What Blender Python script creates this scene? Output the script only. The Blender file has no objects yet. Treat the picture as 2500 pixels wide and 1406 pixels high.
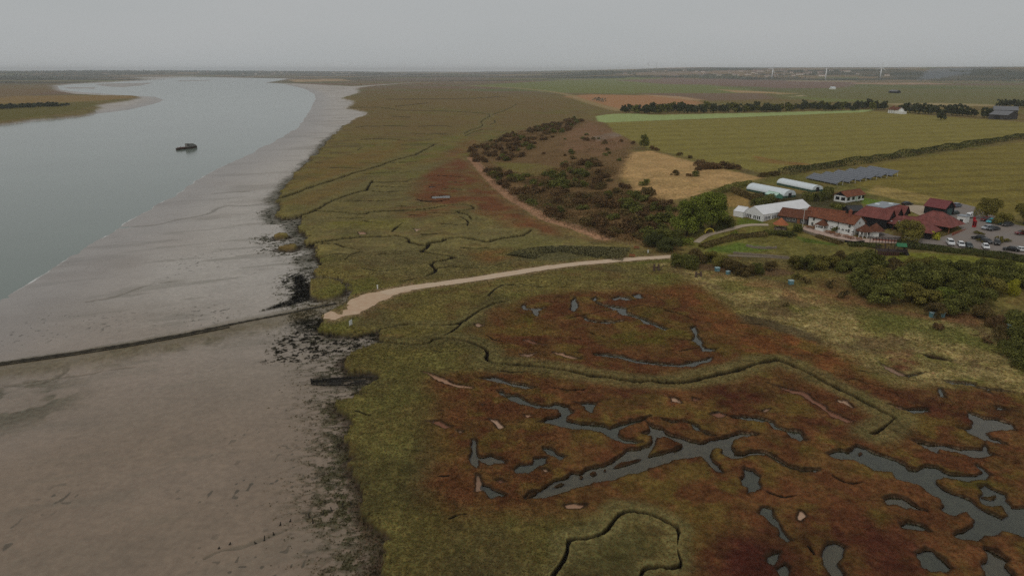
import bpy, math, random
import numpy as np
from mathutils import Vector, Matrix
random.seed(7)
rng = np.random.default_rng(11)
SC = bpy.context.scene
COL = SC.collection
R = math.radians

# ------------------------------------------------------------ camera, sky, sun, exposure
CAM_H = 60.0
FPX = 1667.0                                  # focal length in photograph pixels (2500 wide)
PITCH = math.atan(531.0 / FPX)
cam_d = bpy.data.cameras.new('camera')
cam_d.sensor_width = 36.0
cam_d.lens = 36.0 * FPX / 2500.0
cam_d.clip_start = 1.0
cam_d.clip_end = 60000.0
cam = bpy.data.objects.new('camera', cam_d)
COL.objects.link(cam)
cam.location = (0, 0, CAM_H)
cam.rotation_euler = (R(90) - PITCH, 0, 0)
SC.camera = cam

SUN_EL, SUN_AZ = R(52), R(215)                # azimuth clockwise from +Y
W = bpy.data.worlds.new('World')
SC.world = W
W.use_nodes = True
nt = W.node_tree
nt.nodes.clear()
wo = nt.nodes.new('ShaderNodeOutputWorld')
bg = nt.nodes.new('ShaderNodeBackground')
sky = nt.nodes.new('ShaderNodeTexSky')
sky.sky_type = 'NISHITA'
sky.sun_disc = False
sky.sun_elevation = SUN_EL
sky.sun_rotation = SUN_AZ
sky.dust_density = 4.0
hs = nt.nodes.new('ShaderNodeHueSaturation')
hs.inputs['Saturation'].default_value = 0.3
tc = nt.nodes.new('ShaderNodeTexCoord')
nz = nt.nodes.new('ShaderNodeTexNoise')       # faint mottling of the cloud sheet
nz.inputs['Scale'].default_value = 2.2
nz.inputs['Detail'].default_value = 4.0
mp = nt.nodes.new('ShaderNodeMapping')
mp.inputs['Scale'].default_value = (1, 1, 5)
rp = nt.nodes.new('ShaderNodeValToRGB')
rp.color_ramp.elements[0].position = 0.25
rp.color_ramp.elements[1].position = 0.75
CLOUD = 4.4
rp.color_ramp.elements[0].color = (0.925 * CLOUD, 0.97 * CLOUD, 0.98 * CLOUD, 1)
rp.color_ramp.elements[1].color = (1.0 * CLOUD, 1.025 * CLOUD, 1.035 * CLOUD, 1)
mx = nt.nodes.new('ShaderNodeMix')
mx.data_type = 'RGBA'
mx.inputs[0].default_value = 0.88
L = nt.links.new
L(sky.outputs[0], hs.inputs['Color'])
L(tc.outputs['Generated'], mp.inputs['Vector'])
L(mp.outputs[0], nz.inputs['Vector'])
L(nz.outputs['Fac'], rp.inputs[0])
L(hs.outputs[0], mx.inputs[6])
sep = nt.nodes.new('ShaderNodeSeparateXYZ')      # an overcast sky a little brighter towards the horizon
gr = nt.nodes.new('ShaderNodeMapRange')
gr.inputs[1].default_value, gr.inputs[2].default_value = 0.0, 0.22
gr.inputs[3].default_value, gr.inputs[4].default_value = 1.07, 0.93
gv = nt.nodes.new('ShaderNodeVectorMath')
gv.operation = 'SCALE'
L(tc.outputs['Generated'], sep.inputs[0])
L(sep.outputs['Z'], gr.inputs[0])
L(rp.outputs[0], gv.inputs[0])
L(gr.outputs[0], gv.inputs['Scale'])
L(gv.outputs[0], mx.inputs[7])
L(mx.outputs[2], bg.inputs['Color'])
bg.inputs['Strength'].default_value = 0.1
L(bg.outputs[0], wo.inputs['Surface'])

sd = bpy.data.lights.new('sun', 'SUN')
sd.energy = 0.5
sd.angle = R(16)
sd.color = (1.0, 0.95, 0.88)
so = bpy.data.objects.new('sun', sd)
COL.objects.link(so)
so.rotation_euler = (R(90) - SUN_EL, 0, -SUN_AZ + R(180))
vs = SC.view_settings
vs.view_transform = 'Standard'
vs.look = 'None'
vs.exposure = 0.0
vs.gamma = 1.0
vs.use_curve_mapping = False
SC.cycles.volume_bounces = 1
SC.cycles.max_bounces = 5
SC.cycles.use_denoising = False

# ------------------------------------------------------------ helpers
def lin(r, g, b, k=0.58):
    """display colour (0..255) of a surface under this sky -> linear base colour"""
    o = []
    for c in (r, g, b):
        c = c / 255.0
        l = c / 12.92 if c <= 0.04045 else ((c + 0.055) / 1.055) ** 2.4
        o.append(min(0.85, l / k))
    return tuple(o)

def un(px, py, z=0.0):
    """photograph pixel -> point of the horizontal plane z"""
    u = (px - 1250.0) / FPX
    v = (703.0 - py) / FPX
    cp, sp = math.cos(PITCH), math.sin(PITCH)
    dy, dz = cp + v * sp, -sp + v * cp
    t = (z - CAM_H) / dz
    return (u * t, dy * t)

def Z(ox, oy, s, pts):
    return [(ox + x / s, oy + y / s) for x, y in pts]

def wp(pts, z=0.0):
    return np.array([un(x, y, z) for x, y in pts], dtype=np.float64)

def sst(a, b, x):
    t = np.clip((x - a) / (b - a), 0, 1)
    return t * t * (3 - 2 * t)

_T = rng.random((512, 512)).astype(np.float32)
def vn(x, y, s, seed=0):
    """value noise, feature size s metres, 0..1"""
    x = x / s + seed * 37.13
    y = y / s + seed * 91.77
    xi = np.floor(x).astype(np.int64)
    yi = np.floor(y).astype(np.int64)
    fx = (x - xi).astype(np.float32)
    fy = (y - yi).astype(np.float32)
    fx = fx * fx * (3 - 2 * fx)
    fy = fy * fy * (3 - 2 * fy)
    a = _T[xi & 511, yi & 511]
    b = _T[(xi + 1) & 511, yi & 511]
    c = _T[xi & 511, (yi + 1) & 511]
    d = _T[(xi + 1) & 511, (yi + 1) & 511]
    return (a * (1 - fx) + b * fx) * (1 - fy) + (c * (1 - fx) + d * fx) * fy

def fbm(x, y, s, o=4, seed=0):
    r = 0
    a = 0.5
    n = 0
    for i in range(o):
        r = r + a * vn(x + 13.7 * i, y - 7.3 * i, s / 2 ** i, seed + i)
        n += a
        a *= 0.55
    return r / n

def sdf(poly, X, Y):
    """signed distance to a polygon, positive inside"""
    x = X.ravel()
    y = Y.ravel()
    d2 = np.full(x.shape, 1e18)
    ins = np.zeros(x.shape, bool)
    n = len(poly)
    for i in range(n):
        ax, ay = poly[i]
        bx, by = poly[(i + 1) % n]
        ex, ey = bx - ax, by - ay
        wx, wy = x - ax, y - ay
        t = np.clip((wx * ex + wy * ey) / (ex * ex + ey * ey + 1e-12), 0, 1)
        qx, qy = wx - ex * t, wy - ey * t
        np.minimum(d2, qx * qx + qy * qy, out=d2)
        c = (ay > y) != (by > y)
        if c.any():
            xs = ax + ex * (y - ay) / (ey if abs(ey) > 1e-12 else 1e-12)
            ins ^= c & (x < xs)
    d = np.sqrt(d2)
    return np.where(ins, d, -d).reshape(X.shape)

def pld(line, X, Y):
    x = X.ravel()
    y = Y.ravel()
    d2 = np.full(x.shape, 1e18)
    for i in range(len(line) - 1):
        ax, ay = line[i]
        bx, by = line[i + 1]
        ex, ey = bx - ax, by - ay
        wx, wy = x - ax, y - ay
        t = np.clip((wx * ex + wy * ey) / (ex * ex + ey * ey + 1e-12), 0, 1)
        qx, qy = wx - ex * t, wy - ey * t
        np.minimum(d2, qx * qx + qy * qy, out=d2)
    return np.sqrt(d2).reshape(X.shape)

def pldw(line, X, Y, w, SPB):
    """distance to the edge of a channel that is wider where it runs across the slope of the flats"""
    x = X.ravel()
    y = Y.ravel()
    dm_ = np.full(x.shape, 1e9)
    ac_ = np.zeros(x.shape)
    sp_ = SPB.ravel() * .28
    for i in range(len(line) - 1):
        ax, ay = line[i]
        bx, by = line[i + 1]
        ex, ey = bx - ax, by - ay
        ln = math.hypot(ex, ey) + 1e-9
        mx_, my_ = (ax + bx) / 2, (ay + by) / 2
        rr_ = math.hypot(mx_, my_)
        across = abs(ex * my_ - ey * mx_) / ln / rr_
        wx, wy = x - ax, y - ay
        t = np.clip((wx * ex + wy * ey) / (ln * ln), 0, 1)
        tp = min(1.0, .3 + .7 * (len(line) - 1 - i) / max(2, (len(line) - 1) * .12))
        d_ = np.hypot(wx - ex * t, wy - ey * t) - np.maximum(w * tp * .5 * (.34 + .8 * across), sp_ * across)
        ac_ = np.where(d_ < dm_, across, ac_)
        np.minimum(dm_, d_, out=dm_)
    return dm_.reshape(X.shape), ac_.reshape(X.shape)

def smooth(line, n=2):
    p = [np.array(q, float) for q in line]
    for _ in range(n):
        o = [p[0]]
        for a, b in zip(p, p[1:]):
            o += [a * .75 + b * .25, a * .25 + b * .75]
        o.append(p[-1])
        p = o
    return np.array(p)

# ------------------------------------------------------------ the lie of the land
# dry land rising behind the marsh (outline read off the ground)
TOE = [(1400, 284), (1290, 312), (1200, 338), (1142, 368), (1150, 395), (1200, 440), (1262, 490), (1340, 540),
       (1455, 580), (1560, 612), (1640, 632), (1760, 640), (1900, 655), (2060, 690), (2200, 735), (2500, 800), (2900, 900)]
HILL = np.vstack([wp(TOE), [(420, 160), (1500, 420), (1900, 1250), (700, 1180), (300, 1120), (140, 1085)]])
HILL_TOP = 7.0
def hc(x, y):
    """coarse ground height of dry land"""
    x = np.asarray(x, float)
    y = np.asarray(y, float)
    d = sdf(HILL, np.atleast_1d(x), np.atleast_1d(y)).reshape(x.shape)
    h = HILL_TOP * sst(-4, 95, d)
    r = np.hypot(x, y)
    az = np.degrees(np.arctan2(x, y))
    far = 78 * sst(4700, 6800, r) * sst(-4, 16, az) * (0.6 + 0.5 * vn(x, y, 1700, 3))
    far += 42 * sst(7000, 11500, r) * (0.5 + vn(x, y, 2500, 5)) * (0.55 + .45 * sst(-10, -30, az))
    return h + far

def at(px, py, dz=0.0):
    """photograph pixel -> (x, y, z) on the dry land's surface"""
    u = (px - 1250.0) / FPX
    v = (703.0 - py) / FPX
    cp, sp = math.cos(PITCH), math.sin(PITCH)
    d = np.array([u, cp + v * sp, -sp + v * cp])
    t0 = (12 - CAM_H) / d[2]
    t1 = (0 - CAM_H) / d[2]
    ts = np.linspace(t0, t1, 400)
    z = CAM_H + d[2] * ts
    g = hc(d[0] * ts, d[1] * ts)
    k = np.argmax(z <= g) if (z <= g).any() else len(ts) - 1
    t = ts[k]
    if k > 0:
        a, b = z[k - 1] - g[k - 1], z[k] - g[k]
        if a - b > 1e-9:
            t = ts[k - 1] + (ts[k] - ts[k - 1]) * a / (a - b)
    x, y = d[0] * t, d[1] * t
    return (float(x), float(y), float(hc(x, y)) + dz)

def lp(pts):
    return np.array([at(x, y)[:2] for x, y in pts])

# ------------------------------------------------------------ ground sheet: rings and rays around the viewpoint
DSTEP, ASTEP = 0.036, 0.052
dep = np.concatenate([np.arange(46, 2.0, -DSTEP), np.arange(2.0, 0.19, -0.022)])
ring = CAM_H / np.tan(np.radians(dep))
ring = np.concatenate([[25, 35, 45, 52], ring, [22000.0]])
azs = np.concatenate([np.arange(-75, -43, 0.4), np.arange(-43, 43, ASTEP), np.arange(43, 58, 0.13), np.arange(58, 75.1, 0.6)])
azr = np.radians(azs)
NR, NC = len(ring), len(azs)
RR, AA = np.meshgrid(ring, azr, indexing='ij')
X = RR * np.sin(AA)
Y = RR * np.cos(AA)
SP = np.gradient(ring)[:, None] * np.ones((1, NC))      # ring spacing

def box(pts, m):
    """slice of the sheet that covers the points with a margin of m metres"""
    p = np.asarray(pts)
    r = np.hypot(p[:, 0], p[:, 1])
    a = np.arctan2(p[:, 0], p[:, 1])
    x0, x1, y0, y1 = p[:, 0].min() - m, p[:, 0].max() + m, p[:, 1].min() - m, p[:, 1].max() + m
    cs = np.array([(x0, y0), (x1, y0), (x0, y1), (x1, y1)])
    rc = np.hypot(cs[:, 0], cs[:, 1])
    r0, r1 = max(1, r.min() - m - 0), r.max() + m
    # the nearest point of the box may lie on an edge
    nx = 0 if x0 < 0 < x1 else min(abs(x0), abs(x1))
    ny = 0 if y0 < 0 < y1 else min(abs(y0), abs(y1))
    r0 = math.hypot(nx, ny)
    r1 = rc.max()
    if y0 <= 1:
        a0, a1 = -2, 2
    else:
        ca = np.arctan2(cs[:, 0], cs[:, 1])
        a0, a1 = ca.min(), ca.max()
    i0, i1 = np.searchsorted(ring, r0), np.searchsorted(ring, r1)
    j0, j1 = np.searchsorted(azr, a0), np.searchsorted(azr, a1)
    return slice(max(0, i0 - 1), i1 + 1), slice(max(0, j0 - 1), j1 + 1)

warp1 = (fbm(X, Y, 3.0, 3, 1) - 0.5)
warp2 = (fbm(X, Y, 22.0, 3, 9) - 0.5)
near = np.clip(1.2 - SP / 2.5, 0, 1)
H0 = hc(X, Y)

# ---- water's edge, mud and marsh outlines (photograph pixels of the ground)
WL = -2.6                                     # river level
waterline = [(-700, 1180), (-350, 930), (-160, 835), (0, 737), (81, 688), (134, 652), (211, 603), (276, 566), (308, 544), (341, 524),
             (385, 498), (442, 469), (479, 441), (527, 416), (600, 382), (640, 360), (690, 335), (720, 317), (738, 297),
             (748, 283), (760, 263), (770, 242), (768, 231), (745, 218), (716, 211), (684, 204), (655, 202), (684, 199), (713, 192.5),
             (640, 190), (540, 189.6), (440, 190.5), (353, 194), (330, 198), (250, 203), (150, 207), (130, 211), (135, 218),
             (180, 224), (306, 233), (378, 237), (401, 245), (378, 254), (313, 269), (216, 281), (144, 288), (72, 299), (0, 306),
             (-300, 325), (-900, 420), (-1700, 700)]
P_RIVER = wp(waterline, WL)
marsh_edge = Z(800, 130, 3.125, [(690, 222), (340, 250), (230, 265), (240, 300), (110, 340), (210, 370), (150, 420), (280, 440), (300, 460),
                                 (190, 520), (110, 560), (50, 620), (0, 665)]) + \
    Z(600, 380, 3.125, [(530, 0), (440, 90), (370, 165), (290, 250), (240, 320), (280, 350), (240, 430), (270, 470), (350, 465), (430, 455), (445, 475),
                        (405, 520), (410, 560), (450, 590), (500, 610), (470, 640), (490, 672), (560, 680), (560, 715), (525, 745), (545, 770), (590, 800),
                        (580, 830), (530, 870), (530, 895), (620, 910), (700, 920), (770, 960), (790, 1010), (780, 1060)]) + \
    [(845, 733), (800, 756), (788, 775), (790, 800)] + \
    Z(500, 680, 3.125, [(930, 395), (1000, 405), (1100, 405), (1200, 400), (1330, 380), (1335, 420), (1360, 460), (1420, 492), (1300, 495), (1210, 520),
                        (1100, 575), (1040, 620), (1090, 690), (1150, 710), (1250, 690), (1330, 710), (1330, 760), (1250, 810), (1210, 850),
                        (1300, 860), (1400, 825), (1350, 852), (1200, 890), (1010, 925), (1070, 1000), (1160, 1030), (1150, 1100), (1085, 1200)]) + \
    Z(500, 956, 3.125, [(1085, 350), (1085, 420), (1130, 500), (1110, 590), (1150, 680), (1220, 750), (1200, 850), (1250, 970), (1330, 1020),
                        (1410, 1090), (1390, 1200), (1395, 1406), (1410, 1600), (1420, 2200)])
P_LAND = np.vstack([wp(marsh_edge), [(-10, 20), (200, -200), (60000, 0), (60000, 60000), (-600, 60000), (-1500, 9000), (-3350, 7200)],
                    wp([(713, 192), (655, 201.5), (745, 205), (860, 211)])])
# left bank
P_LEFT = wp([(-2500, 900), (-900, 400), (-300, 322), (0, 301), (72, 291), (151, 285), (216, 278), (248, 263), (230, 257), (274, 251), (324, 243),
             (342, 237), (324, 233), (252, 232.5), (180, 229), (133, 220), (122, 209), (155, 205), (252, 200), (338, 196), (353, 192.5), (320, 189),
             (440, 188), (540, 188), (713, 190)])
P_LEFT = np.vstack([P_LEFT, [(-3350, 7200), (-1500, 9000), (-600, 60000), (-60000, 60000), (-60000, 300)]])

sR = sdf(P_RIVER, X, Y)
wig = warp2 * np.clip(RR * 0.03, 1, 14) + warp1 * 0.8
sR = sR + wig * 0.4
dm = np.maximum(-sR, 0)
mud = WL + 1.55 * (1 - np.exp(-dm / 55)) + 0.0 * X
mud = np.where(sR > 0, WL - 0.05 * np.minimum(sR, 60), mud)
for shoal in ([(232, 205.5), (300, 203.6), (374, 203), (345, 209), (300, 214), (255, 212)], [(430, 197.5), (480, 196.2), (532, 195.8), (500, 198), (440, 199.5)], [(330, 195), (400, 193.5), (420, 194.2), (350, 196)],
              [(150, 213), (230, 214), (232, 217), (170, 217)]):
    q = wp(shoal, WL)
    b = box(q, 60)
    mud[b] = np.maximum(mud[b], WL + .55 * sst(-25, 25, sdf(q, X[b], Y[b]) + warp2[b] * 40) - .25)
mud += near * (0.10 * (fbm(X, Y, 9, 3, 21) - 0.5) + 0.05 * (fbm(X * 0.4, Y, 1.2, 2, 22) - 0.5))

warp0 = (fbm(X, Y, 1.1, 3, 7) - 0.5) * near
edge_w = warp0 * 2.6 + warp1 * 2.6 * np.clip(RR / 150, 0.7, 4) + warp2 * np.clip(RR / 60, 1.0, 14) * 0.9
sL = np.maximum(sdf(P_LAND, X, Y), -1e9) + edge_w
sB = sdf(P_LEFT, X, Y) + edge_w
for isl in (Z(600, 380, 3.125, [(215, 612), (260, 597), (320, 600), (325, 610), (290, 625), (230, 628)]),
            Z(600, 380, 3.125, [(240, 705), (300, 690), (380, 677), (398, 690), (370, 712), (300, 716)]),
            Z(600, 380, 3.125, [(495, 960), (560, 945), (640, 945), (720, 970), (760, 1010), (745, 1050), (660, 1085), (560, 1095), (500, 1060), (490, 1010)])):
    q = wp(isl, -0.6)
    b = box(q, 6)
    s = sdf(q, X[b], Y[b]) + warp1[b] * 0.8
    sL[b] = np.maximum(sL[b], s)
land = np.maximum(sL, sB)
cw = np.maximum(0.45, SP * 0.5)
cl = sst(-cw, cw * 0.8, land)
dry = sst(-2, 30, sdf(HILL, X, Y))

# ---- vegetation relief
def relief(s, amp, seed, o=3):
    a = amp * np.clip(1.6 - SP / (s * 0.6), 0, 1)
    return a * (fbm(X, Y, s, o, seed) - 0.5)
tuft = relief(0.7, 0.34, 31, 2) + relief(2.2, 0.40, 33, 3) + relief(9, 0.35, 35, 2)
top = H0 + tuft * (1 - 0.6 * dry)
top = np.where(RR > 900, H0, top)
top = np.minimum(top, H0 + 0.5)
ZZ = mud + (np.maximum(top, -0.18) - mud) * cl
marsh = cl * (1 - dry) * (land > 0)

# ------------------------------------------------------------ base colours of the ground
C = np.zeros((NR, NC, 3), np.float32)
WET = np.zeros((NR, NC), np.float32)
def paint(m, c, b=None):
    c = np.array(c, np.float32)
    if b is None:
        C[:] = C + (c - C) * m[..., None]
    else:
        C[b] = C[b] + (c - C[b]) * m[..., None]

# mud: pale silt, thinly wet, with darker algal streaks
NEAR_DIM = sst(215, 95, Y)                       # lens darkening of the foreground put into the colours; silt there also browner
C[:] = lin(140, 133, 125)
paint(NEAR_DIM, lin(107, 92, 77))
n1 = fbm(X * 0.35 + Y * 0.2, Y - X * 0.25, 16, 4, 41)
paint(sst(0.5, 0.75, n1) * (0.42 - .22 * NEAR_DIM), lin(92, 83, 70))
paint(sst(0.45, 0.2, fbm(X, Y, 50, 3, 43)) * 0.3, lin(122, 108, 96))
n2 = fbm(X * 0.25 + Y * 0.05, Y * 1.0 - X * 0.35, 5, 4, 44)
paint(sst(0.62, 0.74, n2) * (0.4 - .22 * NEAR_DIM) * near, lin(84, 79, 66))
paint(sst(45, 4, dm) * 0.55, lin(108, 102, 98))
WET[:] = 0.75 + 0.25 * sst(60, 5, dm)
paint(sst(-0.5, 0.0, sR) * sst(0.7, 0.2, sR) * (X > -400) * (Y < 480) * sst(.35, .6, vn(X, Y, 5, 46)), lin(176, 176, 172))     # foam at the water's edge
paint(sst(8, 3, np.maximum(-sdf(P_LAND, X, Y), 0) + warp2 * 8) * sst(190, 240, RR) * sst(900, 600, RR) * (X > -200) * .75, lin(64, 62, 52))
WET *= 1 - .7 * sst(8, 3, np.maximum(-sdf(P_LAND, X, Y), 0) + warp2 * 8) * sst(190, 240, RR) * sst(900, 600, RR) * (X > -200)
# ---- weed, algae and wreckage on the mud
WEEDW = np.zeros((NR, NC), np.float32)
def soft(pts, col, w=3.0, z=-1.0, amt=1.0, noise=0.0, ns=2.0, seed=0, on=None, thr=0.5):
    """paint a ground polygon with a ragged edge; noise>0 breaks it up into patches"""
    q = wp(pts, z)
    b = box(q, w * 2 + 4)
    s = sdf(q, X[b], Y[b]) + warp1[b] * min(w, 3) * 1.2 + warp2[b] * w
    m = sst(-w, w, s)
    if noise > 0:
        n = fbm(X[b], Y[b], ns, 3, seed)
        m = m * (1 - noise + noise * sst(thr - 0.06, thr + 0.06, n))
    m = m * amt
    if on is not None:
        m = m * on[b]
        WET[b] *= 1 - .7 * m
        if noise >= .35 and w < 3.5:
            WEEDW[b] = np.maximum(WEEDW[b], m)
    paint(m, col, b)
    return b, m

MUDM = (1 - cl)
dl = np.maximum(-land, 0)
# fringe of green-brown weed along the foot of the marsh edge
rid = 1 - np.abs(fbm(X * .5 - Y * .15, Y * 1.2, 1.9, 4, 51) - .5) * 9          # low weedy ridges between drainage runnels
fr = sst(16, 3, dl + warp2 * 9) * sst(0.30, 0.62, rid) * (RR < 190)
paint(fr * 0.6, lin(60, 57, 40))
WET *= 1 - .4 * fr
WEEDW = np.maximum(WEEDW, fr * .25 * MUDM)
ZZ += .10 * fr * MUDM * near
fr = sst(11, 2, dl + warp2 * 9) * sst(0.55, 0.61, fbm(X * .6, Y * 1.1, .9, 4, 52)) * (RR < 700)
paint(fr * 0.75, lin(48, 47, 30))
WET *= 1 - .5 * fr
WEEDW = np.maximum(WEEDW, fr * .6 * MUDM)
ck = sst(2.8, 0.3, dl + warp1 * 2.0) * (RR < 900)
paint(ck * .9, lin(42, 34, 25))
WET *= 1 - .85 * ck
WEED = lin(24, 22, 19)
sw = soft(Z(600, 380, 3.125, [(350, 930), (430, 895), (460, 960), (490, 1010), (500, 1060), (480, 1110), (300, 1150), (120, 1180),
                              (180, 1150), (300, 1110), (370, 1040)]), WEED, .9, -1.2, 1.0, 0.4, .9, 61, MUDM, .42)
soft(Z(600, 380, 3.125, [(250, 940), (330, 870), (430, 860), (520, 930), (480, 1080), (300, 1130)]), WEED, 3, -1.2, .9, 1.0, 1.0, 66, MUDM, 0.58)
soft(Z(600, 380, 3.125, [(340, 1220), (450, 1160), (560, 1190), (600, 1260), (620, 1300), (560, 1330), (420, 1330), (340, 1290)]), lin(30, 28, 21), 2, -.9, .95, 0.6, .9, 62, MUDM, .42)
soft(Z(500, 680, 3.125, [(520, 470), (700, 390), (900, 400), (1150, 400), (1350, 400), (1330, 480), (1150, 540), (900, 600), (640, 640), (460, 620)]), lin(34, 31, 24), 2, -1, .95, 1.0, .85, 63, MUDM, 0.57)
soft(Z(500, 680, 3.125, [(830, 735), (1180, 725), (1320, 720), (1330, 800), (1250, 830), (1060, 825), (900, 815), (820, 800)]), lin(42, 38, 30), 1.5, -1, .9, .3, 1.5, 64, MUDM)
soft(Z(500, 956, 3.125, [(900, 90), (1060, 60), (1160, 160), (1120, 340), (1130, 600), (1180, 760), (1230, 880), (1350, 1060), (1390, 1406), (880, 1406), (1020, 1220), (1120, 1150),
                         (800, 1020), (760, 880), (900, 780), (880, 640), (950, 520), (960, 330)]), lin(64, 60, 40), 2.5, -1, .85, 0.95, 1.0, 65, MUDM, 0.53)
soft(Z(500, 956, 3.125, [(1100, 560), (1180, 760), (1240, 960), (1340, 1060), (1390, 1200), (1390, 1406), (1180, 1406), (1220, 1200), (1130, 1000), (1120, 800), (1060, 600)]),
     lin(66, 54, 42), 2.0, -.9, .8, 0.5, 1.6, 67, MUDM)
soft([(220, 850), (330, 838), (520, 805), (650, 790), (700, 792), (560, 835), (420, 860), (250, 872)], lin(76, 71, 56), 4, -1.2, .8, .55, 4, 68, MUDM)
soft([(-80, 945), (150, 905), (200, 960), (130, 1010), (-80, 1060)], lin(78, 74, 62), 6, -1.2, .8, .8, 5, 69, MUDM)
soft([(-80, 900), (250, 868), (330, 880), (-80, 940)], lin(96, 88, 72), 4, -1.2, .6, .6, 5, 70, MUDM)
# fine runnels over the mud
RUN = [[(300, 549), (385, 545), (425, 534), (510, 521), (530, 505), (560, 500), (590, 502), (640, 497), (680, 487)],
       [(520, 470), (560, 467), (605, 466)], [(575, 624), (640, 617), (730, 610)], [(210, 732), (290, 720), (360, 690), (430, 684)],
       [(0, 940), (60, 930), (140, 918), (220, 911), (260, 900), (340, 893)], [(0, 935), (80, 938), (150, 915), (170, 890)]]
RUN += [Z(500, 956, 3.125, q) for q in ([(700, 985), (780, 960), (800, 900), (900, 800), (940, 780)], [(790, 410), (850, 380), (930, 350)], [(820, 245), (890, 230), (940, 180)],
                                        [(830, 665), (890, 630), (950, 610)], [(0, 1270), (110, 1210), (250, 1190), (390, 1150), (660, 1040)])]
for i, q in enumerate(RUN):
    q = smooth(wp(q, -1.4), 2)
    b = box(q, 8)
    d = pld(q, X[b], Y[b]) + warp1[b] * 1.0
    w = np.maximum(0.3, SP[b] * 0.7)
    m = sst(w * 1.6, w * 0.6, d) * MUDM[b]
    paint(m * 0.55, lin(76, 70, 57), b)
    ZZ[b] -= 0.18 * m
# scattered stones and clots of weed
spk = sst(0.86, 0.9, vn(X, Y * .8, .75, 71)) * sst(0.5, 0.65, fbm(X, Y, 25, 3, 72)) * near * (RR < 260)
paint(spk * MUDM * .8, lin(62, 56, 45))

# ------------------------------------------------------------ land colours
def base_land():
    LC = np.zeros((NR, NC, 3), np.float32)
    LC[:] = lin(94, 84, 47)
    def mixin(m, c):
        LC[:] = LC + (np.array(c, np.float32) - LC) * m[..., None]
    a = fbm(X, Y, 14, 4, 81)
    mixin(sst(0.5, 0.7, a) * .8, lin(96, 86, 46))
    mixin(sst(0.5, 0.3, a) * .7, lin(74, 66, 42))
    mixin(sst(0.52, 0.68, fbm(X, Y, 6, 4, 82)) * .55, lin(86, 66, 40))
    mixin(sst(0.55, 0.7, fbm(X, Y, 30, 4, 83)) * .6, lin(82, 82, 36))
    LC *= (1 - .34 * NEAR_DIM)[..., None]  # near marsh dimmed in colour, as a lens dims the edge of view
    f = sst(500, 900, RR)
    mixin(f * .6 * sst(.35, .65, fbm(X * .4, Y, 60, 4, 84)), lin(96, 80, 50))
    # far country: flats, then mixed farmland
    f = sst(1500, 2400, RR)
    c1 = fbm(X * .22, Y, 160, 3, 85)
    mixin(f, lin(90, 78, 58))
    mixin(f * sst(.45, .6, c1), lin(82, 84, 52))
    mixin(f * sst(.5, .35, c1) * .8, lin(96, 76, 62))
    f = sst(3400, 5200, RR)
    c2 = vn(X * .35 + Y * .08, Y * 1.0, 240, 86)
    mixin(f, lin(70, 66, 54))
    mixin(f * sst(.55, .62, c2), lin(104, 88, 66))
    mixin(f * sst(.4, .33, c2), lin(40, 46, 38))
    mixin(f * sst(.78, .82, c2), lin(78, 82, 50))
    return LC
LC = base_land()
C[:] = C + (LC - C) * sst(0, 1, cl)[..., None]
WET *= (1 - cl)
WET[RR > 2500] *= 0.8
LAND = cl

def reg(pts, col, w=6.0, amt=1.0, noise=0.0, ns=8.0, seed=0, thr=0.5, hill=False, m=None):
    q = lp(pts) if hill else wp(pts, 0)
    b = box(q, w * 2 + 4)
    s = sdf(q, X[b], Y[b]) + warp1[b] * min(w, 4) + warp2[b] * w * 1.6
    k = sst(-w, w, s)
    if noise > 0:
        k = k * (1 - noise + noise * sst(thr - 0.12, thr + 0.12, fbm(X[b], Y[b], ns, 4, seed)))
    k = k * amt * LAND[b]
    if m is not None:
        k = k * m[b]
    paint(k, col, b)

ORANGE, REDM, CRIM = lin(82, 53, 31), lin(70, 42, 26), lin(52, 24, 20)
GRASS, PALE, YGREEN = lin(82, 75, 42), lin(101, 89, 54), lin(74, 70, 24)
# upper marsh
reg([(700, 470), (1150, 380), (1240, 470), (1420, 580), (1330, 640), (1000, 690), (820, 640), (690, 530)], lin(86, 78, 50), 8, .7, .5, 12, 90)
reg([(880, 215), (1100, 215), (1400, 250), (1450, 290), (1200, 330), (830, 340)], lin(92, 76, 47), 20, .8, .6, 40, 91)
reg([(1000, 490), (1040, 425), (1120, 385), (1150, 400), (1215, 465), (1290, 525), (1370, 575), (1280, 560), (1130, 505)], lin(88, 50, 32), 7, .85, .5, 10, 92, .45)
reg([(1245, 636), (1290, 606), (1380, 596), (1470, 600), (1550, 626), (1400, 634)], lin(76, 72, 48), 4, .8, .4, 6, 89)
reg([(950, 510), (1100, 495), (1090, 525), (980, 530)], lin(88, 52, 34), 5, .7, .6, 8, 93)
reg([(1150, 620), (1240, 605), (1245, 635), (1180, 645)], lin(90, 58, 30), 4, .7, .7, 6, 94)
reg([(1010, 400), (1100, 370), (1150, 335), (1180, 350), (1130, 385)], lin(96, 60, 40), 8, .6, .6, 10, 95)
reg([(780, 395), (1000, 340), (900, 425), (700, 470)], lin(96, 76, 42), 8, .7, .5, 14, 96)
reg([(690, 500), (800, 440), (900, 440), (780, 500)], lin(96, 76, 42), 5, .6, .4, 10, 97)
reg([(800, 540), (1000, 535), (980, 560), (800, 560)], lin(88, 84, 32), 4, .6, .5, 8, 98)
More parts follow.
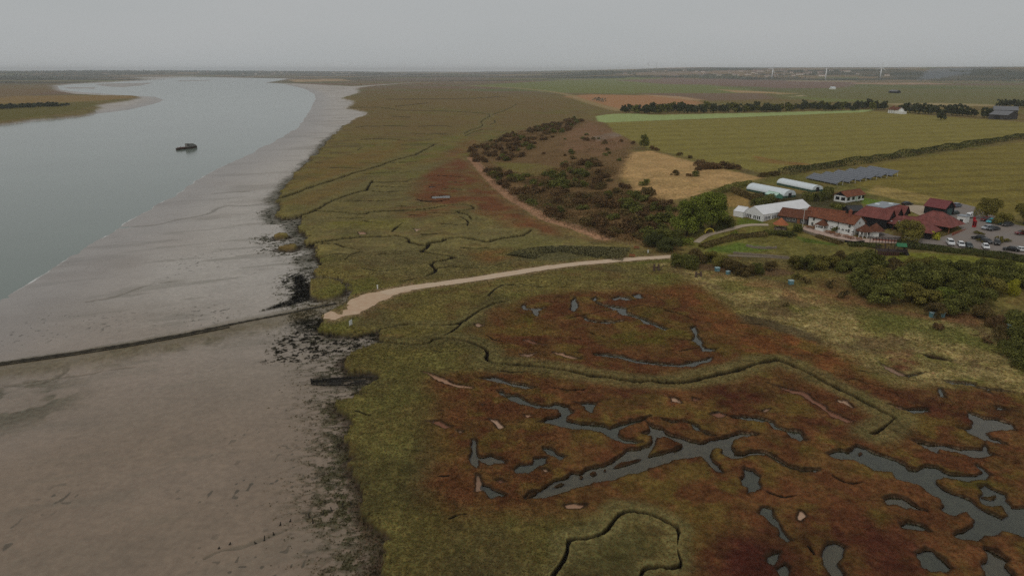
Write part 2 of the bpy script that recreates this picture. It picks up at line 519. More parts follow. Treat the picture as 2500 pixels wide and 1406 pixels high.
# lower marsh
RED = [(1180, 800), (1230, 760), (1330, 722), (1480, 715), (1600, 703), (1700, 692), (1735, 712), (1800, 765), (1890, 800), (2000, 832), (2090, 870),
       (2110, 890), (2200, 935), (2260, 950), (2330, 930), (2500, 960), (2900, 1010), (3000, 1700), (1720, 1600), (1650, 1300), (1560, 1240), (1480, 1240),
       (1400, 1262), (1250, 1260), (1090, 1262), (1010, 1190), (1050, 1100), (1062, 1010), (1035, 930), (1100, 905), (1250, 890), (1190, 830)]
reg(RED, ORANGE, 3.5, .95, .2, 6, 100, .32)
reg(RED, REDM, 7, .8, .8, 5, 101, .48)
reg([(1600, 700), (1700, 692), (1800, 765), (1890, 800), (2090, 870), (2000, 950), (1900, 870), (1780, 860), (1700, 760)], lin(96, 60, 33), 3, .75, .5, 6, 102, .45)
reg(RED, lin(84, 76, 33), 6, .5, 1.0, 5, 103, .6)
reg(RED, lin(78, 60, 32), 6, .55, 1.0, 3.5, 109, .57)
for q in ([(1720, 945), (1860, 935), (1900, 980), (1740, 1010)], [(1300, 935), (1600, 960), (1580, 1000), (1350, 960)], [(1980, 1240), (2220, 1270), (2260, 1406), (1750, 1500), (1800, 1340)],
          [(2060, 1010), (2120, 1080), (1960, 1030)], [(2200, 960), (2480, 1000), (2450, 1050), (2250, 1020)], [(1760, 1300), (1860, 1290), (1840, 1420), (1750, 1410)],
          [(2090, 850), (2240, 860), (2230, 910), (2140, 900)]):
    reg(q, CRIM, 4, .7, .7, 3.5, 104, .45)
for q in ([(1230, 790), (1300, 770), (1340, 800), (1240, 800)], [(1440, 820), (1620, 800), (1640, 845), (1480, 850)], [(1540, 745), (1620, 750), (1650, 790), (1560, 780)],
          [(1630, 800), (1700, 805), (1690, 825), (1630, 820)], [(1930, 1080), (2000, 1080), (2010, 1105), (1950, 1110)], [(1850, 1130), (1900, 1130), (1900, 1200), (1850, 1180)],
          [(1120, 980), (1180, 970), (1160, 995)], [(2210, 1060), (2260, 1060), (2250, 1075)], [(2290, 1150), (2460, 1180), (2440, 1240), (2330, 1190)], [(2090, 1220), (2180, 1260), (2150, 1280)]):
    reg(q, lin(71, 69, 26), 2.5, .65, .6, 3, 105, .45)
reg([(905, 860), (1100, 850), (1170, 900), (1030, 920), (1060, 1010), (1000, 1180), (900, 1100), (850, 980)], lin(88, 82, 44), 4, .7, .5, 6, 106)
reg([(860, 1060), (1000, 1150), (1000, 1300), (950, 1400), (900, 1240)], lin(82, 75, 40), 3, .7, .5, 4, 107)
reg([(1080, 1270), (1260, 1280), (1260, 1420), (1100, 1420)], lin(76, 66, 40), 4, .7, .5, 4, 108)
reg([(1400, 1270), (1560, 1250), (1650, 1290), (1660, 1400), (1560, 1420), (1390, 1380)], lin(66, 61, 36), 3, .8, .4, 4, 110)
# rank pale grass between the marsh and the wood
RANK = [(1560, 640), (1640, 655), (1700, 688), (1800, 762), (2000, 828), (2110, 888), (2200, 930), (2330, 928), (2500, 950), (2900, 1000), (2900, 900), (2500, 800), (2300, 770), (2080, 755), (1900, 690), (1700, 640)]
reg(RANK, lin(112, 99, 60), 4, .95, .35, 4, 120, .35)
reg(RANK, lin(130, 115, 76), 3, .75, 1, 2.4, 121, .58)
reg(RANK, lin(146, 130, 90), 3, .5, 1, 1.2, 127, .6)
reg(RANK, lin(88, 84, 40), 6, .8, 1, 9, 122, .56)
reg(RANK, lin(78, 60, 42), 4, .7, 1, 6, 125, .62)
reg([(1690, 650), (1900, 690), (2060, 740), (2000, 750), (1800, 700)], lin(118, 90, 60), 4, .7, .8, 5, 123)
reg([(2090, 750), (2330, 800), (2420, 850), (2300, 830), (2130, 800)], lin(80, 82, 38), 4, .7, .3, 8, 124)
reg([(1940, 700), (2080, 750), (2300, 780), (2420, 800), (2400, 770), (2150, 745), (2020, 690)], lin(104, 70, 48), 3, .65, .6, 5, 126)
soft([(1795, 765), (1830, 772), (1900, 785), (1970, 812), (2010, 832), (2000, 838), (1900, 808), (1810, 785)], lin(66, 56, 38), 1.2, 0, .9)
soft([(2250, 860), (2280, 875), (2320, 882), (2320, 878), (2270, 862)], lin(40, 26, 20), 1.0, 0, .9)
soft([(2165, 858), (2220, 855), (2235, 890), (2200, 905), (2170, 890)], lin(84, 44, 34), 1.6, 0, .8, .5, 2, 128)
# bank and fields beyond
reg([(1400, 290), (1480, 300), (1560, 350), (1545, 375), (1520, 440), (1600, 480), (1660, 500), (1660, 620), (1455, 580), (1262, 490), (1150, 395), (1142, 368), (1290, 312)],
    lin(92, 72, 47), 6, 1, 0, hill=True)
reg([(1440, 300), (1500, 320), (1540, 360), (1460, 380), (1380, 370), (1380, 320)], lin(104, 78, 58), 6, .8, .5, 14, 131, hill=True)
reg([(1460, 345), (1530, 330), (1520, 320), (1440, 335)], lin(110, 98, 88), 3, .6, .4, 8, 132, hill=True)
reg([(1200, 395), (1320, 400), (1380, 420), (1300, 430), (1220, 410)], lin(90, 84, 42), 3, .8, .4, 8, 133, hill=True)
FIELD1 = [(1478, 301), (1800, 288), (2140, 272), (2300, 285), (2520, 300), (2900, 318), (2900, 350), (2500, 333), (2200, 372), (1915, 412), (1880, 428), (1810, 410), (1700, 386), (1590, 366), (1500, 322)]
reg(FIELD1, lin(108, 99, 51), 2.5, 1, hill=True)
reg([(1455, 284), (1480, 280), (1600, 281), (1850, 276), (2140, 268), (2110, 274), (1800, 287), (1480, 300), (1459, 297)], lin(122, 131, 84), 1.5, 1, hill=True)
reg([(1545, 372), (1590, 368), (1690, 396), (1860, 434), (1740, 470), (1645, 487), (1580, 482), (1515, 432), (1530, 400)], lin(148, 119, 80), 3, .97, .2, 10, 135, hill=True)
reg([(1700, 470), (1860, 436), (1900, 430), (1860, 445), (1780, 470)], lin(92, 82, 46), 2, .6, hill=True)
FIELD2 = [(2900, 330), (2500, 346), (2200, 392), (2000, 428), (2140, 468), (2300, 500), (2440, 520), (2900, 560)]
reg(FIELD2, lin(102, 91, 44), 3, 1, hill=True)
reg([(2140, 452), (2280, 480), (2330, 497), (2300, 500), (2200, 490), (2110, 470)], lin(132, 112, 68), 2, .8, .2, 10, 136, hill=True)
reg([(1840, 380), (1900, 392), (1990, 402), (1930, 404), (1850, 396)], lin(110, 74, 44), 3, .7, .4, 8, 137, hill=True)
reg([(1765, 480), (1850, 478), (1900, 490), (1830, 505), (1770, 505)], lin(122, 98, 58), 2, .9, hill=True)
# far flats
reg([(1136, 210), (1376, 196), (1600, 192), (1840, 220), (1830, 228), (1700, 230), (1560, 229), (1344, 227), (1248, 216)], lin(92, 96, 54), 25, .9)
reg([(1376, 236), (1440, 231), (1600, 234), (1720, 250), (1680, 264), (1540, 268), (1500, 266), (1440, 248)], lin(134, 98, 68), 12, .95)
reg([(1560, 228), (1740, 228), (1860, 228), (1900, 242), (1740, 246), (1660, 242)], lin(98, 80, 66), 16, .9)
reg([(1500, 196), (1620, 194), (1860, 196), (2100, 202), (2060, 216), (1900, 216), (1780, 208), (1620, 206)], lin(100, 80, 72), 30, .9)
reg([(2092, 212), (2500, 208), (2900, 215), (2900, 262), (2180, 255), (1900, 242), (1900, 224)], lin(88, 86, 52), 25, .8)
reg([(2270, 190), (2400, 187), (2420, 193), (2240, 198)], lin(90, 95, 102), 25, .7)
for q, c in (([(1562, 231), (1660, 236), (1720, 244), (1700, 247), (1620, 238)], (150, 122, 92)), ([(1744, 218), (1800, 221), (1900, 226), (1880, 229), (1800, 227)], (146, 118, 88)), ([(1840, 224), (1960, 229), (1900, 231)], (140, 118, 84)),
             ([(1926, 236), (1958, 233), (1960, 235), (1930, 238)], (150, 134, 106)), ([(2080, 203), (2260, 202), (2330, 206), (2180, 207), (2090, 206)], (138, 112, 92)), ([(2160, 253), (2300, 252), (2500, 258), (2500, 262), (2300, 258), (2180, 257)], (132, 116, 84)),
             ([(1920, 197), (2080, 198), (2090, 200), (1920, 199)], (136, 120, 96)), ([(2110, 210), (2330, 213), (2500, 216), (2500, 219), (2250, 217)], (74, 80, 46)), ([(1900, 232), (2000, 240), (2150, 246), (2020, 250)], (92, 96, 52)),
             ([(1560, 181), (1680, 180), (1760, 182), (1640, 184)], (136, 116, 100)), ([(1850, 177), (2000, 176), (1990, 179), (1880, 180)], (120, 106, 88)), ([(2200, 172), (2420, 171), (2480, 175), (2280, 176)], (104, 98, 84)), ([(1480, 190), (1600, 188.5), (1900, 190), (1620, 191.5)], (112, 96, 84)),
             ([(860, 193), (1160, 190), (1200, 196), (960, 199)], (92, 80, 70)), ([(700, 195), (830, 193), (860, 198), (720, 201)], (140, 116, 84))):
    reg(q, lin(*c), 10, .85, .25, 60, 139)
# left bank
reg([(-600, 268), (0, 235), (320, 232), (335, 238), (250, 246), (0, 258), (-600, 290)], lin(112, 90, 54), 10, .8)
reg([(-600, 300), (0, 254), (230, 250), (250, 255), (150, 278), (0, 296), (-600, 360)], lin(80, 74, 34), 8, .8)
reg([(-800, 250), (0, 210), (130, 210), (130, 224), (0, 240), (-800, 280)], lin(96, 80, 56), 14, .8)
# stripes left by machines in the two fields
for q, (ax, ay), per, amt in ((FIELD1, (0.97, 0.25), 34.0, .22), (FIELD1, (0.97, 0.25), 11.0, .12), (FIELD2, (0.985, 0.17), 21.0, .34), (FIELD2, (0.985, 0.17), 8.0, .14)):
    p = lp(q)
    b = box(p, 4)
    s = sst(-1, 3, sdf(p, X[b], Y[b]))
    u = (-X[b] * ay + Y[b] * ax) / per + 0.9 * (fbm(X[b], Y[b], 120, 2, 140) - .5)
    k = sst(0.35, 0.95, np.abs((u % 1) * 2 - 1)) * (0.4 + 0.9 * fbm(X[b] * .3, Y[b], 40, 2, 141))
    paint(np.clip(s * k * amt, 0, 1), lin(70, 58, 28), b)

# garden lawns and beds round the inn
for q, c in (([(1740, 540), (1800, 528), (1868, 545), (1830, 553), (1790, 568), (1740, 572)], lin(86, 78, 38)), ([(1800, 532), (1850, 538), (1868, 546), (1800, 550)], lin(72, 80, 30)),
             ([(1830, 575), (1900, 572), (2000, 585), (2080, 600), (2160, 615), (2170, 645), (1950, 630), (1840, 604)], lin(84, 78, 40)),
             ([(1940, 575), (2040, 595), (2050, 602), (1960, 590)], lin(62, 74, 28)), ([(1735, 605), (1800, 592), (1870, 600), (1885, 612), (1780, 617), (1730, 614)], lin(72, 84, 34)),
             ([(2160, 612), (2300, 620), (2500, 640), (2700, 655), (2700, 700), (2500, 668), (2300, 655), (2170, 648)], lin(86, 86, 34)),
             ([(2070, 478), (2150, 490), (2165, 505), (2120, 500), (2060, 490)], lin(80, 96, 36)), ([(1830, 480), (2020, 470), (2100, 490), (2110, 530), (1990, 510), (1830, 500)], lin(62, 58, 38)),
             ([(1640, 640), (1760, 645), (1900, 655), (1960, 668), (1900, 676), (1720, 660)], lin(84, 66, 46)),
             ([(1540, 636), (1640, 632), (1640, 640), (1560, 645)], lin(82, 84, 36))):
    reg(q, c, 1.3, .95, hill=True)
LAWN = None

# worn path along the foot of the bank
PATH = smooth(lp([(1150, 385), (1172, 410), (1195, 437), (1232, 470), (1262, 492), (1305, 515), (1340, 538), (1395, 552), (1440, 568), (1470, 582)]), 2)
b = box(PATH, 14)
d = pld(PATH, X[b], Y[b]) + warp1[b] * 2.5
paint(sst(4.2, 1.8, d) * .9, lin(130, 98, 76), b)
paint(sst(9, 4, d) * sst(4, 6, d) * .35, lin(104, 74, 50), b)
for q in ([(1136, 210), (1240, 213), (1376, 227), (1420, 245), (1480, 262), (1520, 272)], [(870, 206), (960, 203), (1100, 203), (1376, 197)]):
    q = smooth(wp(q), 2)
    b = box(q, 40)
    paint(sst(16, 6, pld(q, X[b], Y[b])) * .8 * LAND[b], lin(124, 106, 74), b)

# ------------------------------------------------------------ pools and creeks cut into the marsh
POOL_Z = -0.34
POOLS, PANS, ISLES = [], [], []
z1 = lambda *p: Z(1000, 680, 3.125, p)
z2 = lambda *p: Z(1700, 680, 3.125, p)
z3 = lambda *p: Z(1000, 956, 3.125, p)
z4 = lambda *p: Z(1700, 956, 3.125, p)
z5 = lambda *p: Z(600, 380, 3.125, p)
z6 = lambda *p: Z(500, 680, 3.125, p)
POOLS += [
    z1((850, 205), (875, 185), (888, 218), (960, 222), (1040, 215), (985, 240), (975, 285), (945, 262), (935, 238), (870, 232)),
    z1((1235, 160), (1265, 138), (1285, 190), (1292, 215), (1255, 247), (1228, 236)), z1((1370, 162), (1420, 130), (1445, 160), (1410, 172)),
    z1((1545, 150), (1600, 132), (1660, 138), (1705, 160), (1650, 162), (1600, 150), (1560, 164)), z1((1700, 125), (1750, 115), (1790, 147), (1740, 150)),
    z1((1420, 172), (1470, 192), (1590, 212), (1650, 222), (1655, 258), (1720, 278), (1800, 306), (1850, 332), (1975, 380), (1950, 392), (1860, 362), (1790, 342), (1768, 308), (1640, 280), (1596, 272), (1588, 237), (1500, 214), (1430, 190)),
    z1((1310, 290), (1340, 286), (1360, 308), (1450, 322), (1640, 318), (1550, 340), (1440, 338), (1350, 320)),
    z1((2130, 370), (2185, 358), (2200, 430), (2230, 500), (2262, 523), (2340, 538), (2320, 552), (2235, 548), (2222, 520), (2180, 484), (2150, 470), (2175, 440), (2165, 400)),
    z1((1410, 570), (1500, 566), (1620, 582), (1740, 616), (1900, 637), (2050, 645), (2200, 622), (2305, 596), (2290, 627), (2180, 657), (2050, 671), (1900, 658), (1740, 636), (1600, 603), (1420, 584)),
    z1((520, 755), (650, 740), (760, 780), (880, 805), (955, 830), (930, 836), (800, 825), (720, 800), (600, 770)),
    z1((665, 850), (710, 848), (735, 880), (820, 880), (880, 918), (940, 943), (1010, 963), (1090, 960), (1110, 946), (1210, 968), (1225, 998), (1260, 1008), (1245, 1027), (1200, 1052),
       (1200, 1070), (1300, 1093), (1400, 1108), (1500, 1116), (1530, 1133), (1600, 1108), (1700, 1076), (1840, 1043), (1790, 1087), (1640, 1127), (1600, 1152), (1592, 1190), (1630, 1218),
       (1770, 1238), (1700, 1254), (1580, 1228), (1480, 1172), (1400, 1152), (1250, 1142), (1100, 1112), (1000, 1087), (970, 1085), (1030, 1060), (1130, 1040), (1150, 1025), (1140, 997),
       (1080, 987), (960, 982), (850, 947), (760, 918), (690, 882)),
    z1((1235, 935), (1300, 938), (1450, 940), (1400, 975), (1385, 1012), (1355, 1000), (1355, 965), (1300, 955)),
    z3((890, 800), (920, 768), (1000, 738), (1020, 722), (1080, 688), (1200, 648), (1240, 608), (1300, 618), (1380, 573), (1480, 553), (1600, 498), (1680, 438), (1770, 428), (1830, 398), (1850, 343),
       (1775, 318), (1840, 288), (1800, 222), (1860, 253), (1930, 273), (1960, 308), (2100, 348), (2220, 383), (2330, 353), (2430, 328), (2530, 303), (2657, 318), (2537, 342), (2477, 362), (2462, 390),
       (2467, 468), (2557, 463), (2607, 443), (2707, 453), (2787, 493), (2887, 548), (2987, 588), (3127, 588), (3107, 607), (2987, 607), (2907, 582), (2797, 527), (2727, 482), (2647, 477), (2567, 492),
       (2467, 502), (2387, 462), (2402, 440), (2337, 430), (2282, 470), (2297, 500), (2392, 605), (2337, 590), (2247, 500), (2227, 485), (2200, 490), (2050, 512), (1900, 562), (1700, 622), (1500, 672), (1300, 722), (1100, 787), (1000, 807)),
    z3((1925, 205), (2000, 215), (2080, 205), (2200, 250), (2210, 285), (2335, 330), (2280, 325), (2190, 290), (2140, 240), (2080, 222), (2000, 235)),
    z4((990, 465), (1100, 438), (1160, 443), (1230, 402), (1300, 428), (1400, 473), (1530, 508), (1600, 548), (1620, 578), (1690, 588), (1760, 563), (1840, 568), (1930, 613), (2050, 628), (2150, 628), (2190, 605), (2140, 550),
       (2250, 622), (2190, 657), (2000, 667), (1880, 652), (1820, 660), (1830, 690), (1900, 738), (2000, 778), (2080, 808), (2200, 898), (2340, 958), (2385, 930), (2330, 870), (2200, 850), (2170, 810), (2200, 770), (2175, 720), (2210, 706),
       (2280, 743), (2350, 772), (2345, 812), (2420, 868), (2560, 880), (2560, 1120), (2420, 1082), (2340, 1060), (2320, 1092), (2200, 1097), (2120, 1132), (2000, 1112), (1970, 1085), (2050, 1060), (2125, 1015), (2130, 970), (2060, 915),
       (1960, 932), (1860, 892), (1905, 865), (1880, 820), (1780, 770), (1700, 702), (1540, 667), (1500, 612), (1350, 597), (1290, 552), (1200, 512), (1150, 517), (1060, 502)),
    z4((2080, 150), (2120, 162), (2200, 192), (2310, 207), (2400, 232), (2440, 290), (2380, 282), (2280, 287), (2210, 308), (2260, 343), (2310, 348), (2380, 400), (2330, 392), (2270, 377), (2215, 372), (2215, 395), (2215, 430), (2260, 465), (2385, 515), (2280, 478), (2180, 498),
       (2120, 498), (1980, 452), (1840, 432), (1830, 472), (1760, 432), (1720, 407), (1650, 370), (1720, 372), (1780, 397), (1900, 402), (2040, 432), (2190, 432), (2200, 395), (2190, 370), (2100, 322), (2000, 267), (2060, 278), (2115, 265), (2120, 230), (2080, 195)),
    z4((375, 575), (440, 582), (490, 630), (480, 670), (495, 732), (440, 757), (390, 767), (395, 722), (345, 710), (345, 660), (365, 640)),
    z4((455, 918), (510, 860), (580, 882), (590, 930), (640, 980), (660, 1050), (735, 1130), (690, 1147), (645, 1102), (640, 1050), (560, 992), (520, 962)),
    z4((1440, 815), (1490, 796), (1570, 796), (1640, 847), (1750, 905), (1640, 892), (1600, 897), (1540, 862), (1470, 852)), z4((1560, 1010), (1610, 980), (1700, 996), (1750, 1016), (1790, 1065), (1720, 1057), (1640, 1052), (1580, 1037)),
    z4((1680, 1225), (1740, 1200), (1800, 1206), (1890, 1276), (1950, 1340), (1900, 1367), (1800, 1357), (1740, 1332), (1710, 1272)),
    z4((1010, 1148), (1060, 1144), (1105, 1168), (1100, 1220), (1075, 1300), (1100, 1350), (1135, 1410), (1140, 1440), (1050, 1440), (980, 1302), (955, 1242), (985, 1190)),
    z4((555, 1250), (580, 1211), (640, 1216), (620, 1270), (590, 1307), (560, 1292)), z4((630, 1370), (640, 1326), (680, 1301), (705, 1328), (700, 1402), (640, 1402)),
    z4((2220, 1200), (2300, 1233), (2380, 1278), (2360, 1310), (2400, 1370), (2450, 1440), (2180, 1440), (2215, 1360), (2200, 1310), (2225, 1270)),
    z2((260, 1047), (350, 1042), (480, 1051), (600, 1086), (620, 1122), (700, 1146), (790, 1156), (830, 1200), (850, 1232), (790, 1237), (720, 1212), (690, 1167), (600, 1142), (550, 1092), (430, 1077), (300, 1064)),
    z2((1570, 728), (1650, 725), (1720, 710), (1775, 709), (1700, 732), (1620, 748)), z2((1860, 768), (2000, 782), (2130, 792), (2140, 812), (2250, 833), (2380, 858), (2270, 852), (2150, 833), (2090, 811), (1960, 797)),
    z2((1845, 828), (1870, 828), (1905, 912), (1880, 907), (1850, 882)), z2((1560, 985), (1680, 988), (1765, 987), (1765, 1007), (1640, 1022), (1590, 997)), z2((2280, 968), (2320, 968), (2365, 1000), (2300, 992)), z2((2205, 853), (2240, 853), (2265, 880)),
    z3((550, 698), (600, 708), (640, 738), (740, 770), (700, 787), (620, 807), (600, 762), (560, 732)),
    z3((480, 352), (500, 357), (505, 430), (520, 480), (560, 488), (620, 478), (700, 496), (750, 520), (720, 542), (640, 547), (600, 562), (550, 522), (520, 502), (510, 577), (485, 542), (465, 510), (480, 420)),
    z3((790, 580), (840, 543), (900, 546), (945, 538), (950, 497), (1035, 496), (1015, 542), (970, 582), (900, 617), (820, 607)), z3((1010, 412), (1080, 422), (1130, 467), (1195, 483), (1150, 502), (1090, 472), (1030, 442)),
    z5((1420, 308), (1550, 300), (1562, 320), (1425, 323)), z5((1400, 234), (1450, 232), (1440, 242), (1405, 243)),
]
PANS += [
    z1((90, 708), (150, 715), (260, 767), (330, 797), (485, 828), (370, 824), (270, 792), (170, 747)), z1((490, 348), (530, 342), (572, 355), (520, 364)), z1((865, 466), (900, 462), (1035, 505), (960, 494)),
    z1((835, 578), (965, 566), (900, 604)), z1((1095, 560), (1170, 567), (1305, 612), (1220, 607)), z1((1990, 903), (2040, 909), (2080, 957), (2010, 937)), z1((2160, 908), (2203, 913), (2180, 932)),
    z1((2315, 1030), (2360, 1014), (2405, 1040), (2355, 1054)), z1((860, 1027), (962, 1038), (900, 1052)), z1((610, 1064), (680, 1077), (717, 1130), (690, 1142), (640, 1097)), z1((130, 1083), (230, 1082), (312, 1130), (270, 1137)),
    z1((360, 1152), (412, 1160), (385, 1172)), z1((540, 947), (582, 960), (555, 969)), z3((985, 588), (1040, 584), (1072, 605), (1040, 617)), z3((648, 675), (690, 661), (748, 685), (700, 697)), z3((505, 628), (530, 636), (547, 690), (550, 742), (510, 752)),
    z3((1185, 860), (1250, 847), (1342, 860), (1300, 880), (1200, 880)), z4((770, 940), (800, 911), (827, 940), (805, 972), (770, 967)),
    z2((530, 788), (620, 812), (720, 842), (830, 867), (900, 917), (990, 972), (1020, 1007), (1100, 1052), (1192, 1088), (1150, 1102), (1050, 1062), (960, 992), (870, 932), (800, 887), (650, 837)),
    z2((1400, 638), (1480, 677), (1580, 722), (1620, 740), (1540, 737), (1450, 690)), z2((1470, 953), (1560, 980), (1590, 996), (1530, 985)), z2((1085, 923), (1140, 932), (1217, 985), (1190, 992)), z2((120, 1030), (175, 1016), (222, 1036), (170, 1052)),
    z2((490, 1010), (530, 988), (570, 988), (530, 1024)), z5((860, 582), (900, 582), (917, 596), (870, 598)), z5((1280, 556), (1338, 560), (1300, 575)), z3((1240, 300), (1245, 301), (1246, 302)),
]
ISLES += [z3((1535, 575), (1600, 540), (1790, 495), (1745, 520), (1600, 562)), z3((1812, 487), (1845, 445), (1868, 400), (1878, 345), (1980, 352), (2090, 405), (2060, 422), (1900, 465)),
          z3((1475, 590), (1490, 580), (1508, 590), (1490, 600)), z3((1375, 615), (1400, 603), (1428, 612), (1400, 626)), z3((1295, 642), (1310, 633), (1328, 642), (1310, 652)), z3((1080, 718), (1140, 697), (1195, 688), (1130, 712)),
          z3((890, 798), (1000, 738), (1025, 730), (960, 765)), z4((1230, 462), (1252, 445), (1275, 462), (1250, 478)), z4((2165, 790), (2230, 790), (2290, 790), (2250, 815)), z4((335, 728), (365, 708), (392, 728), (365, 745)),
          z2((1200, 1325), (1205, 1326), (1203, 1328))]
c_ = lambda w, dp, *q: (q, w, dp)
CREEKS = [
    (smooth(z6((1380, 480), (1430, 490), (1550, 497), (1680, 500), (1740, 475), (1800, 447))[:-1] + z1((180, 460), (250, 448), (400, 465), (480, 490), (580, 530), (600, 570), (575, 610), (640, 645), (800, 655), (900, 655), (1050, 675), (1200, 695), (1340, 735), (1500, 745), (1650, 775),
        (1800, 781), (2000, 787), (2100, 790), (2300, 745), (2500, 695)) + z2((450, 650), (560, 625), (640, 615), (780, 680), (900, 740), (1050, 815), (1200, 890), (1330, 960), (1450, 1020), (1520, 1055), (1500, 1080), (1400, 1145), (1345, 1190)), 1), 1.3, 1.0, 4.5),
    (smooth(z6((1340, 382), (1400, 372), (1500, 345), (1640, 352), (1900, 355), (2000, 310), (2080, 250), (2200, 190), (2290, 175)), 1), 0.9, .7, 3),
    (z6((1840, 430), (1900, 390), (1960, 345)), .5, .3, 1.5), (z6((2160, 135), (2220, 70), (2300, 40)), .6, .5, 1.5), (z1((700, 45), (860, 40), (1000, 60), (1400, 65)), .5, .4, 1),
    (z1((1215, 297), (1330, 275), (1450, 250), (1590, 232)), .7, .6, 0), (z1((1650, 228), (1720, 212), (1790, 203), (1890, 218)), .6, .6, 0), (z1((1950, 235), (2080, 270), (2160, 305), (2290, 335)), .7, .6, 0),
    (z1((1985, 455), (2080, 462), (2160, 470)), .6, .5, 0), (z1((2065, 545), (2150, 530), (2230, 520)), .5, .5, 0), (z1((2260, 525), (2355, 530)), .5, .5, 0), (z1((1840, 115), (1940, 165)), .5, .4, 0),
    (z1((1360, 400), (1420, 432), (1520, 442)), .5, .4, 0), (z1((1240, 452), (1310, 460)), .5, .4, 0), (z1((1245, 555), (1320, 560)), .5, .4, 0), (z1((590, 430), (640, 460), (710, 470)), .5, .3, 0),
    (z2((1140, 770), (1215, 755), (1300, 795), (1420, 822), (1530, 850)), .5, .5, 0), (z2((1450, 850), (1520, 870), (1570, 915)), .5, .5, 0), (z2((1730, 568), (1800, 600), (1930, 622)), 1.2, .7, 0),
    (smooth(z3((1085, 1440), (1100, 1390), (1200, 1250), (1210, 1130), (1250, 1115), (1380, 1115), (1500, 1060), (1560, 980), (1620, 915), (1740, 910), (1850, 940), (1960, 990), (2055, 1045), (2045, 1150), (2045, 1210), (2080, 1310), (2040, 1340), (1850, 1335), (1790, 1345), (1765, 1400)), 1), .75, .9, 3),
    (z3((310, 965), (360, 945), (430, 935)), .5, .3, 0), (z3((230, 640), (290, 635)), .5, .3, 0),
    # upper marsh
    (z5((240, 330), (350, 295), (500, 240), (700, 175), (850, 125), (1000, 85), (1150, 30), (1290, -5), (1380, -50), (1440, -85)), 3.2, 1.5, 8), (smooth(z5((430, 452), (540, 415), (640, 350), (750, 310), (850, 280), (930, 262), (925, 245), (970, 190)), 1), 1.8, 1.2, 6),
    (smooth(z5((540, 422), (700, 430), (850, 447), (920, 447), (935, 425), (1150, 420), (1350, 410), (1500, 385), (1620, 370), (1700, 375), (1750, 400), (1680, 415), (1600, 432), (1700, 450), (1720, 485)), 1), 1.2, .9, 5),
    (smooth(z5((490, 672), (600, 650), (720, 635), (850, 620), (1000, 615), (1200, 612), (1250, 640), (1240, 660), (1380, 692), (1400, 665), (1500, 655), (1530, 625), (1700, 625), (1780, 645), (1850, 660), (1900, 640), (2050, 615), (2130, 605), (2180, 565)), 1), 1.6, 1.1, 5),
    (smooth(z5((1390, 690), (1380, 705), (1320, 730), (1450, 747), (1590, 768), (1600, 777), (1400, 815), (1450, 865), (1440, 890), (1370, 920)), 1), 1.3, .9, 4), (z5((1450, 862), (1560, 840), (1650, 850), (1860, 860), (1990, 810)), .8, .6, 2), (z5((590, 670), (680, 670), (750, 695), (870, 715)), .8, .6, 2),
    (z5((880, 730), (790, 760), (755, 795)), .6, .4, 1), (z5((1115, 580), (1150, 545), (1200, 512)), 1.0, .6, 1), (z5((900, 495), (950, 505), (1050, 510)), .8, .5, 1), (z5((1300, 330), (1350, 345), (1480, 345), (1550, 330)), 1.2, .5, 0), (z5((1470, 150), (1560, 155), (1630, 162)), 1.2, .5, 0),
    (z5((1420, 222), (1500, 226)), 1.2, .5, 0), (z5((1160, 385), (1220, 385)), 1.2, .5, 0), (z5((970, 205), (1100, 202), (1230, 195), (1262, 180)), .9, .6, 2), (z5((880, 140), (1040, 130), (1160, 118)), .9, .5, 2), (z5((540, 55), (580, 58)), 1.5, .8, 1), (z5((1130, 55), (1300, 45)), .9, .4, 0),
    (smooth(Z(800, 130, 3.125, [(150, 420), (300, 412), (440, 415), (540, 435), (800, 440), (1000, 445), (1150, 455), (1260, 468), (1160, 525), (1190, 545), (1160, 570), (1080, 590), (1040, 620)]), 1), 2.2, 1.6, 6), (Z(800, 130, 3.125, [(1260, 468), (1330, 445), (1420, 405), (1440, 390)]), 2.4, 1.3, 3),
    (Z(800, 130, 3.125, [(480, 352), (800, 350), (1100, 345), (1350, 330)]), 3.5, 1.3, 4), (Z(800, 130, 3.125, [(520, 405), (620, 395), (760, 380)]), 2.5, 1.0, 3), (Z(800, 130, 3.125, [(1240, 545), (1280, 530), (1270, 510)]), 2.0, 1.2, 2), (Z(800, 130, 3.125, [(1050, 630), (1120, 600), (1190, 580)]), 2.0, 1.0, 2),
]
for q_ in ([(760, 345), (900, 342), (1060, 345)], [(960, 270), (1080, 275), (1220, 268)], [(1000, 232), (1120, 240), (1250, 238)], [(640, 95), (760, 90), (880, 100)], [(880, 55), (1000, 60), (1120, 52)], [(1350, 440), (1480, 436), (1600, 440)],
           [(1250, 450), (1330, 455)], [(700, 470), (820, 480), (900, 475)], [(1500, 520), (1620, 530), (1700, 515)], [(1350, 600), (1500, 595)], [(620, 760), (700, 740), (760, 750)], [(1000, 760), (1100, 740), (1200, 752)],
           [(1650, 700), (1760, 710), (1850, 700)], [(900, 860), (1020, 880), (1150, 868)], [(1180, 960), (1300, 930)], [(1500, 255), (1580, 250), (1650, 262)], [(1560, 200), (1660, 205)], [(1180, 130), (1260, 120)], [(1640, 470), (1700, 500), (1690, 540)]):
    CREEKS.append((smooth(z5(*q_), 1), .75, .5, 1.5))
for q_ in ([(330, 560), (480, 552), (620, 560)], [(250, 660), (420, 650), (560, 662)], [(700, 560), (820, 550), (950, 560)], [(480, 480), (640, 490)], [(640, 610), (760, 620), (900, 612)], [(220, 565), (300, 555)], [(230, 740), (265, 715)], [(560, 700), (700, 690), (820, 695)]):
    CREEKS.append((smooth(Z(800, 130, 3.125, q_), 1), 1.2, .7, 2))
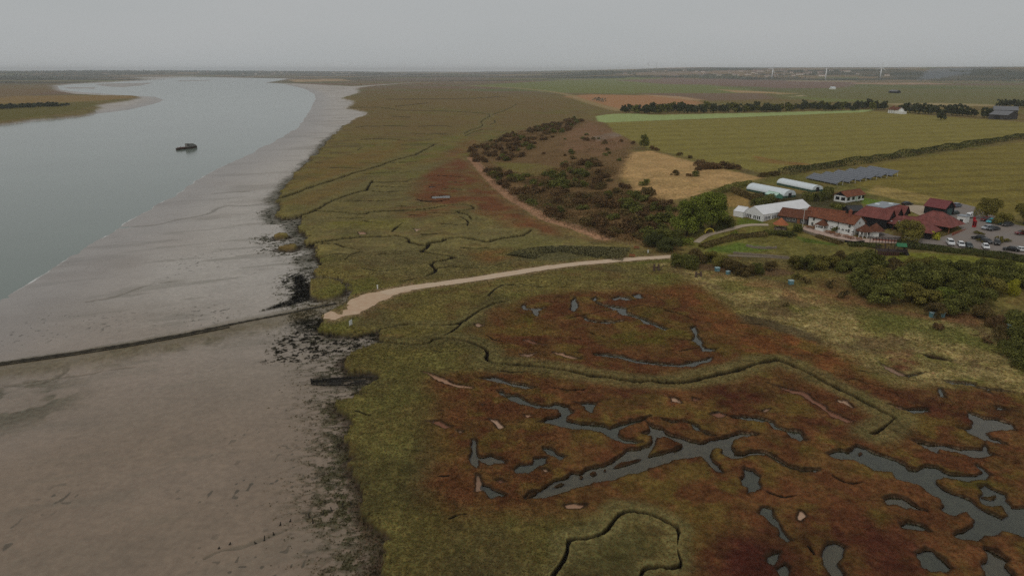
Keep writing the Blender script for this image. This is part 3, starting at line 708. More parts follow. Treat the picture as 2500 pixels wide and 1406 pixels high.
for q_ in (z1((160, 540), (260, 560), (360, 548)), z1((700, 700), (820, 712), (930, 705)), z1((1100, 830), (1230, 850), (1330, 842)), z2((300, 330), (420, 350), (520, 340)), z2((900, 560), (1020, 600), (1100, 590)), z2((1250, 700), (1380, 720)),
           z4((550, 760), (660, 800), (760, 790)), z4((1050, 640), (1160, 700), (1260, 690)), z4((860, 1180), (900, 1240)), z6((1000, 560), (1150, 600), (1260, 580)), z6((1150, 1000), (1260, 1040)), z6((1500, 60), (1620, 90), (1750, 80))):
    CREEKS.append((smooth(q_, 1), .45, .35, 0))
CREEKMASK = np.zeros((NR, NC), np.float32)
DARKMUD = lin(20, 15, 10)
NOGRASS = np.zeros((NR, NC), np.float32)
ALLC = [(wp(q_), w_, d_, l_) for q_, w_, d_, l_ in CREEKS]
for q, w, dp, lev in ALLC:          # pale grass on the banks first, so that no bank covers another channel
    if lev <= 0:
        continue
    b = box(q, 12)
    d = pld(q, X[b], Y[b]) + warp1[b] * 1.5
    paint(sst(lev * 1.1, lev * .4, d + warp2[b] * 4) * .75 * LAND[b], lin(90, 82, 50) if q[:, 1].mean() > 190 else lin(88, 80, 49), b)
    ZZ[b] += 0.10 * sst(lev, lev * .4, d) * LAND[b]
for q, w, dp, lev in CREEKS:
    q = wp(q)
    b = box(q, 12)
    d, acr = pldw(q, X[b], Y[b], w * (.8 if q[:, 1].mean() < 120 else 1.05 if q[:, 1].mean() < 185 else 1.55 if q[:, 1].mean() < 420 else 1.1), SP[b])
    d = d + warp1[b] * 0.5 * min(3, w) + (vn(X[b], Y[b], 6, 150) - .5) * w * 0.35
    hw = 0.0 * d
    sl = np.maximum(0.14, SP[b] * 0.25 * acr)
    NOGRASS[b] = np.maximum(NOGRASS[b], d < .35)
    m = sst(hw + sl, hw, d) * sst(0.05, .6, LAND[b])
    # a creek fades out where it grows finer than the sheet
    ZZ[b] = np.minimum(ZZ[b], ZZ[b] * (1 - m) + (-dp) * m)
    k = sst(hw + sl * 1.2, hw + sl * .2, d) * sst(0.05, .6, LAND[b])
    paint(k, DARKMUD, b)
    WET[b] = np.maximum(WET[b], k * .08)
    CREEKMASK[b] = np.maximum(CREEKMASK[b], k)

POOLMASK = np.zeros((NR, NC), bool)
def carve(pts, floor, col, wet, water):
    q = wp(pts)
    b = box(q, 5)
    s = sdf(q, X[b], Y[b]) + warp1[b] * 0.9 + (fbm(X[b], Y[b], 1.3, 2, 160) - .5) * .5
    for isl in ISLES:
        qi = wp(isl)
        if np.hypot(*(qi.mean(0) - q.mean(0))) < 80:
            s = np.minimum(s, -(sdf(qi, X[b], Y[b]) + warp1[b] * .4))
    if water:
        POOLMASK[b] |= s > -1.2
    NOGRASS[b] = np.maximum(NOGRASS[b], s > -.45)
    sl = np.maximum(0.13, SP[b] * .3)
    m = sst(-sl, sl * .6, s) * LAND[b]
    fl = floor + (0.55 * (fbm(X[b], Y[b], 7, 3, 161) - .5) if water else 0.10 * (fbm(X[b], Y[b], 3, 2, 161) - .5))
    ZZ[b] = np.minimum(ZZ[b], ZZ[b] * (1 - m) + fl * m)
    rim = sst(-0.55 - sl, -0.1, s) * sst(0.35, 0.0, s) * LAND[b]  # bank shade painted as a dark outline round each hollow
    paint(rim * .85, lin(34, 25, 17), b)
    paint(sst(0, sl, s) * LAND[b], col, b)
    WET[b] = np.where(s > 0, wet, WET[b])
random.seed(3)
for i, q in enumerate(POOLS):
    carve(q, -0.58, lin(88, 80, 64) if i % 3 else lin(104, 88, 70), .5, True)
PANCOL = [lin(122, 92, 70), lin(104, 80, 62), lin(96, 62, 44), lin(134, 108, 88)]
for i, q in enumerate(PANS):
    carve(q, -0.30, PANCOL[(i * 7) % 4], .7, False)

clump = .62 * fbm(X, Y, 2.0, 3, 165) + .38 * fbm(X, Y, 6.0, 2, 166)
C *= (1 + .13 * LAND * sst(330, 230, RR))[..., None]
C *= (1 + (LAND * near * (RR < 420) * (1 - np.clip(WET * 2, 0, 1)) * 1.05 * (clump - .5)))[..., None]
# ------------------------------------------------------------ hard standings: the sheet is flattened under them
def flatten(q, dz=-0.06, m=1.0):
    b = box(q, 8)
    s = sdf(q, X[b], Y[b])
    k = sst(-m, 0, s)
    ZZ[b] = ZZ[b] * (1 - k) + (hc(X[b], Y[b]) + dz) * k
def ribbon(line, w0, w1=None):
    w1 = w0 if w1 is None else w1
    p = np.array(line, float)
    t = np.gradient(p, axis=0)
    t /= np.linalg.norm(t, axis=1)[:, None] + 1e-9
    nrm = np.stack([-t[:, 1], t[:, 0]], 1)
    w = np.linspace(w0, w1, len(p))[:, None] * .5
    return np.vstack([p + nrm * w, (p - nrm * w)[::-1]])
TRACK_L = smooth(lp([(935, 716), (1000, 703), (1080, 693), (1160, 681.5), (1240, 669), (1320, 656), (1360, 650), (1450, 640.5), (1540, 633), (1600, 629), (1645, 626)]), 2)
TRACK = ribbon(TRACK_L, 4.4, 3.6)
def rough(q, step, amp):
    q = dense_(np.vstack([q, q[:1]]), step)[:-1]
    return q + np.column_stack([vn(q[:, 0], q[:, 1], step * 1.5, 171) - .5, vn(q[:, 0], q[:, 1], step * 1.5, 172) - .5]) * amp * 2
def dense_(line, step):
    o = []
    for a_, b_ in zip(line, line[1:]):
        k_ = max(1, int(np.linalg.norm(b_ - a_) / step))
        o += [a_ + (b_ - a_) * i_ / k_ for i_ in range(k_)]
    return np.array(o + [line[-1]])
TRACK = rough(TRACK, 1.6, .35)
APRON = lp([(1010, 697), (1005, 709), (950, 728), (905, 748), (872, 765), (838, 775), (812, 783), (797, 777), (790, 764), (806, 758), (830, 768), (848, 752), (856, 728), (885, 717), (940, 709)])
APRON = rough(APRON, 1.2, 1.1)
CARPARK = lp([(2186, 590), (2215, 598), (2330, 607), (2420, 615), (2500, 622), (2620, 640), (2700, 610), (2560, 565), (2480, 548), (2420, 525), (2380, 505), (2335, 494), (2312, 498), (2316, 520), (2290, 540), (2340, 552), (2350, 562), (2296, 580), (2240, 580)])
YARD = lp([(2100, 575), (2150, 566), (2180, 575), (2200, 578), (2186, 590), (2140, 588)])
REARYARD = lp([(2210, 499), (2262, 503), (2290, 516), (2270, 528), (2250, 528), (2218, 514)])
PATIO = lp([(1964, 552), (2085, 577), (2100, 582), (2190, 588), (2192, 595), (2120, 592), (2083, 590), (2040, 582), (1990, 570), (1958, 560)])
GPATH1 = ribbon(smooth(lp([(1700, 592), (1722, 576), (1740, 570), (1790, 558), (1812, 551), (1840, 548.5), (1876, 549)]), 2), 2.4, 2.6)
GPATH2 = ribbon(smooth(lp([(1770, 624), (1850, 626), (1930, 631)]), 1), 2.0)
for q in (TRACK, APRON, CARPARK, YARD, REARYARD, PATIO, GPATH1, GPATH2):
    flatten(q)
bb = box(TRACK_L, 16)
dtr = pld(TRACK_L, X[bb], Y[bb])
paint(sst(8, 3, dtr + warp1[bb] * 4) * .5 * LAND[bb], lin(90, 84, 44), bb)

for q in (APRON, TRACK):
    b = box(q, 6)
    paint(sst(-3.0, .3, sdf(q, X[b], Y[b]) + warp1[b] * 3 + warp0[b] * 2) * .75 * LAND[b], lin(122, 102, 76), b)
# causeway bank across the mud
CW = [(850, 736), (780, 752), (700, 770), (600, 790), (450, 822), (300, 850), (150, 873), (0, 893), (-150, 915), (-500, 965)]
CW_L = smooth(wp(CW, -0.9), 2)
b = box(CW_L, 14)
d = pld(CW_L, X[b], Y[b])
k = sst(7.5, 2.4, d + warp1[b] * 2.5)
ZZ[b] = np.maximum(ZZ[b], ZZ[b] * (1 - k) + np.where(X[b] < -33, -0.95, -0.5) * k)
paint(k * .8 * MUDM[b], lin(92, 82, 64), b)

def gz(x, y):
    """height of the ground sheet under a point"""
    r = math.hypot(x, y)
    a = math.atan2(x, y)
    i = int(np.clip(np.searchsorted(ring, r) - 1, 0, NR - 2))
    j = int(np.clip(np.searchsorted(azr, a) - 1, 0, NC - 2))
    fi = (r - ring[i]) / (ring[i + 1] - ring[i])
    fj = (a - azr[j]) / (azr[j + 1] - azr[j])
    z = ZZ[i:i + 2, j:j + 2]
    return float((z[0, 0] * (1 - fj) + z[0, 1] * fj) * (1 - fi) + (z[1, 0] * (1 - fj) + z[1, 1] * fj) * fi)
# ------------------------------------------------------------ materials
MATS = {}
def nodes_of(name):
    m = bpy.data.materials.new(name)
    m.use_nodes = True
    t = m.node_tree
    return m, t, t.nodes['Principled BSDF']

def mat(name, col, rough=0.8, var=0.25, scale=3.0, bump=0.0, metal=0.0, stretch=(1, 1, 1), col2=None, spec=0.3, rnd=0.0, alpha=None):
    """noise-mottled surface; rnd = brightness spread between objects"""
    if name in MATS:
        return MATS[name]
    m, t, p = nodes_of(name)
    N, K = t.nodes.new, t.links.new
    c = N('ShaderNodeTexCoord')
    mp = N('ShaderNodeMapping')
    mp.inputs['Scale'].default_value = stretch
    K(c.outputs['Object'], mp.inputs['Vector'])
    n = N('ShaderNodeTexNoise')
    n.inputs['Scale'].default_value = scale
    n.inputs['Detail'].default_value = 5
    n.inputs['Roughness'].default_value = 0.65
    K(mp.outputs[0], n.inputs['Vector'])
    r = N('ShaderNodeValToRGB')
    r.color_ramp.elements[0].position = 0.3
    r.color_ramp.elements[1].position = 0.7
    a = np.array(col)
    lo = a * (1 - var)
    hi = np.array(col2) if col2 is not None else np.minimum(a * (1 + var), .9)
    r.color_ramp.elements[0].color = (*lo, 1)
    r.color_ramp.elements[1].color = (*hi, 1)
    K(n.outputs['Fac'], r.inputs[0])
    out = r.outputs[0]
    if rnd > 0:
        oi = N('ShaderNodeObjectInfo')
        mr = N('ShaderNodeMapRange')
        mr.inputs[3].default_value = 1 - rnd
        mr.inputs[4].default_value = 1 + rnd
        K(oi.outputs['Random'], mr.inputs[0])
        h = N('ShaderNodeVectorMath')
        h.operation = 'SCALE'
        K(out, h.inputs[0])
        K(mr.outputs[0], h.inputs['Scale'])
        out = h.outputs[0]
    K(out, p.inputs['Base Color'])
    p.inputs['Roughness'].default_value = rough
    p.inputs['Metallic'].default_value = metal
    p.inputs['Specular IOR Level'].default_value = spec
    if bump > 0:
        b = N('ShaderNodeBump')
        b.inputs['Strength'].default_value = bump
        b.inputs['Distance'].default_value = 0.1
        K(n.outputs['Fac'], b.inputs['Height'])
        K(b.outputs[0], p.inputs['Normal'])
    MATS[name] = m
    return m

def ground_mat():
    m, t, p = nodes_of('ground')
    N, K = t.nodes.new, t.links.new
    at_ = N('ShaderNodeAttribute')
    at_.attribute_name = 'albedo'
    aw = N('ShaderNodeAttribute')
    aw.attribute_name = 'wet'
    g = N('ShaderNodeNewGeometry')
    def noise(s, d, ro=.6):
        n = N('ShaderNodeTexNoise')
        n.inputs['Scale'].default_value = s
        n.inputs['Detail'].default_value = d
        n.inputs['Roughness'].default_value = ro
        K(g.outputs['Position'], n.inputs['Vector'])
        return n
    n1, n2 = noise(0.9, 6, .7), noise(0.11, 5)
    def remap(o, a, b, lo, hi):
        r = N('ShaderNodeMapRange')
        r.inputs[1].default_value, r.inputs[2].default_value = a, b
        r.inputs[3].default_value, r.inputs[4].default_value = lo, hi
        K(o, r.inputs[0])
        return r.outputs[0]
    def mul(a, b):
        r = N('ShaderNodeMath')
        r.operation = 'MULTIPLY'
        K(a, r.inputs[0])
        K(b, r.inputs[1])
        return r.outputs[0]
    dryv = mul(remap(n1.outputs['Fac'], .32, .68, .52, 1.48), remap(n2.outputs['Fac'], .3, .7, .86, 1.14))
    wetv = mul(remap(n1.outputs['Fac'], .25, .75, .91, 1.09), remap(n2.outputs['Fac'], .3, .7, .95, 1.05))
    mixv = N('ShaderNodeMix')
    K(aw.outputs['Fac'], mixv.inputs[0])
    K(dryv, mixv.inputs[2])
    K(wetv, mixv.inputs[3])
    sc = N('ShaderNodeVectorMath')
    sc.operation = 'SCALE'
    K(at_.outputs['Color'], sc.inputs[0])
    K(mixv.outputs[0], sc.inputs['Scale'])
    n3 = noise(3.6, 4)
    hu = N('ShaderNodeValToRGB')                # patches of browner and greener growth
    hu.color_ramp.elements[0].position, hu.color_ramp.elements[1].position = .36, .64
    hu.color_ramp.elements[0].color = (1.14, .94, .86, 1)
    hu.color_ramp.elements[1].color = (.88, 1.05, 1.06, 1)
    K(n3.outputs['Fac'], hu.inputs[0])
    hw = N('ShaderNodeMix')
    hw.data_type = 'RGBA'
    hw.inputs[7].default_value = (1, 1, 1, 1)
    K(aw.outputs['Fac'], hw.inputs[0])
    K(hu.outputs[0], hw.inputs[6])
    hm_ = N('ShaderNodeVectorMath')
    hm_.operation = 'MULTIPLY'
    K(sc.outputs[0], hm_.inputs[0])
    K(hw.outputs[2], hm_.inputs[1])
    K(hm_.outputs[0], p.inputs['Base Color'])
    K(remap(aw.outputs['Fac'], 0, 1, .95, .42), p.inputs['Roughness'])
    K(remap(aw.outputs['Fac'], 0, 1, .05, .5), p.inputs['Specular IOR Level'])
    bp = N('ShaderNodeBump')
    bp.inputs['Distance'].default_value = 0.25
    K(remap(aw.outputs['Fac'], 0, .8, .55, .05), bp.inputs['Strength'])
    K(n1.outputs['Fac'], bp.inputs['Height'])
    K(bp.outputs[0], p.inputs['Normal'])
    return m

def water_mat(name, col, rough, wave, spec=.5):
    m, t, p = nodes_of(name)
    N, K = t.nodes.new, t.links.new
    g = N('ShaderNodeNewGeometry')
    n = N('ShaderNodeTexNoise')
    n.inputs['Scale'].default_value = wave[0]
    n.inputs['Detail'].default_value = 4
    K(g.outputs['Position'], n.inputs['Vector'])
    n2 = N('ShaderNodeTexNoise')
    n2.inputs['Scale'].default_value = 0.012
    n2.inputs['Detail'].default_value = 4
    K(g.outputs['Position'], n2.inputs['Vector'])
    r = N('ShaderNodeValToRGB')
    r.color_ramp.elements[0].position, r.color_ramp.elements[1].position = .35, .65
    r.color_ramp.elements[0].color = (*[c * .93 for c in col], 1)
    r.color_ramp.elements[1].color = (*[c * 1.06 for c in col], 1)
    K(n2.outputs['Fac'], r.inputs[0])
    K(r.outputs[0], p.inputs['Base Color'])
    p.inputs['Roughness'].default_value = rough
    p.inputs['Specular IOR Level'].default_value = spec
    p.inputs['IOR'].default_value = 1.33
    b = N('ShaderNodeBump')
    b.inputs['Strength'].default_value = wave[1]
    b.inputs['Distance'].default_value = 0.2
    K(n.outputs['Fac'], b.inputs['Height'])
    K(b.outputs[0], p.inputs['Normal'])
    return m

def pool_mat():
    """thin clear water: the mud shows through, the sky is mirrored"""
    m = bpy.data.materials.new('pool_water')
    m.use_nodes = True
    t = m.node_tree
    t.nodes.clear()
    N, K = t.nodes.new, t.links.new
    o, mxs, tr, gl, fr = N('ShaderNodeOutputMaterial'), N('ShaderNodeMixShader'), N('ShaderNodeBsdfTransparent'), N('ShaderNodeBsdfGlossy'), N('ShaderNodeFresnel')
    g, n, b = N('ShaderNodeNewGeometry'), N('ShaderNodeTexNoise'), N('ShaderNodeBump')
    n.inputs['Scale'].default_value = 1.6
    n.inputs['Detail'].default_value = 3
    K(g.outputs['Position'], n.inputs['Vector'])
    b.inputs['Strength'].default_value = .03
    b.inputs['Distance'].default_value = .2
    K(n.outputs['Fac'], b.inputs['Height'])
    fr.inputs['IOR'].default_value = 1.6
    K(b.outputs[0], fr.inputs['Normal'])
    K(b.outputs[0], gl.inputs['Normal'])
    gl.inputs['Roughness'].default_value = .04
    tr.inputs['Color'].default_value = (.78, .86, .82, 1)
    K(fr.outputs[0], mxs.inputs[0])
    K(tr.outputs[0], mxs.inputs[1])
    K(gl.outputs[0], mxs.inputs[2])
    K(mxs.outputs[0], o.inputs['Surface'])
    return m

# ------------------------------------------------------------ object helpers
def link(name, me, material, parent=None):
    o = bpy.data.objects.new(name, me)
    COL.objects.link(o)
    if material is not None and not me.materials:
        me.materials.append(material)
    if parent is not None:
        o.parent = parent
    return o

def tag(o, label=None, cat=None, group=None, kind=None):
    if label:
        o['label'] = label
    if cat:
        o['category'] = cat
    if group:
        o['group'] = group
    if kind:
        o['kind'] = kind
    return o

def empty(name, loc=(0, 0, 0), rz=0.0, label=None, cat=None, group=None):
    o = bpy.data.objects.new(name, None)
    o.empty_display_size = 0.5
    COL.objects.link(o)
    o.location = loc
    o.rotation_euler = (0, 0, rz)
    return tag(o, label, cat, group)

def copy_tree(o, parent=None):
    c = o.copy()
    COL.objects.link(c)
    if parent is not None:
        c.parent = parent
    for ch in o.children:
        copy_tree(ch, c)
    return c

class MB:
    """collects simple shapes into one mesh"""
    def __init__(s):
        s.v, s.f = [], []
    def add(s, vs, fs):
        n = len(s.v)
        s.v += [tuple(map(float, q)) for q in vs]
        s.f += [tuple(i + n for i in f) for f in fs]
        return s
    def box(s, x0, x1, y0, y1, z0, z1):
        return s.hexa([(x0, y0, z0), (x1, y0, z0), (x1, y1, z0), (x0, y1, z0), (x0, y0, z1), (x1, y0, z1), (x1, y1, z1), (x0, y1, z1)])
    def hexa(s, v):
        return s.add(v, [(3, 2, 1, 0), (4, 5, 6, 7), (0, 1, 5, 4), (1, 2, 6, 5), (2, 3, 7, 6), (3, 0, 4, 7)])
    def slab(s, quad, t):
        """a quad (counter-clockwise seen from outside) given a thickness t inwards"""
        q = [Vector(p) for p in quad]
        n = (q[1] - q[0]).cross(q[-1] - q[0]).normalized() * -t
        k = len(q)
        v = q + [p + n for p in q]
        f = [tuple(range(k)), tuple(range(2 * k - 1, k - 1, -1))] + [(i, i + k, (i + 1) % k + k, (i + 1) % k) for i in range(k)]
        return s.add(v, f)
    def prism(s, prof, x0, x1, axis='x'):
        """profile of (a, z) points extruded along an axis"""
        n = len(prof)
        if axis == 'x':
            v = [(x0, a, z) for a, z in prof] + [(x1, a, z) for a, z in prof]
        else:
            v = [(a, x0, z) for a, z in prof] + [(a, x1, z) for a, z in prof]
        return s.add(v, [tuple(range(n - 1, -1, -1)), tuple(range(n, 2 * n))] + [(i, (i + 1) % n, (i + 1) % n + n, i + n) for i in range(n)])
    def tube(s, a, b, r0, r1=None, n=8, caps=True):
        r1 = r0 if r1 is None else r1
        a, b = Vector(a), Vector(b)
        d = (b - a).normalized()
        u = d.orthogonal().normalized()
        w = d.cross(u)
        v = []
        for c, r in ((a, r0), (b, r1)):
            v += [c + (u * math.cos(2 * math.pi * i / n) + w * math.sin(2 * math.pi * i / n)) * r for i in range(n)]
        f = [(i, (i + 1) % n, (i + 1) % n + n, i + n) for i in range(n)]
        if caps:
            f += [tuple(range(n - 1, -1, -1)), tuple(range(n, 2 * n))]
        return s.add(v, f)
    def mesh(s, name, smooth=False):
        me = bpy.data.meshes.new(name)
        me.from_pydata(s.v, [], s.f)
        if smooth:
            me.polygons.foreach_set('use_smooth', [True] * len(me.polygons))
        me.update()
        return me
    def build(s, name, material, parent=None, smooth=False, bevel=0.0):
        o = link(name, s.mesh(name, smooth), material, parent)
        if bevel > 0:
            m = o.modifiers.new('bevel', 'BEVEL')
            m.width = bevel
            m.segments = 2
            m.limit_method = 'ANGLE'
        return o

def fast_mesh(name, verts, quads, smooth=True):
    me = bpy.data.meshes.new(name)
    nv, nf, k = len(verts), len(quads), quads.shape[1]
    me.vertices.add(nv)
    me.vertices.foreach_set('co', np.ascontiguousarray(verts, np.float32).ravel())
    me.loops.add(nf * k)
    me.loops.foreach_set('vertex_index', np.ascontiguousarray(quads, np.int32).ravel())
    me.polygons.add(nf)
    me.polygons.foreach_set('loop_start', np.arange(0, nf * k, k, dtype=np.int32))
    me.polygons.foreach_set('use_smooth', np.full(nf, smooth))
    me.update(calc_edges=True)
    return me

# ------------------------------------------------------------ the ground sheet
V = np.stack([X, Y, ZZ], -1).reshape(-1, 3)
ii, jj = np.meshgrid(np.arange(NR - 1), np.arange(NC - 1), indexing='ij')
q0 = (ii * NC + jj).ravel()
me = fast_mesh('ground', V, np.stack([q0, q0 + 1, q0 + NC + 1, q0 + NC], 1))
a = me.attributes.new('albedo', 'FLOAT_COLOR', 'POINT')
a.data.foreach_set('color', np.concatenate([np.clip(C, 0, .9), np.ones((NR, NC, 1), np.float32)], -1).astype(np.float32).ravel())
a = me.attributes.new('wet', 'FLOAT', 'POINT')
a.data.foreach_set('value', np.clip(WET, 0, 1).astype(np.float32).ravel())
ground = tag(link('ground', me, ground_mat()), 'salt marsh, mudflat and fields of the river bank', kind='structure')

def flat_water(name, polys, z, m, grow):
    v, f = [], []
    from mathutils.geometry import tessellate_polygon
    for q in polys:
        n = len(v)
        if len(q) < 4:
            continue
        c = q
        if grow > 0:
            t = np.roll(q, -1, 0) - np.roll(q, 1, 0)
            t /= np.linalg.norm(t, axis=1)[:, None] + 1e-9
            nr = np.stack([t[:, 1], -t[:, 0]], 1)
            ar = 0.5 * np.sum(q[:, 0] * np.roll(q[:, 1], -1) - np.roll(q[:, 0], -1) * q[:, 1])
            c = q + nr * grow * (1 if ar > 0 else -1)
        tr = tessellate_polygon([[Vector((x, y, 0)) for x, y in c]])
        v += [(x, y, z) for x, y in c]
        for t in tr:
            a_, b_, c_2 = (Vector(v[n + k]) for k in t)
            f.append(tuple(n + k for k in (t if (b_ - a_).cross(c_2 - a_).z > 0 else t[::-1])))
    me = bpy.data.meshes.new(name)
    me.from_pydata(v, [], f)
    me.update()
    return link(name, me, m)
big = np.array([(-9000, -300), (2500, -300), (2500, 9000), (-9000, 9000)], float)
tag(flat_water('river_water', [big], WL, water_mat('river_water', lin(90, 98, 90, .58), .14, (.35, .10)), 0), 'grey-green tidal river', kind='structure')
# one sheet of standing water under the lower marsh; it shows wherever a pool is cut deeper than its level
pf_ = POOLMASK[:-1, :-1] | POOLMASK[1:, :-1] | POOLMASK[:-1, 1:] | POOLMASK[1:, 1:]
fi = q0[pf_.ravel()]
fq = np.stack([fi, fi + 1, fi + NC + 1, fi + NC], 1)
uq, inv = np.unique(fq, return_inverse=True)
pv_ = np.column_stack([X.ravel()[uq], Y.ravel()[uq], np.full(len(uq), POOL_Z)])
pools = link('pool_water', fast_mesh('pool_water', pv_, inv.reshape(fq.shape)), pool_mat())
tag(pools, 'still water lying in the marsh pools', kind='structure')

# ------------------------------------------------------------ surfaced paths
def sheet(name, q, dz, material, step=2.5):
    """a surfaced area laid over the flattened ground"""
    import bmesh
    me = bpy.data.meshes.new(name)
    bm = bmesh.new()
    f = bm.faces.new([bm.verts.new((x, y, 0)) for x, y in q])
    bm.normal_update()
    if f.normal.z < 0:
        f.normal_flip()
    bmesh.ops.triangulate(bm, faces=bm.faces[:])
    for _ in range(5):
        es = [e for e in bm.edges if e.calc_length() > step * 2]
        if not es:
            break
        bmesh.ops.subdivide_edges(bm, edges=es, cuts=1, use_grid_fill=False)
        bmesh.ops.triangulate(bm, faces=[x for x in bm.faces if len(x.verts) > 3])
    P = np.array([v.co[:2] for v in bm.verts])
    h = hc(P[:, 0], P[:, 1]) + dz
    for v, z in zip(bm.verts, h):
        v.co.z = z
    bm.to_mesh(me)
    bm.free()
    return link(name, me, material)
GRAVEL = mat('pale gravel', lin(176, 158, 136), .95, .14, .6, .3, col2=lin(160, 136, 112))
CHALKY = mat('pinkish rubble', lin(182, 160, 134), .95, .22, .5, .5, col2=lin(150, 122, 98))
TARMAC = mat('worn car park gravel', lin(112, 105, 100), .95, .12, .25, .2, col2=lin(108, 97, 88))
PAVE = mat('pinkish paving', lin(146, 126, 114), .9, .14, .9, .2)
GPATHM = mat('pale path gravel', lin(140, 126, 108), .95, .12, .7, .2)
tag(sheet('track', TRACK, .04, GRAVEL), 'straight pale gravel track across the marsh', kind='structure')
tag(sheet('gravel_apron', APRON, .02, CHALKY, 1.2), 'pinkish rubble apron at the end of the track', kind='structure')
tag(sheet('car_park', CARPARK, .02, TARMAC), 'grey gravel car park of the inn', kind='structure')
tag(sheet('yard', YARD, .03, TARMAC), 'grey yard beside the inn', kind='structure')
tag(sheet('rear_yard', REARYARD, .02, GPATHM), 'pale yard behind the black barn', kind='structure')
tag(sheet('terrace', PATIO, .05, PAVE), 'pinkish paved terrace in front of the inn', kind='structure')
tag(sheet('garden_path', GPATH1, .03, GPATHM), 'curving pale garden path', kind='structure')
tag(sheet('lower_path', GPATH2, .03, mat('worn earth path', lin(100, 90, 74), .95, .2, .7)), 'straight lower garden path', kind='structure')
# ------------------------------------------------------------ buildings
Dp = lambda x, y: at(1740 + x / 5.682, 420 + y / 5.682)
Ep = lambda x, y: at(2080 + x / 5.952, 440 + y / 5.952)
KB = 0.58
WHITE = mat('white render', lin(190, 190, 180, KB), .85, .08, .8, col2=lin(196, 194, 184, KB))
TENT = mat('white tent cloth', (.83, .82, .82), .6, .06, .5)
CLAY = mat('weathered clay tiles', lin(84, 50, 36, KB), .9, .35, 1.1, .3, col2=lin(114, 68, 46, KB))
CLAYD = mat('dark brown tiles', lin(76, 46, 34, KB), .9, .3, 1.0, .3, col2=lin(94, 58, 40, KB))
CLAYO = mat('orange tiles', lin(132, 78, 50, KB), .9, .2, 1.2, .2)
REDT = mat('red tiles', lin(92, 53, 48, KB), .9, .18, .6, .2, col2=lin(112, 66, 60, KB))
BLACKW = mat('black weatherboard', lin(26, 26, 28, KB), .8, .2, 1.0, stretch=(1, 1, 6))
DARKG = mat('dark glass', (.012, .014, .016), .15, .1, 1.0, spec=.6)
FRAMEW = mat('white window frame', lin(176, 176, 172, KB), .6, .05)
LEAD = mat('grey flat roofing', lin(118, 122, 126, KB), .8, .1, .4)
TIMBER = mat('weathered timber', lin(72, 58, 48, KB), .9, .25, 3.0, stretch=(1, 1, .3))
BROWNW = mat('brown timber', lin(112, 72, 46, KB), .85, .2, 3.0)
BRICK = mat('red brick', lin(112, 66, 52, KB), .9, .2, 2.0)
STONE = mat('grey brown stone', lin(104, 94, 82, KB), .95, .25, 1.2, .3)
BLACKM = mat('black metal', (.015, .015, .016), .5, .1)
GREENR = mat('green roofing felt', lin(44, 92, 62, KB), .8, .12, 2.0)
STEEL = mat('painted steel', lin(190, 194, 196, KB), .5, .04)

def frame(name, A, B, label, cat, group=None, dz=0.0):
    a, b = Vector(A[:2]), Vector(B[:2])
    z = min(A[2], B[2]) + dz
    e = empty(name, (a.x, a.y, z), math.atan2(b.y - a.y, b.x - a.x), label, cat, group)
    return e, (b - a).length

def gable_roof(root, L_, D_, eave, ridge, m, over=.35, th=.16, name='roof', x0=0.0, y0=0.0):
    mb = MB()
    s = (ridge - eave) / (D_ / 2)
    zo = eave - s * over
    xa, xb, ya, yb, ym = x0 - over, x0 + L_ + over, y0 - over, y0 + D_ + over, y0 + D_ / 2
    e = .05
    mb.slab([(xa, ya, zo + e), (xb, ya, zo + e), (xb, ym, ridge + e), (xa, ym, ridge + e)], -th)
    mb.slab([(xb, yb, zo + e), (xa, yb, zo + e), (xa, ym, ridge + e), (xb, ym, ridge + e)], -th)
    mb.box(xa, xb, ym - .14, ym + .14, ridge + .06, ridge + .30)
    return mb.build(name, m, root)

def gable_walls(root, L_, D_, eave, ridge, m, name='wall', x0=0.0, y0=0.0, base=-1.0):
    mb = MB().prism([(y0, base), (y0 + D_, base), (y0 + D_, eave), (y0 + D_ / 2, ridge), (y0, eave)], x0, x0 + L_)
    return mb.build(name, m, root)

def hip_roof(root, L_, D_, eave, ridge, m, over=.5, inset=None, name='roof', x0=0.0, y0=0.0):
    i = D_ / 2 if inset is None else inset
    i = min(i, L_ / 2 - .02)
    zo = eave - .25
    xa, xb, ya, yb, ym = x0 - over, x0 + L_ + over, y0 - over, y0 + D_ + over, y0 + D_ / 2
    p = [(xa, ya, zo), (xb, ya, zo), (xb, yb, zo), (xa, yb, zo), (x0 + i, ym, ridge), (x0 + L_ - i, ym, ridge)]
    mb = MB().add(p, [(0, 1, 5, 4), (1, 2, 5), (2, 3, 4, 5), (3, 0, 4), (3, 2, 1, 0)])
    mb.tube(p[4], p[5], .14, n=6) if L_ - 2 * i > .3 else None
    for c, k in ((0, 4), (1, 5), (2, 5), (3, 4)):
        mb.tube(Vector(p[c]) + Vector((0, 0, .03)), p[k], .10, n=5, caps=False)
    return mb.build(name, m, root)

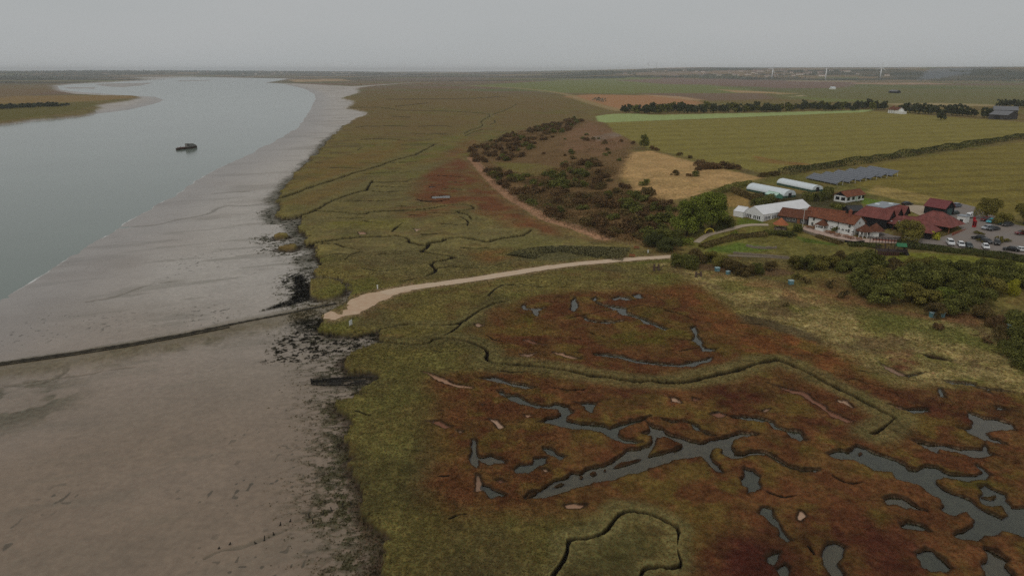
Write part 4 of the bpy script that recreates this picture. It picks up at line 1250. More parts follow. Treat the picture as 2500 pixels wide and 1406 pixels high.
def window(root, face, u, z, w, h, L_=0, D_=0, fm=None, bars=1):
    """a framed window: face f/b = front/back wall, l/r = end walls; u = distance along the wall"""
    fm = fm or FRAMEW
    def P(a, d, zz):
        return {'f': (a, -d, zz), 'b': (a, D_ + d, zz), 'l': (-d, a, zz), 'r': (L_ + d, a, zz)}[face]
    def bx(mb, a0, a1, z0, z1, d0, d1):
        q = [P(a0, d0, z0), P(a1, d0, z0), P(a1, d1, z0), P(a0, d1, z0), P(a0, d0, z1), P(a1, d0, z1), P(a1, d1, z1), P(a0, d1, z1)]
        mb.hexa(q)
    f = MB()
    t = .07
    bx(f, u - w / 2 - t, u - w / 2, z, z + h, -.04, .07)
    bx(f, u + w / 2, u + w / 2 + t, z, z + h, -.04, .07)
    bx(f, u - w / 2 - t, u + w / 2 + t, z + h, z + h + t, -.04, .07)
    bx(f, u - w / 2 - t - .05, u + w / 2 + t + .05, z - t, z, -.04, .12)
    for i in range(bars):
        a = u - w / 2 + w * (i + 1) / (bars + 1)
        bx(f, a - .02, a + .02, z, z + h, .0, .05)
    o = f.build('window', fm, root)
    g = MB()
    bx(g, u - w / 2, u + w / 2, z, z + h, -.05, .025)
    g.build('pane', DARKG, o)
    return o

def door(root, face, u, w, h, m, L_=0, D_=0):
    def P(a, d, zz):
        return {'f': (a, -d, zz), 'b': (a, D_ + d, zz), 'l': (-d, a, zz), 'r': (L_ + d, a, zz)}[face]
    mb = MB()
    a0, a1, z0, z1, d0, d1 = u - w / 2, u + w / 2, 0, h, -.04, .05
    mb.hexa([P(a0, d0, z0), P(a1, d0, z0), P(a1, d1, z0), P(a0, d1, z0), P(a0, d0, z1), P(a1, d0, z1), P(a1, d1, z1), P(a0, d1, z1)])
    o = mb.build('door', m, root)
    k = MB().tube(P(u + w * .35, .04, 1.0), P(u + w * .35, .12, 1.0), .04)
    k.build('handle', BLACKM, o)
    return o

def chimney(roof, x, y, z0, z1, m, w=.7):
    c = MB().box(x - w / 2, x + w / 2, y - w / 2, y + w / 2, z0, z1)
    c.box(x - w / 2 - .08, x + w / 2 + .08, y - w / 2 - .08, y + w / 2 + .08, z1, z1 + .18)
    o = c.build('chimney', m, roof)
    p = MB().tube((x - .15, y, z1 + .18), (x - .15, y, z1 + .6), .12).tube((x + .17, y, z1 + .18), (x + .17, y, z1 + .6), .12)
    p.build('chimney_pot', CLAYO, o)

# the long white inn
inn, L1 = frame('inn', Dp(1316, 740), Dp(1935, 888), 'long white two-storey inn with a brown clay tile roof beside the terrace', 'inn')
E1, R1, W1 = 4.2, 6.6, 7.0
gable_walls(inn, L1, W1, E1, R1, WHITE)
rf = gable_roof(inn, L1, W1, E1, R1, CLAY, .4)
chimney(rf, L1 * .80, W1 * .40, R1 - 1.2, R1 + 1.5, BRICK, .9)
for u in (2.3, 7.5, 16.6):
    window(inn, 'f', u, 2.75, .8, 1.0)
for u, w, h in ((1.9, .8, 1.1), (3.4, .7, .5), (9.9, .9, 1.1), (11.2, .8, .5), (13.0, .8, .7), (14.2, .8, .5), (15.6, .8, .5), (16.5, .7, 1.2), (18.2, .7, .5)):
    window(inn, 'f', u, .95 if h > .9 else 1.35, w, h)
window(inn, 'r', 3.4, 1.2, .9, 1.0, L1)
window(inn, 'r', 3.5, 4.0, .7, .8, L1)
MB().tube((12.2, -.12, 0), (12.2, -.12, E1 - .1), .09).build('drainpipe', BLACKM, inn)
MB().tube((0, -.48, E1 - .22), (L1, -.48, E1 - .22), .08).build('gutter', BLACKM, inn)
door(inn, 'f', 6.6, 1.0, 2.0, BROWNW)
MB().box(-.02, .22, -.03, .1, 0, E1 - .25).build('corner_board', BLACKW, inn)
# porch on the front
px0 = 6.6
hp = MB().add([(px0 - 2.0, -2.9, 2.15), (px0 + 2.0, -2.9, 2.15), (px0 + 2.0, -.02, 2.15), (px0 - 2.0, -.02, 2.15), (px0, -1.0, 4.0), (px0, -.02, 4.0)],
              [(0, 1, 4), (1, 2, 5, 4), (3, 0, 4, 5), (3, 2, 1, 0), (2, 3, 5)])
po = hp.build('porch_roof', CLAYD, inn)
for a in (-1.6, 1.6):
    MB().tube((px0 + a, -2.6, -.3), (px0 + a, -2.6, 2.15), .16).build('porch_post', FRAMEW, po)
MB().box(px0 - 1.5, px0 + 1.5, -2.5, -.05, -.4, 1.0).build('porch_wall', WHITE, po)

# dark wing joined to its left
wing, L2 = frame('barn_wing', Dp(905, 668), Dp(1306, 736), 'low dark brown tiled wing joined to the left end of the white inn', 'barn')
gable_walls(wing, L2 - .1, 8.0, 2.2, 4.5, mat('grey boards', lin(70, 66, 64, KB), .9, .2, 2.0))
gable_roof(wing, L2 - .1, 8.0, 2.2, 4.5, CLAYD, .35)
for u in (4.0, 6.0, 9.5, 12.0, 15.0):
    window(wing, 'f', u, .8, 1.0, 1.0)
door(wing, 'f', 7.8, 1.0, 1.9, BROWNW)
wv = wing.rotation_euler.z
wpnt = lambda u, v: (wing.location.x + u * math.cos(wv) - v * math.sin(wv), wing.location.y + u * math.sin(wv) + v * math.cos(wv), wing.location.z)
ext, L3 = frame('rear_wing', wpnt(7.5, 8.2), wpnt(20.5, 8.2), 'low red-brown tiled rear wing behind the inn roof', 'barn')
gable_walls(ext, L3, 6.5, 2.4, 4.7, mat('grey boards', ()))
ro = gable_roof(ext, L3, 6.5, 2.4, 4.7, CLAY, .35)
MB().box(5.2, 6.2, 1.5, 2.3, 3.2, 4.1).build('roof_vent', FRAMEW, ro)
for u in (3.0, 8.0):
    window(ext, 'b', u, .9, 1.0, 1.0, D_=6.5)

# porch cottage with conical roofs at the right end of the inn
lod, L4 = frame('porch_lodge', Dp(2010, 905), Dp(2150, 912), 'small white lodge with round brown roofs at the right end of the inn', 'lodge')
MB().box(.4, L4 + 3.4, 1.2, 5.0, -.8, 2.3).build('wall', WHITE, lod)
def cone(cx, cy, r, z0, z1, n=12):
    v = [(cx + r * math.cos(2 * math.pi * i / n), cy + r * math.sin(2 * math.pi * i / n), z0) for i in range(n)] + [(cx, cy, z1)]
    return MB().add(v, [(i, (i + 1) % n, n) for i in range(n)] + [tuple(range(n - 1, -1, -1))])
cone(2.0, 1.5, 3.0, 2.3, 4.7).build('roof', CLAYD, lod)
cone(5.4, 3.6, 3.2, 2.35, 5.0).build('roof', CLAYD, lod)
for a in (-100, -70, -40, -130):
    x, y = 2.0 + 2.6 * math.cos(R(a)), 1.5 + 2.6 * math.sin(R(a))
    MB().tube((x, y, -.6), (x, y, 2.35), .13).build('column', FRAMEW, lod)
door(lod, 'f', 99, .1, .1, BROWNW).hide_render = False
bpy.data.objects.remove([c for c in lod.children if c.name.startswith('door')][0].children[0])
bpy.data.objects.remove([c for c in lod.children if c.name.startswith('door')][0])
for x in (1.0, 3.2):
    MB().box(x - .4, x + .4, 1.12, 1.3, .9, 1.8).build('window', DARKG, lod)

# marquee: two joined tents
def marquee(name, A, B, D_, eave, ridge, label, ridge_axis, windows, group):
    t, L_ = frame(name, A, B, label, 'marquee', group)
    if ridge_axis == 'x':
        gable_walls(t, L_, D_, eave, ridge, TENT)
        r = gable_roof(t, L_, D_, eave, ridge, TENT, .12, .05)
    else:
        MB().prism([(0, -1), (L_, -1), (L_, eave), (L_ / 2, ridge), (0, eave)], 0, D_, 'y').build('wall', TENT, t)
        mb = MB()
        o, e = .12, .06
        mb.slab([(-o, -o, eave + e - .1), (L_ / 2, -o, ridge + e), (L_ / 2, D_ + o, ridge + e), (-o, D_ + o, eave + e - .1)][::-1], -.05)
        mb.slab([(L_ / 2, -o, ridge + e), (L_ + o, -o, eave + e - .1), (L_ + o, D_ + o, eave + e - .1), (L_ / 2, D_ + o, ridge + e)][::-1], -.05)
        mb.build('roof', TENT, t)
    for f, u in windows:
        window(t, f, u, .55, .55, 1.35, L_, D_, TENT, 0)
    n = int(L_ / 2.5)
    for i in range(n + 1):
        x = L_ * i / n
        MB().box(x - .05, x + .05, -.06, -.0, -.6, eave - .05).build('pole', FRAMEW, t)
    return t, L_
c0 = Dp(690, 690)
c1 = (c0[0] + 9.4 * math.cos(R(121)), c0[1] + 9.4 * math.sin(R(121)), c0[2])
marquee('marquee', c1, c0, 29.0, 2.8, 5.3, 'long white party marquee with dark arched windows next to the brown wing', 'y',
        [('f', .9), ('f', 1.8), ('f', 2.7), ('f', 3.6), ('f', 5.2), ('f', 6.1), ('f', 7.0), ('f', 7.9)] + [('r', u) for u in (1.2, 2.1, 3.0, 3.9, 5.6, 6.5, 7.4, 8.3)], 'white marquee tents')
marquee('marquee_annex', Dp(285, 608), Dp(418, 636), 6.5, 2.2, 3.6, 'smaller white tent with blank walls joined to the left of the long marquee', 'x', [], 'white marquee tents')

# summer house with orange pyramid roof
g0 = Dp(935, 800)
gaz = empty('gazebo', g0, R(20), 'small round gazebo with an orange pyramid tile roof by the garden path', 'gazebo')
cone(0, 0, 2.9, 2.1, 4.6, 8).build('roof', CLAYO, gaz)
for i in range(6):
    a = R(60 * i)
    MB().tube((2.2 * math.cos(a), 2.2 * math.sin(a), -.5), (2.2 * math.cos(a), 2.2 * math.sin(a), 2.15), .1).build('post', TIMBER, gaz)
MB().tube((0, 0, -.4), (0, 0, .85), 2.15, n=8).build('parapet', STONE, gaz)

# white bungalow
bun, L5 = frame('bungalow', Dp(1845, 428), Dp(2095, 388), 'white bungalow with a red-brown roof and dark windows in front of the straw field', 'bungalow')
W5 = 5.6
gable_walls(bun, L5, W5, 2.6, 4.2, WHITE)
gable_roof(bun, L5, W5, 2.6, 4.2, CLAY, .5)
MB().add([(-.03, .2, 2.62), (-.03, W5 - .2, 2.62), (-.03, W5 / 2, 4.1)], [(0, 2, 1)]).build('gable_board', BLACKW, bun)
for u in (1.6, 5.0, 9.2, 11.9):
    window(bun, 'f', u, .9, 1.5, 1.1, fm=BLACKW)
for u in (1.4, 4.0):
    window(bun, 'l', u, .9, 1.6, 1.1, L5, W5, BLACKW)
door(bun, 'f', 7.2, .9, 2.0, mat('pale green door', lin(150, 168, 150, KB), .6, .05))

# polytunnels
POLY = mat('milky polythene', lin(176, 182, 184, KB), .35, .05, .6, spec=.5)
GSKIRT = mat('green netting', lin(50, 70, 58, KB), .9, .15, 2.0)
def polytunnel(A, B, D_, h, label):
    t, L_ = frame('polytunnel', A, B, label, 'polytunnel', 'polytunnels in the kitchen garden')
    n = 12
    arc = [(D_ / 2 - D_ / 2 * math.cos(math.pi * i / n), 1.0 + (h - 1.0) * math.sin(math.pi * i / n)) for i in range(n + 1)]
    v = [(x, y, z) for x in (0, L_) for y, z in arc]
    k = n + 1
    me = MB().add(v, [(i, i + k, i + k + 1, i + 1) for i in range(n)] + [tuple(range(k)), tuple(range(2 * k - 1, k - 1, -1))])
    me.build('cover', POLY, t, smooth=False)
    MB().box(0.02, L_ - .02, 0.02, D_ - .02, -.6, 1.0).build('side_netting', GSKIRT, t)
    m = int(L_ / 2)
    for i in range(m + 1):
        x = L_ * i / m
        hb = MB()
        for (y0, z0), (y1, z1) in zip(arc, arc[1:]):
            hb.tube((x, y0, z0 + .03), (x, y1, z1 + .03), .03, n=4, caps=False)
        hb.build('hoop', FRAMEW, t)
    MB().box(L_ - .04, L_ + .05, D_ / 2 - .9, D_ / 2 + .9, -.5, 2.1).build('door', mat('dark doorway', (.03, .03, .03), .9), t)
    return t
polytunnel(Dp(465, 262), Dp(985, 368), 7.2, 3.4, 'milky white polytunnel nearest the marquee, the left one of the pair')
polytunnel(Dp(885, 178), Dp(1375, 282), 6.4, 3.0, 'milky white polytunnel further back, by the field hedge')
gt, Lg = frame('netting_house', Dp(718, 350), Dp(865, 388), 'small pale green netting house beside the nearer polytunnel', 'greenhouse')
gable_walls(gt, Lg, 4.0, 1.6, 2.6, mat('pale green netting', lin(74, 116, 98, KB), .8, .1, 2.0))
gable_roof(gt, Lg, 4.0, 1.6, 2.6, mat('milky green cover', lin(150, 172, 158, KB), .5, .05), .05, .04)

# big black barn, red roof round a flat grey deck
bB = Ep(478, 722)
bA = (bB[0] + 11.5 * math.cos(R(128)), bB[1] + 11.5 * math.sin(R(128)), bB[2])
barn, LB = frame('black_barn', bA, bB, 'big black barn with a red tile roof, flat grey deck and three pointed gables', 'barn')
rw = Vector(Ep(885, 590)[:2]) - Vector(Ep(478, 722)[:2])
WB = min(rw.length, 19.0)
eB, rB, ins = 4.0, 7.3, 2.5
MB().box(0, LB, 0, WB, -1, eB).build('wall', BLACKW, barn)
o = .45
zo = eB - .35
q = [(-o, -o, zo), (LB + o, -o, zo), (LB + o, WB + o, zo), (-o, WB + o, zo), (ins, ins, rB), (LB - ins, ins, rB), (LB - ins, WB - ins, rB), (ins, WB - ins, rB)]
roofB = MB().add(q, [(0, 1, 5, 4), (2, 3, 7, 6), (3, 0, 4, 7), (1, 2, 6, 5), (3, 2, 1, 0)]).build('roof', REDT, barn)
MB().box(ins - .1, LB - ins + .1, ins - .1, WB - ins + .1, rB - .05, rB + .12).build('flat_deck', LEAD, barn)
for x, y in ((LB * .38, WB * .40), (LB * .62, WB * .68)):
    s = MB().box(x - .8, x + .8, y - .5, y + .5, rB + .12, rB + .5).build('skylight', mat('skylight dome', lin(180, 186, 190, KB), .2, .02), barn)
g3 = WB / 3
for i in range(3):
    y0 = g3 * i
    d = MB().prism([(y0 + .06, eB - .1), (y0 + g3 - .06, eB - .1), (y0 + g3 / 2, rB - .5)], LB - 2.4, LB + .55).build('gable_wall', BLACKW, barn)
    mb = MB()
    zr = rB - .3
    mb.slab([(LB + .9, y0 - .05, eB - .25), (LB + .9, y0 + g3 / 2, zr), (LB - 2.6, y0 + g3 / 2, zr), (LB - 2.6, y0 - .05, eB - .25)], -.12)
    mb.slab([(LB + .9, y0 + g3 / 2, zr), (LB + .9, y0 + g3 + .05, eB - .25), (LB - 2.6, y0 + g3 + .05, eB - .25), (LB - 2.6, y0 + g3 / 2, zr)], -.12)
    mb.build('gable_roof', REDT, barn)
    MB().box(LB + .54, LB + .62, y0 + g3 / 2 - .5, y0 + g3 / 2 + .5, eB + .4, eB + 1.5).build('window', DARKG, d)
for u in (2.5, 6.0, 10.0, 13.5):
    window(barn, 'f', u, 1.2, 1.0, 1.0, fm=BLACKW)
MB().box(-.06, .06, 6, 8, 0, 2.4).build('door', TIMBER, barn)

# link with roof lights
lk, LK = frame('link_building', Ep(462, 705), Ep(720, 745), 'low red-roofed link with small roof lights beside the black barn', 'outbuilding')
MB().box(0, LK, 1.2, 5.2, -.8, 2.3).build('wall', BLACKW, lk)
r_ = MB().slab([(-.3, -.5, 2.2), (LK + .3, -.5, 2.2), (LK + .3, 5.2, 4.4), (-.3, 5.2, 4.4)], -.15).build('roof', REDT, lk)
for i, (x, y) in enumerate(((1.8, 1.0), (4.2, 1.6), (5.0, .4))):
    z = 2.2 + (y + .5) * 2.2 / 5.7 + .15
    MB().box(x - .3, x + .3, y - .25, y + .25, z - .05, z + .14).build('roof_light', mat('skylight dome', ()), r_)
for x in (.3, LK / 2, LK - .3):
    MB().tube((x, -.1, -.6), (x, -.1, 2.2), .12).build('post', BRICK, lk)

# cart lodge ranges with hipped red roofs
kB = Ep(1405, 778)
kA = (kB[0] + 13.5 * math.cos(R(126)), kB[1] + 13.5 * math.sin(R(126)), kB[2])
c2, LC2 = frame('cart_lodge', kA, kB, 'open-fronted cart lodge with a wide hipped red tile roof by the car park', 'cart lodge')
hip_roof(c2, LC2, 10.0, 2.5, 6.2, REDT, .7)
MB().box(.3, LC2 - 3.5, 3.0, 9.7, -.8, 2.4).build('wall', BLACKW, c2)
for i in range(5):
    x = .2 + (LC2 - .4) * i / 4
    MB().box(x - .12, x + .12, .1, .34, -.6, 2.4).build('post', BROWNW, c2)
MB().box(LC2 + 1.6, LC2 + 1.9, -1.5, 9.0, -.8, .8).build('parapet', BRICK, c2)
hB = Ep(1125, 866)
hA = (hB[0] + 9.0 * math.cos(R(130)), hB[1] + 9.0 * math.sin(R(130)), hB[2])
c3, LC3 = frame('hipped_lodge', hA, hB, 'black lodge with a steep hipped red roof in front of the cart lodge', 'lodge')
hip_roof(c3, LC3, 8.0, 2.5, 5.8, REDT, .6)
MB().box(0, LC3, 0, 8.0, -.8, 2.45).build('wall', BLACKW, c3)
window(c3, 'f', 1.6, .8, 1.0, 1.0, fm=BLACKW)
window(c3, 'f', 4.0, .8, 1.0, 1.0, fm=BLACKW)
door(c3, 'r', 2.0, 1.0, 2.0, BROWNW, LC3)
c4, LC4 = frame('connecting_range', Ep(720, 745), Ep(940, 760), 'red-roofed range linking the black barn to the hipped lodge', 'outbuilding')
gable_walls(c4, LC4 + 2, 6.5, 2.4, 4.9, BLACKW)
gable_roof(c4, LC4 + 2, 6.5, 2.4, 4.9, REDT, .4)
window(c4, 'f', 2.0, .8, 1.0, 1.0, fm=BLACKW)

# black shed
sh, LS = frame('black_shed', Ep(1038, 478), Ep(1335, 530), 'detached black shed with a plain red gable roof behind the cart lodge', 'shed')
gable_walls(sh, LS, 6.5, 3.0, 5.4, BLACKW)
gable_roof(sh, LS, 6.5, 3.0, 5.4, mat('dull red tiles', lin(96, 52, 52, KB), .9, .12, .6), .35)
MB().box(LS, LS + .08, 1.6, 4.9, 0, 2.7).build('door', mat('teal shed door', lin(52, 72, 70, KB), .8, .1), sh)
window(sh, 'f', 3, 1.2, 1.0, .8, fm=BLACKW)
# dark roofed store left of the barn
st, LT = frame('low_store', Dp(1895, 612), Dp(2030, 600), 'low dark-roofed store between the inn and the black barn', 'shed')
gable_walls(st, LT + 2, 5.0, 2.0, 3.4, BLACKW)
gable_roof(st, LT + 2, 5.0, 2.0, 3.4, mat('dark felt', lin(54, 54, 54, KB), .9, .15), .3)
MB().box(2, 3, -.06, .05, 0, 1.8).build('door', TIMBER, st)
# small white wall building beside the telephone box
wk, LW = frame('white_kiosk', Ep(1515, 612), Ep(1635, 632), 'small white walled kiosk beside the red telephone box', 'kiosk')
MB().box(0, LW, 0, 3.2, -.5, 2.5).build('wall', WHITE, wk)
MB().box(-.2, LW + .2, -.2, 3.4, 2.5, 2.68).build('roof', LEAD, wk)
MB().box(LW * .35, LW * .75, -.06, .06, -.3, 1.4).build('hatch', mat('dark doorway', ()), wk)

# far farm: white farmhouse and grey barns
Cp = lambda x, y: at(1500 + x / 2.5, 130 + y / 2.5)
fh, LF = frame('farmhouse', Cp(1668, 366), Cp(1728, 371), 'distant white farmhouse with a brown roof beside the dark tree belt', 'farmhouse')
gable_walls(fh, LF, 9, 4.6, 7.8, WHITE)
r_ = gable_roof(fh, LF, 9, 4.6, 7.8, CLAYD, .4)
chimney(r_, LF * .2, 4.5, 7, 9.2, BRICK, 1.0)
for u in (3, 7, 11):
    for z in (.8, 3.0):
        window(fh, 'f', min(u, LF - 1), z, 1.1, 1.3)
MB().box(LF, LF + 6, 1, 8, -1, 3).build('annex_wall', WHITE, fh)
GREYR = mat('grey sheet roofing', lin(92, 92, 94, KB), .8, .12, .3)
for nm, A, B, dd, lab in (('grey_barn', Cp(2282, 402), Cp(2395, 408), 24, 'distant grey sheet-roofed barn at the right edge, the nearer one'), ('grey_barn', Cp(2310, 372), Cp(2460, 376), 30, 'distant long grey barn behind the nearer grey barn')):
    gb, LG = frame(nm, A, B, lab, 'barn', 'grey farm barns')
    gable_walls(gb, LG, dd, 5.0, 9.0, mat('dark barn walls', lin(56, 54, 54, KB), .9, .2, .3))
    gable_roof(gb, LG, dd, 5.0, 9.0, GREYR, .4)
    MB().box(LG * .3, LG * .6, -.1, .1, 0, 4).build('door', mat('dark doorway', ()), gb)
for nm, A, B, lab in (('field_barn', Cp(1322, 222), Cp(1350, 222), 'tiny pale barn alone on the far flats below the turbines'), ('field_shed', Cp(1672, 244), Cp(1720, 246), 'small dark shed on the far flats right of the pale barn')):
    gb, LG = frame(nm, A, B, lab, 'barn')
    pale_ = nm == 'field_barn'
    gable_walls(gb, LG, 14, 5, 8, WHITE if pale_ else BLACKW)
    gable_roof(gb, LG, 14, 5, 8, mat('pale sheet roof', lin(170, 176, 180, KB), .6, .05) if pale_ else GREYR, .4)
# ------------------------------------------------------------ solar panels
PVC = None
def pv_mat():
    m, t, p = nodes_of('solar cells')
    N, K = t.nodes.new, t.links.new
    c = N('ShaderNodeTexCoord')
    b = N('ShaderNodeTexBrick')
    b.offset = 0
    b.inputs['Scale'].default_value = 1.0
    b.inputs['Brick Width'].default_value = 1.0
    b.inputs['Row Height'].default_value = 1.65
    b.inputs['Mortar Size'].default_value = .05
    b.inputs['Color1'].default_value = (.055, .062, .080, 1)
    b.inputs['Color2'].default_value = (.066, .073, .092, 1)
    b.inputs['Mortar'].default_value = (.42, .43, .45, 1)
    K(c.outputs['UV'], b.inputs['Vector'])
    K(b.outputs['Color'], p.inputs['Base Color'])
    p.inputs['Roughness'].default_value = .3
    p.inputs['Specular IOR Level'].default_value = .6
    return m
PV = pv_mat()
ORD = ['first, nearest the marquee side', 'second', 'third', 'fourth', 'fifth', 'last and farthest']
def solar_row(A, B, i):
    t, L_ = frame('solar_array', A, B, 'tilted solar panel row behind the inn, %s of the six' % ORD[i], 'solar panels', 'solar panel rows')
    dep_, zl, zh = 5.0, .7, 3.0
    n = math.hypot(dep_, zh - zl)
    me = bpy.data.meshes.new('panel')
    q = [(0, 0, zl), (L_, 0, zl), (L_, dep_, zh), (0, dep_, zh)]
    lo = [(x, y, z - .08) for x, y, z in q]
    me.from_pydata(q + lo, [], [(0, 1, 2, 3), (7, 6, 5, 4), (0, 4, 5, 1), (1, 5, 6, 2), (2, 6, 7, 3), (3, 7, 4, 0)])
    uv = me.uv_layers.new(name='UVMap')
    for k, c in enumerate(((0, 0), (L_, 0), (L_, n), (0, n))):
        uv.data[k].uv = c
    for k in range(4, 24):
        uv.data[k].uv = (0.5, .5)
    link('panel', me, PV, t)
    k = max(2, int(L_ / 4))
    for j in range(k + 1):
        x = .2 + (L_ - .4) * j / k
        MB().box(x - .06, x + .06, .7, .82, -.6, zl + .25).box(x - .06, x + .06, 4.0, 4.12, -.6, zh - .5).build('leg', STEEL, t)
for i, (a, b) in enumerate((((1164, 768), (1352, 808)), ((1240, 758), (1428, 797)), ((1312, 748), (1494, 786)), ((1384, 738), (1558, 775)), ((1448, 728), (1622, 764)), ((1508, 722), (1688, 756)))):
    solar_row(Cp(*a), Cp(*b), i)

# ------------------------------------------------------------ wind turbines
TURB = mat('turbine white', lin(206, 208, 210, KB), .5, .03)
def turbine(base, H_, Rr, rot, yaw, label):
    t = empty('wind_turbine', base, yaw, label, 'wind turbine', 'wind turbines on the far flats')
    MB().tube((0, 0, -2), (0, 0, H_), 4.2, 2.4, 14).build('tower', TURB, t, True)
    MB().box(-1.6, 1.6, -3, 5.5, H_ - .2, H_ + 3.2).build('nacelle', TURB, t, bevel=.4)
    hub = MB().tube((0, -5, H_ + 1.5), (0, -3, H_ + 1.5), .9, 1.6, 12).build('hub', TURB, t)
    for k in range(3):
        a = rot + k * 2 * math.pi / 3
        mb = MB()
        c, s = math.cos(a), math.sin(a)
        pts = []
        for r, w in ((1, 1.3), (Rr * .22, 2.6), (Rr * .6, 1.8), (Rr, .6)):
            pts.append((r, w))
        v = []
        for r, w in pts:
            for dx, dy in ((-w, -.25), (w * .7, -.1), (w * .7, .15), (-w, .1)):
                v.append((r * c - dx * s, -4 + dy, H_ + 1.5 + r * s + dx * c))
        f = []
        for i in range(3):
            for j in range(4):
                f.append((i * 4 + j, i * 4 + (j + 1) % 4, (i + 1) * 4 + (j + 1) % 4, (i + 1) * 4 + j))
        f += [(0, 1, 2, 3), (15, 14, 13, 12)]
        mb.add(v, f).build('blade', TURB, t)
def far_base(px, py):
    x, y = un(px, py, 0)
    return (x, y, gz(x, y))
turbine(far_base(1884, 195), 62, 34, R(60), R(-40), 'pale wind turbine on the far flats, left of the three clear ones')
turbine(far_base(2014.5, 197), 66, 36, R(25), R(60), 'pale wind turbine on the far flats, the middle of the three clear ones')
turbine(far_base(2148, 196), 66, 38, R(84), R(0), 'pale wind turbine on the far flats, right one with a blade pointing up')
turbine(far_base(1581, 186.5), 72, 36, R(70), R(50), 'faint wind turbine on the horizon, left of the faint pair')
turbine(far_base(1601.5, 186.0), 70, 36, R(40), R(-60), 'faint wind turbine on the horizon, right of the faint pair')

# ------------------------------------------------------------ barge moored in the river
def barge():
    a, b = un(436, 367, WL), un(484, 361, WL)
    L_ = math.dist(a, b)
    t = empty('moored_barge', (a[0], a[1], WL), math.atan2(b[1] - a[1], b[0] - a[0]), 'rusty old barge with a ruined wheelhouse lying in the middle of the river', 'barge')
    n = 9
    rows = []
    for i in range(n):
        u = i / (n - 1)
        w = 2.2 * min(1, .45 + 2.0 * u, .5 + 3.2 * (1 - u))
        sh = .25 * (2 * u - 1) ** 2
        rows.append((u * L_, w, 1.3 + sh))
    v, f = [], []
    for x, w, h in rows:
        v += [(x, 2.2 - w, h), (x, 2.2 - w * .8, -.8), (x, 2.2 + w * .8, -.8), (x, 2.2 + w, h)]
    for i in range(n - 1):
        for j in range(3):
            f.append((i * 4 + j, (i + 1) * 4 + j, (i + 1) * 4 + j + 1, i * 4 + j + 1))
        f.append((i * 4 + 3, (i + 1) * 4 + 3, (i + 1) * 4, i * 4))
    f += [(0, 1, 2, 3), tuple(4 * (n - 1) + k for k in (3, 2, 1, 0))]
    RUST = mat('rusty dark hull', lin(48, 42, 38, KB), .9, .4, .9, .3, col2=lin(70, 54, 44, KB))
    MB().add(v, f).build('hull', RUST, t)
    GREYP = mat('peeling grey paint', lin(92, 90, 86, KB), .85, .3, 1.2, col2=lin(116, 114, 108, KB))
    wh = MB().box(L_ * .50, L_ * .60, .9, 3.5, 1.3, 4.1).box(L_ * .49, L_ * .61, .8, 3.6, 4.1, 4.25).build('wheelhouse', GREYP, t)
    MB().box(L_ * .515, L_ * .585, .86, 3.54, 2.9, 3.7).build('window', DARKG, wh)
    MB().add([(L_ * .6, .7, 1.4), (L_ * .97, .9, 1.4), (L_ * .97, 3.5, 1.4), (L_ * .6, 3.7, 1.4), (L_ * .6, .9, 3.9), (L_ * .80, 1.0, 3.9), (L_ * .80, 3.4, 3.9), (L_ * .6, 3.5, 3.9), (L_ * .97, 1.2, 2.4), (L_ * .97, 3.2, 2.4)],
             [(4, 5, 6, 7), (0, 1, 8, 5, 4), (1, 2, 9, 8), (2, 3, 7, 6, 9), (5, 8, 9, 6), (3, 0, 4, 7)]).build('cabin', GREYP, t)
    MB().box(L_ * .1, L_ * .44, 1.1, 3.3, 1.25, 1.75).build('hatch', mat('rust red plate', lin(84, 54, 46, KB), .9, .3, 1.0), t)
    MB().tube((L_ * .22, 2.2, 1.3), (L_ * .22, 2.2, 2.6), .18).tube((L_ * .06, 2.2, 1.3), (L_ * .06, 2.2, 2.3), .12).build('bollard', RUST, t)
barge()

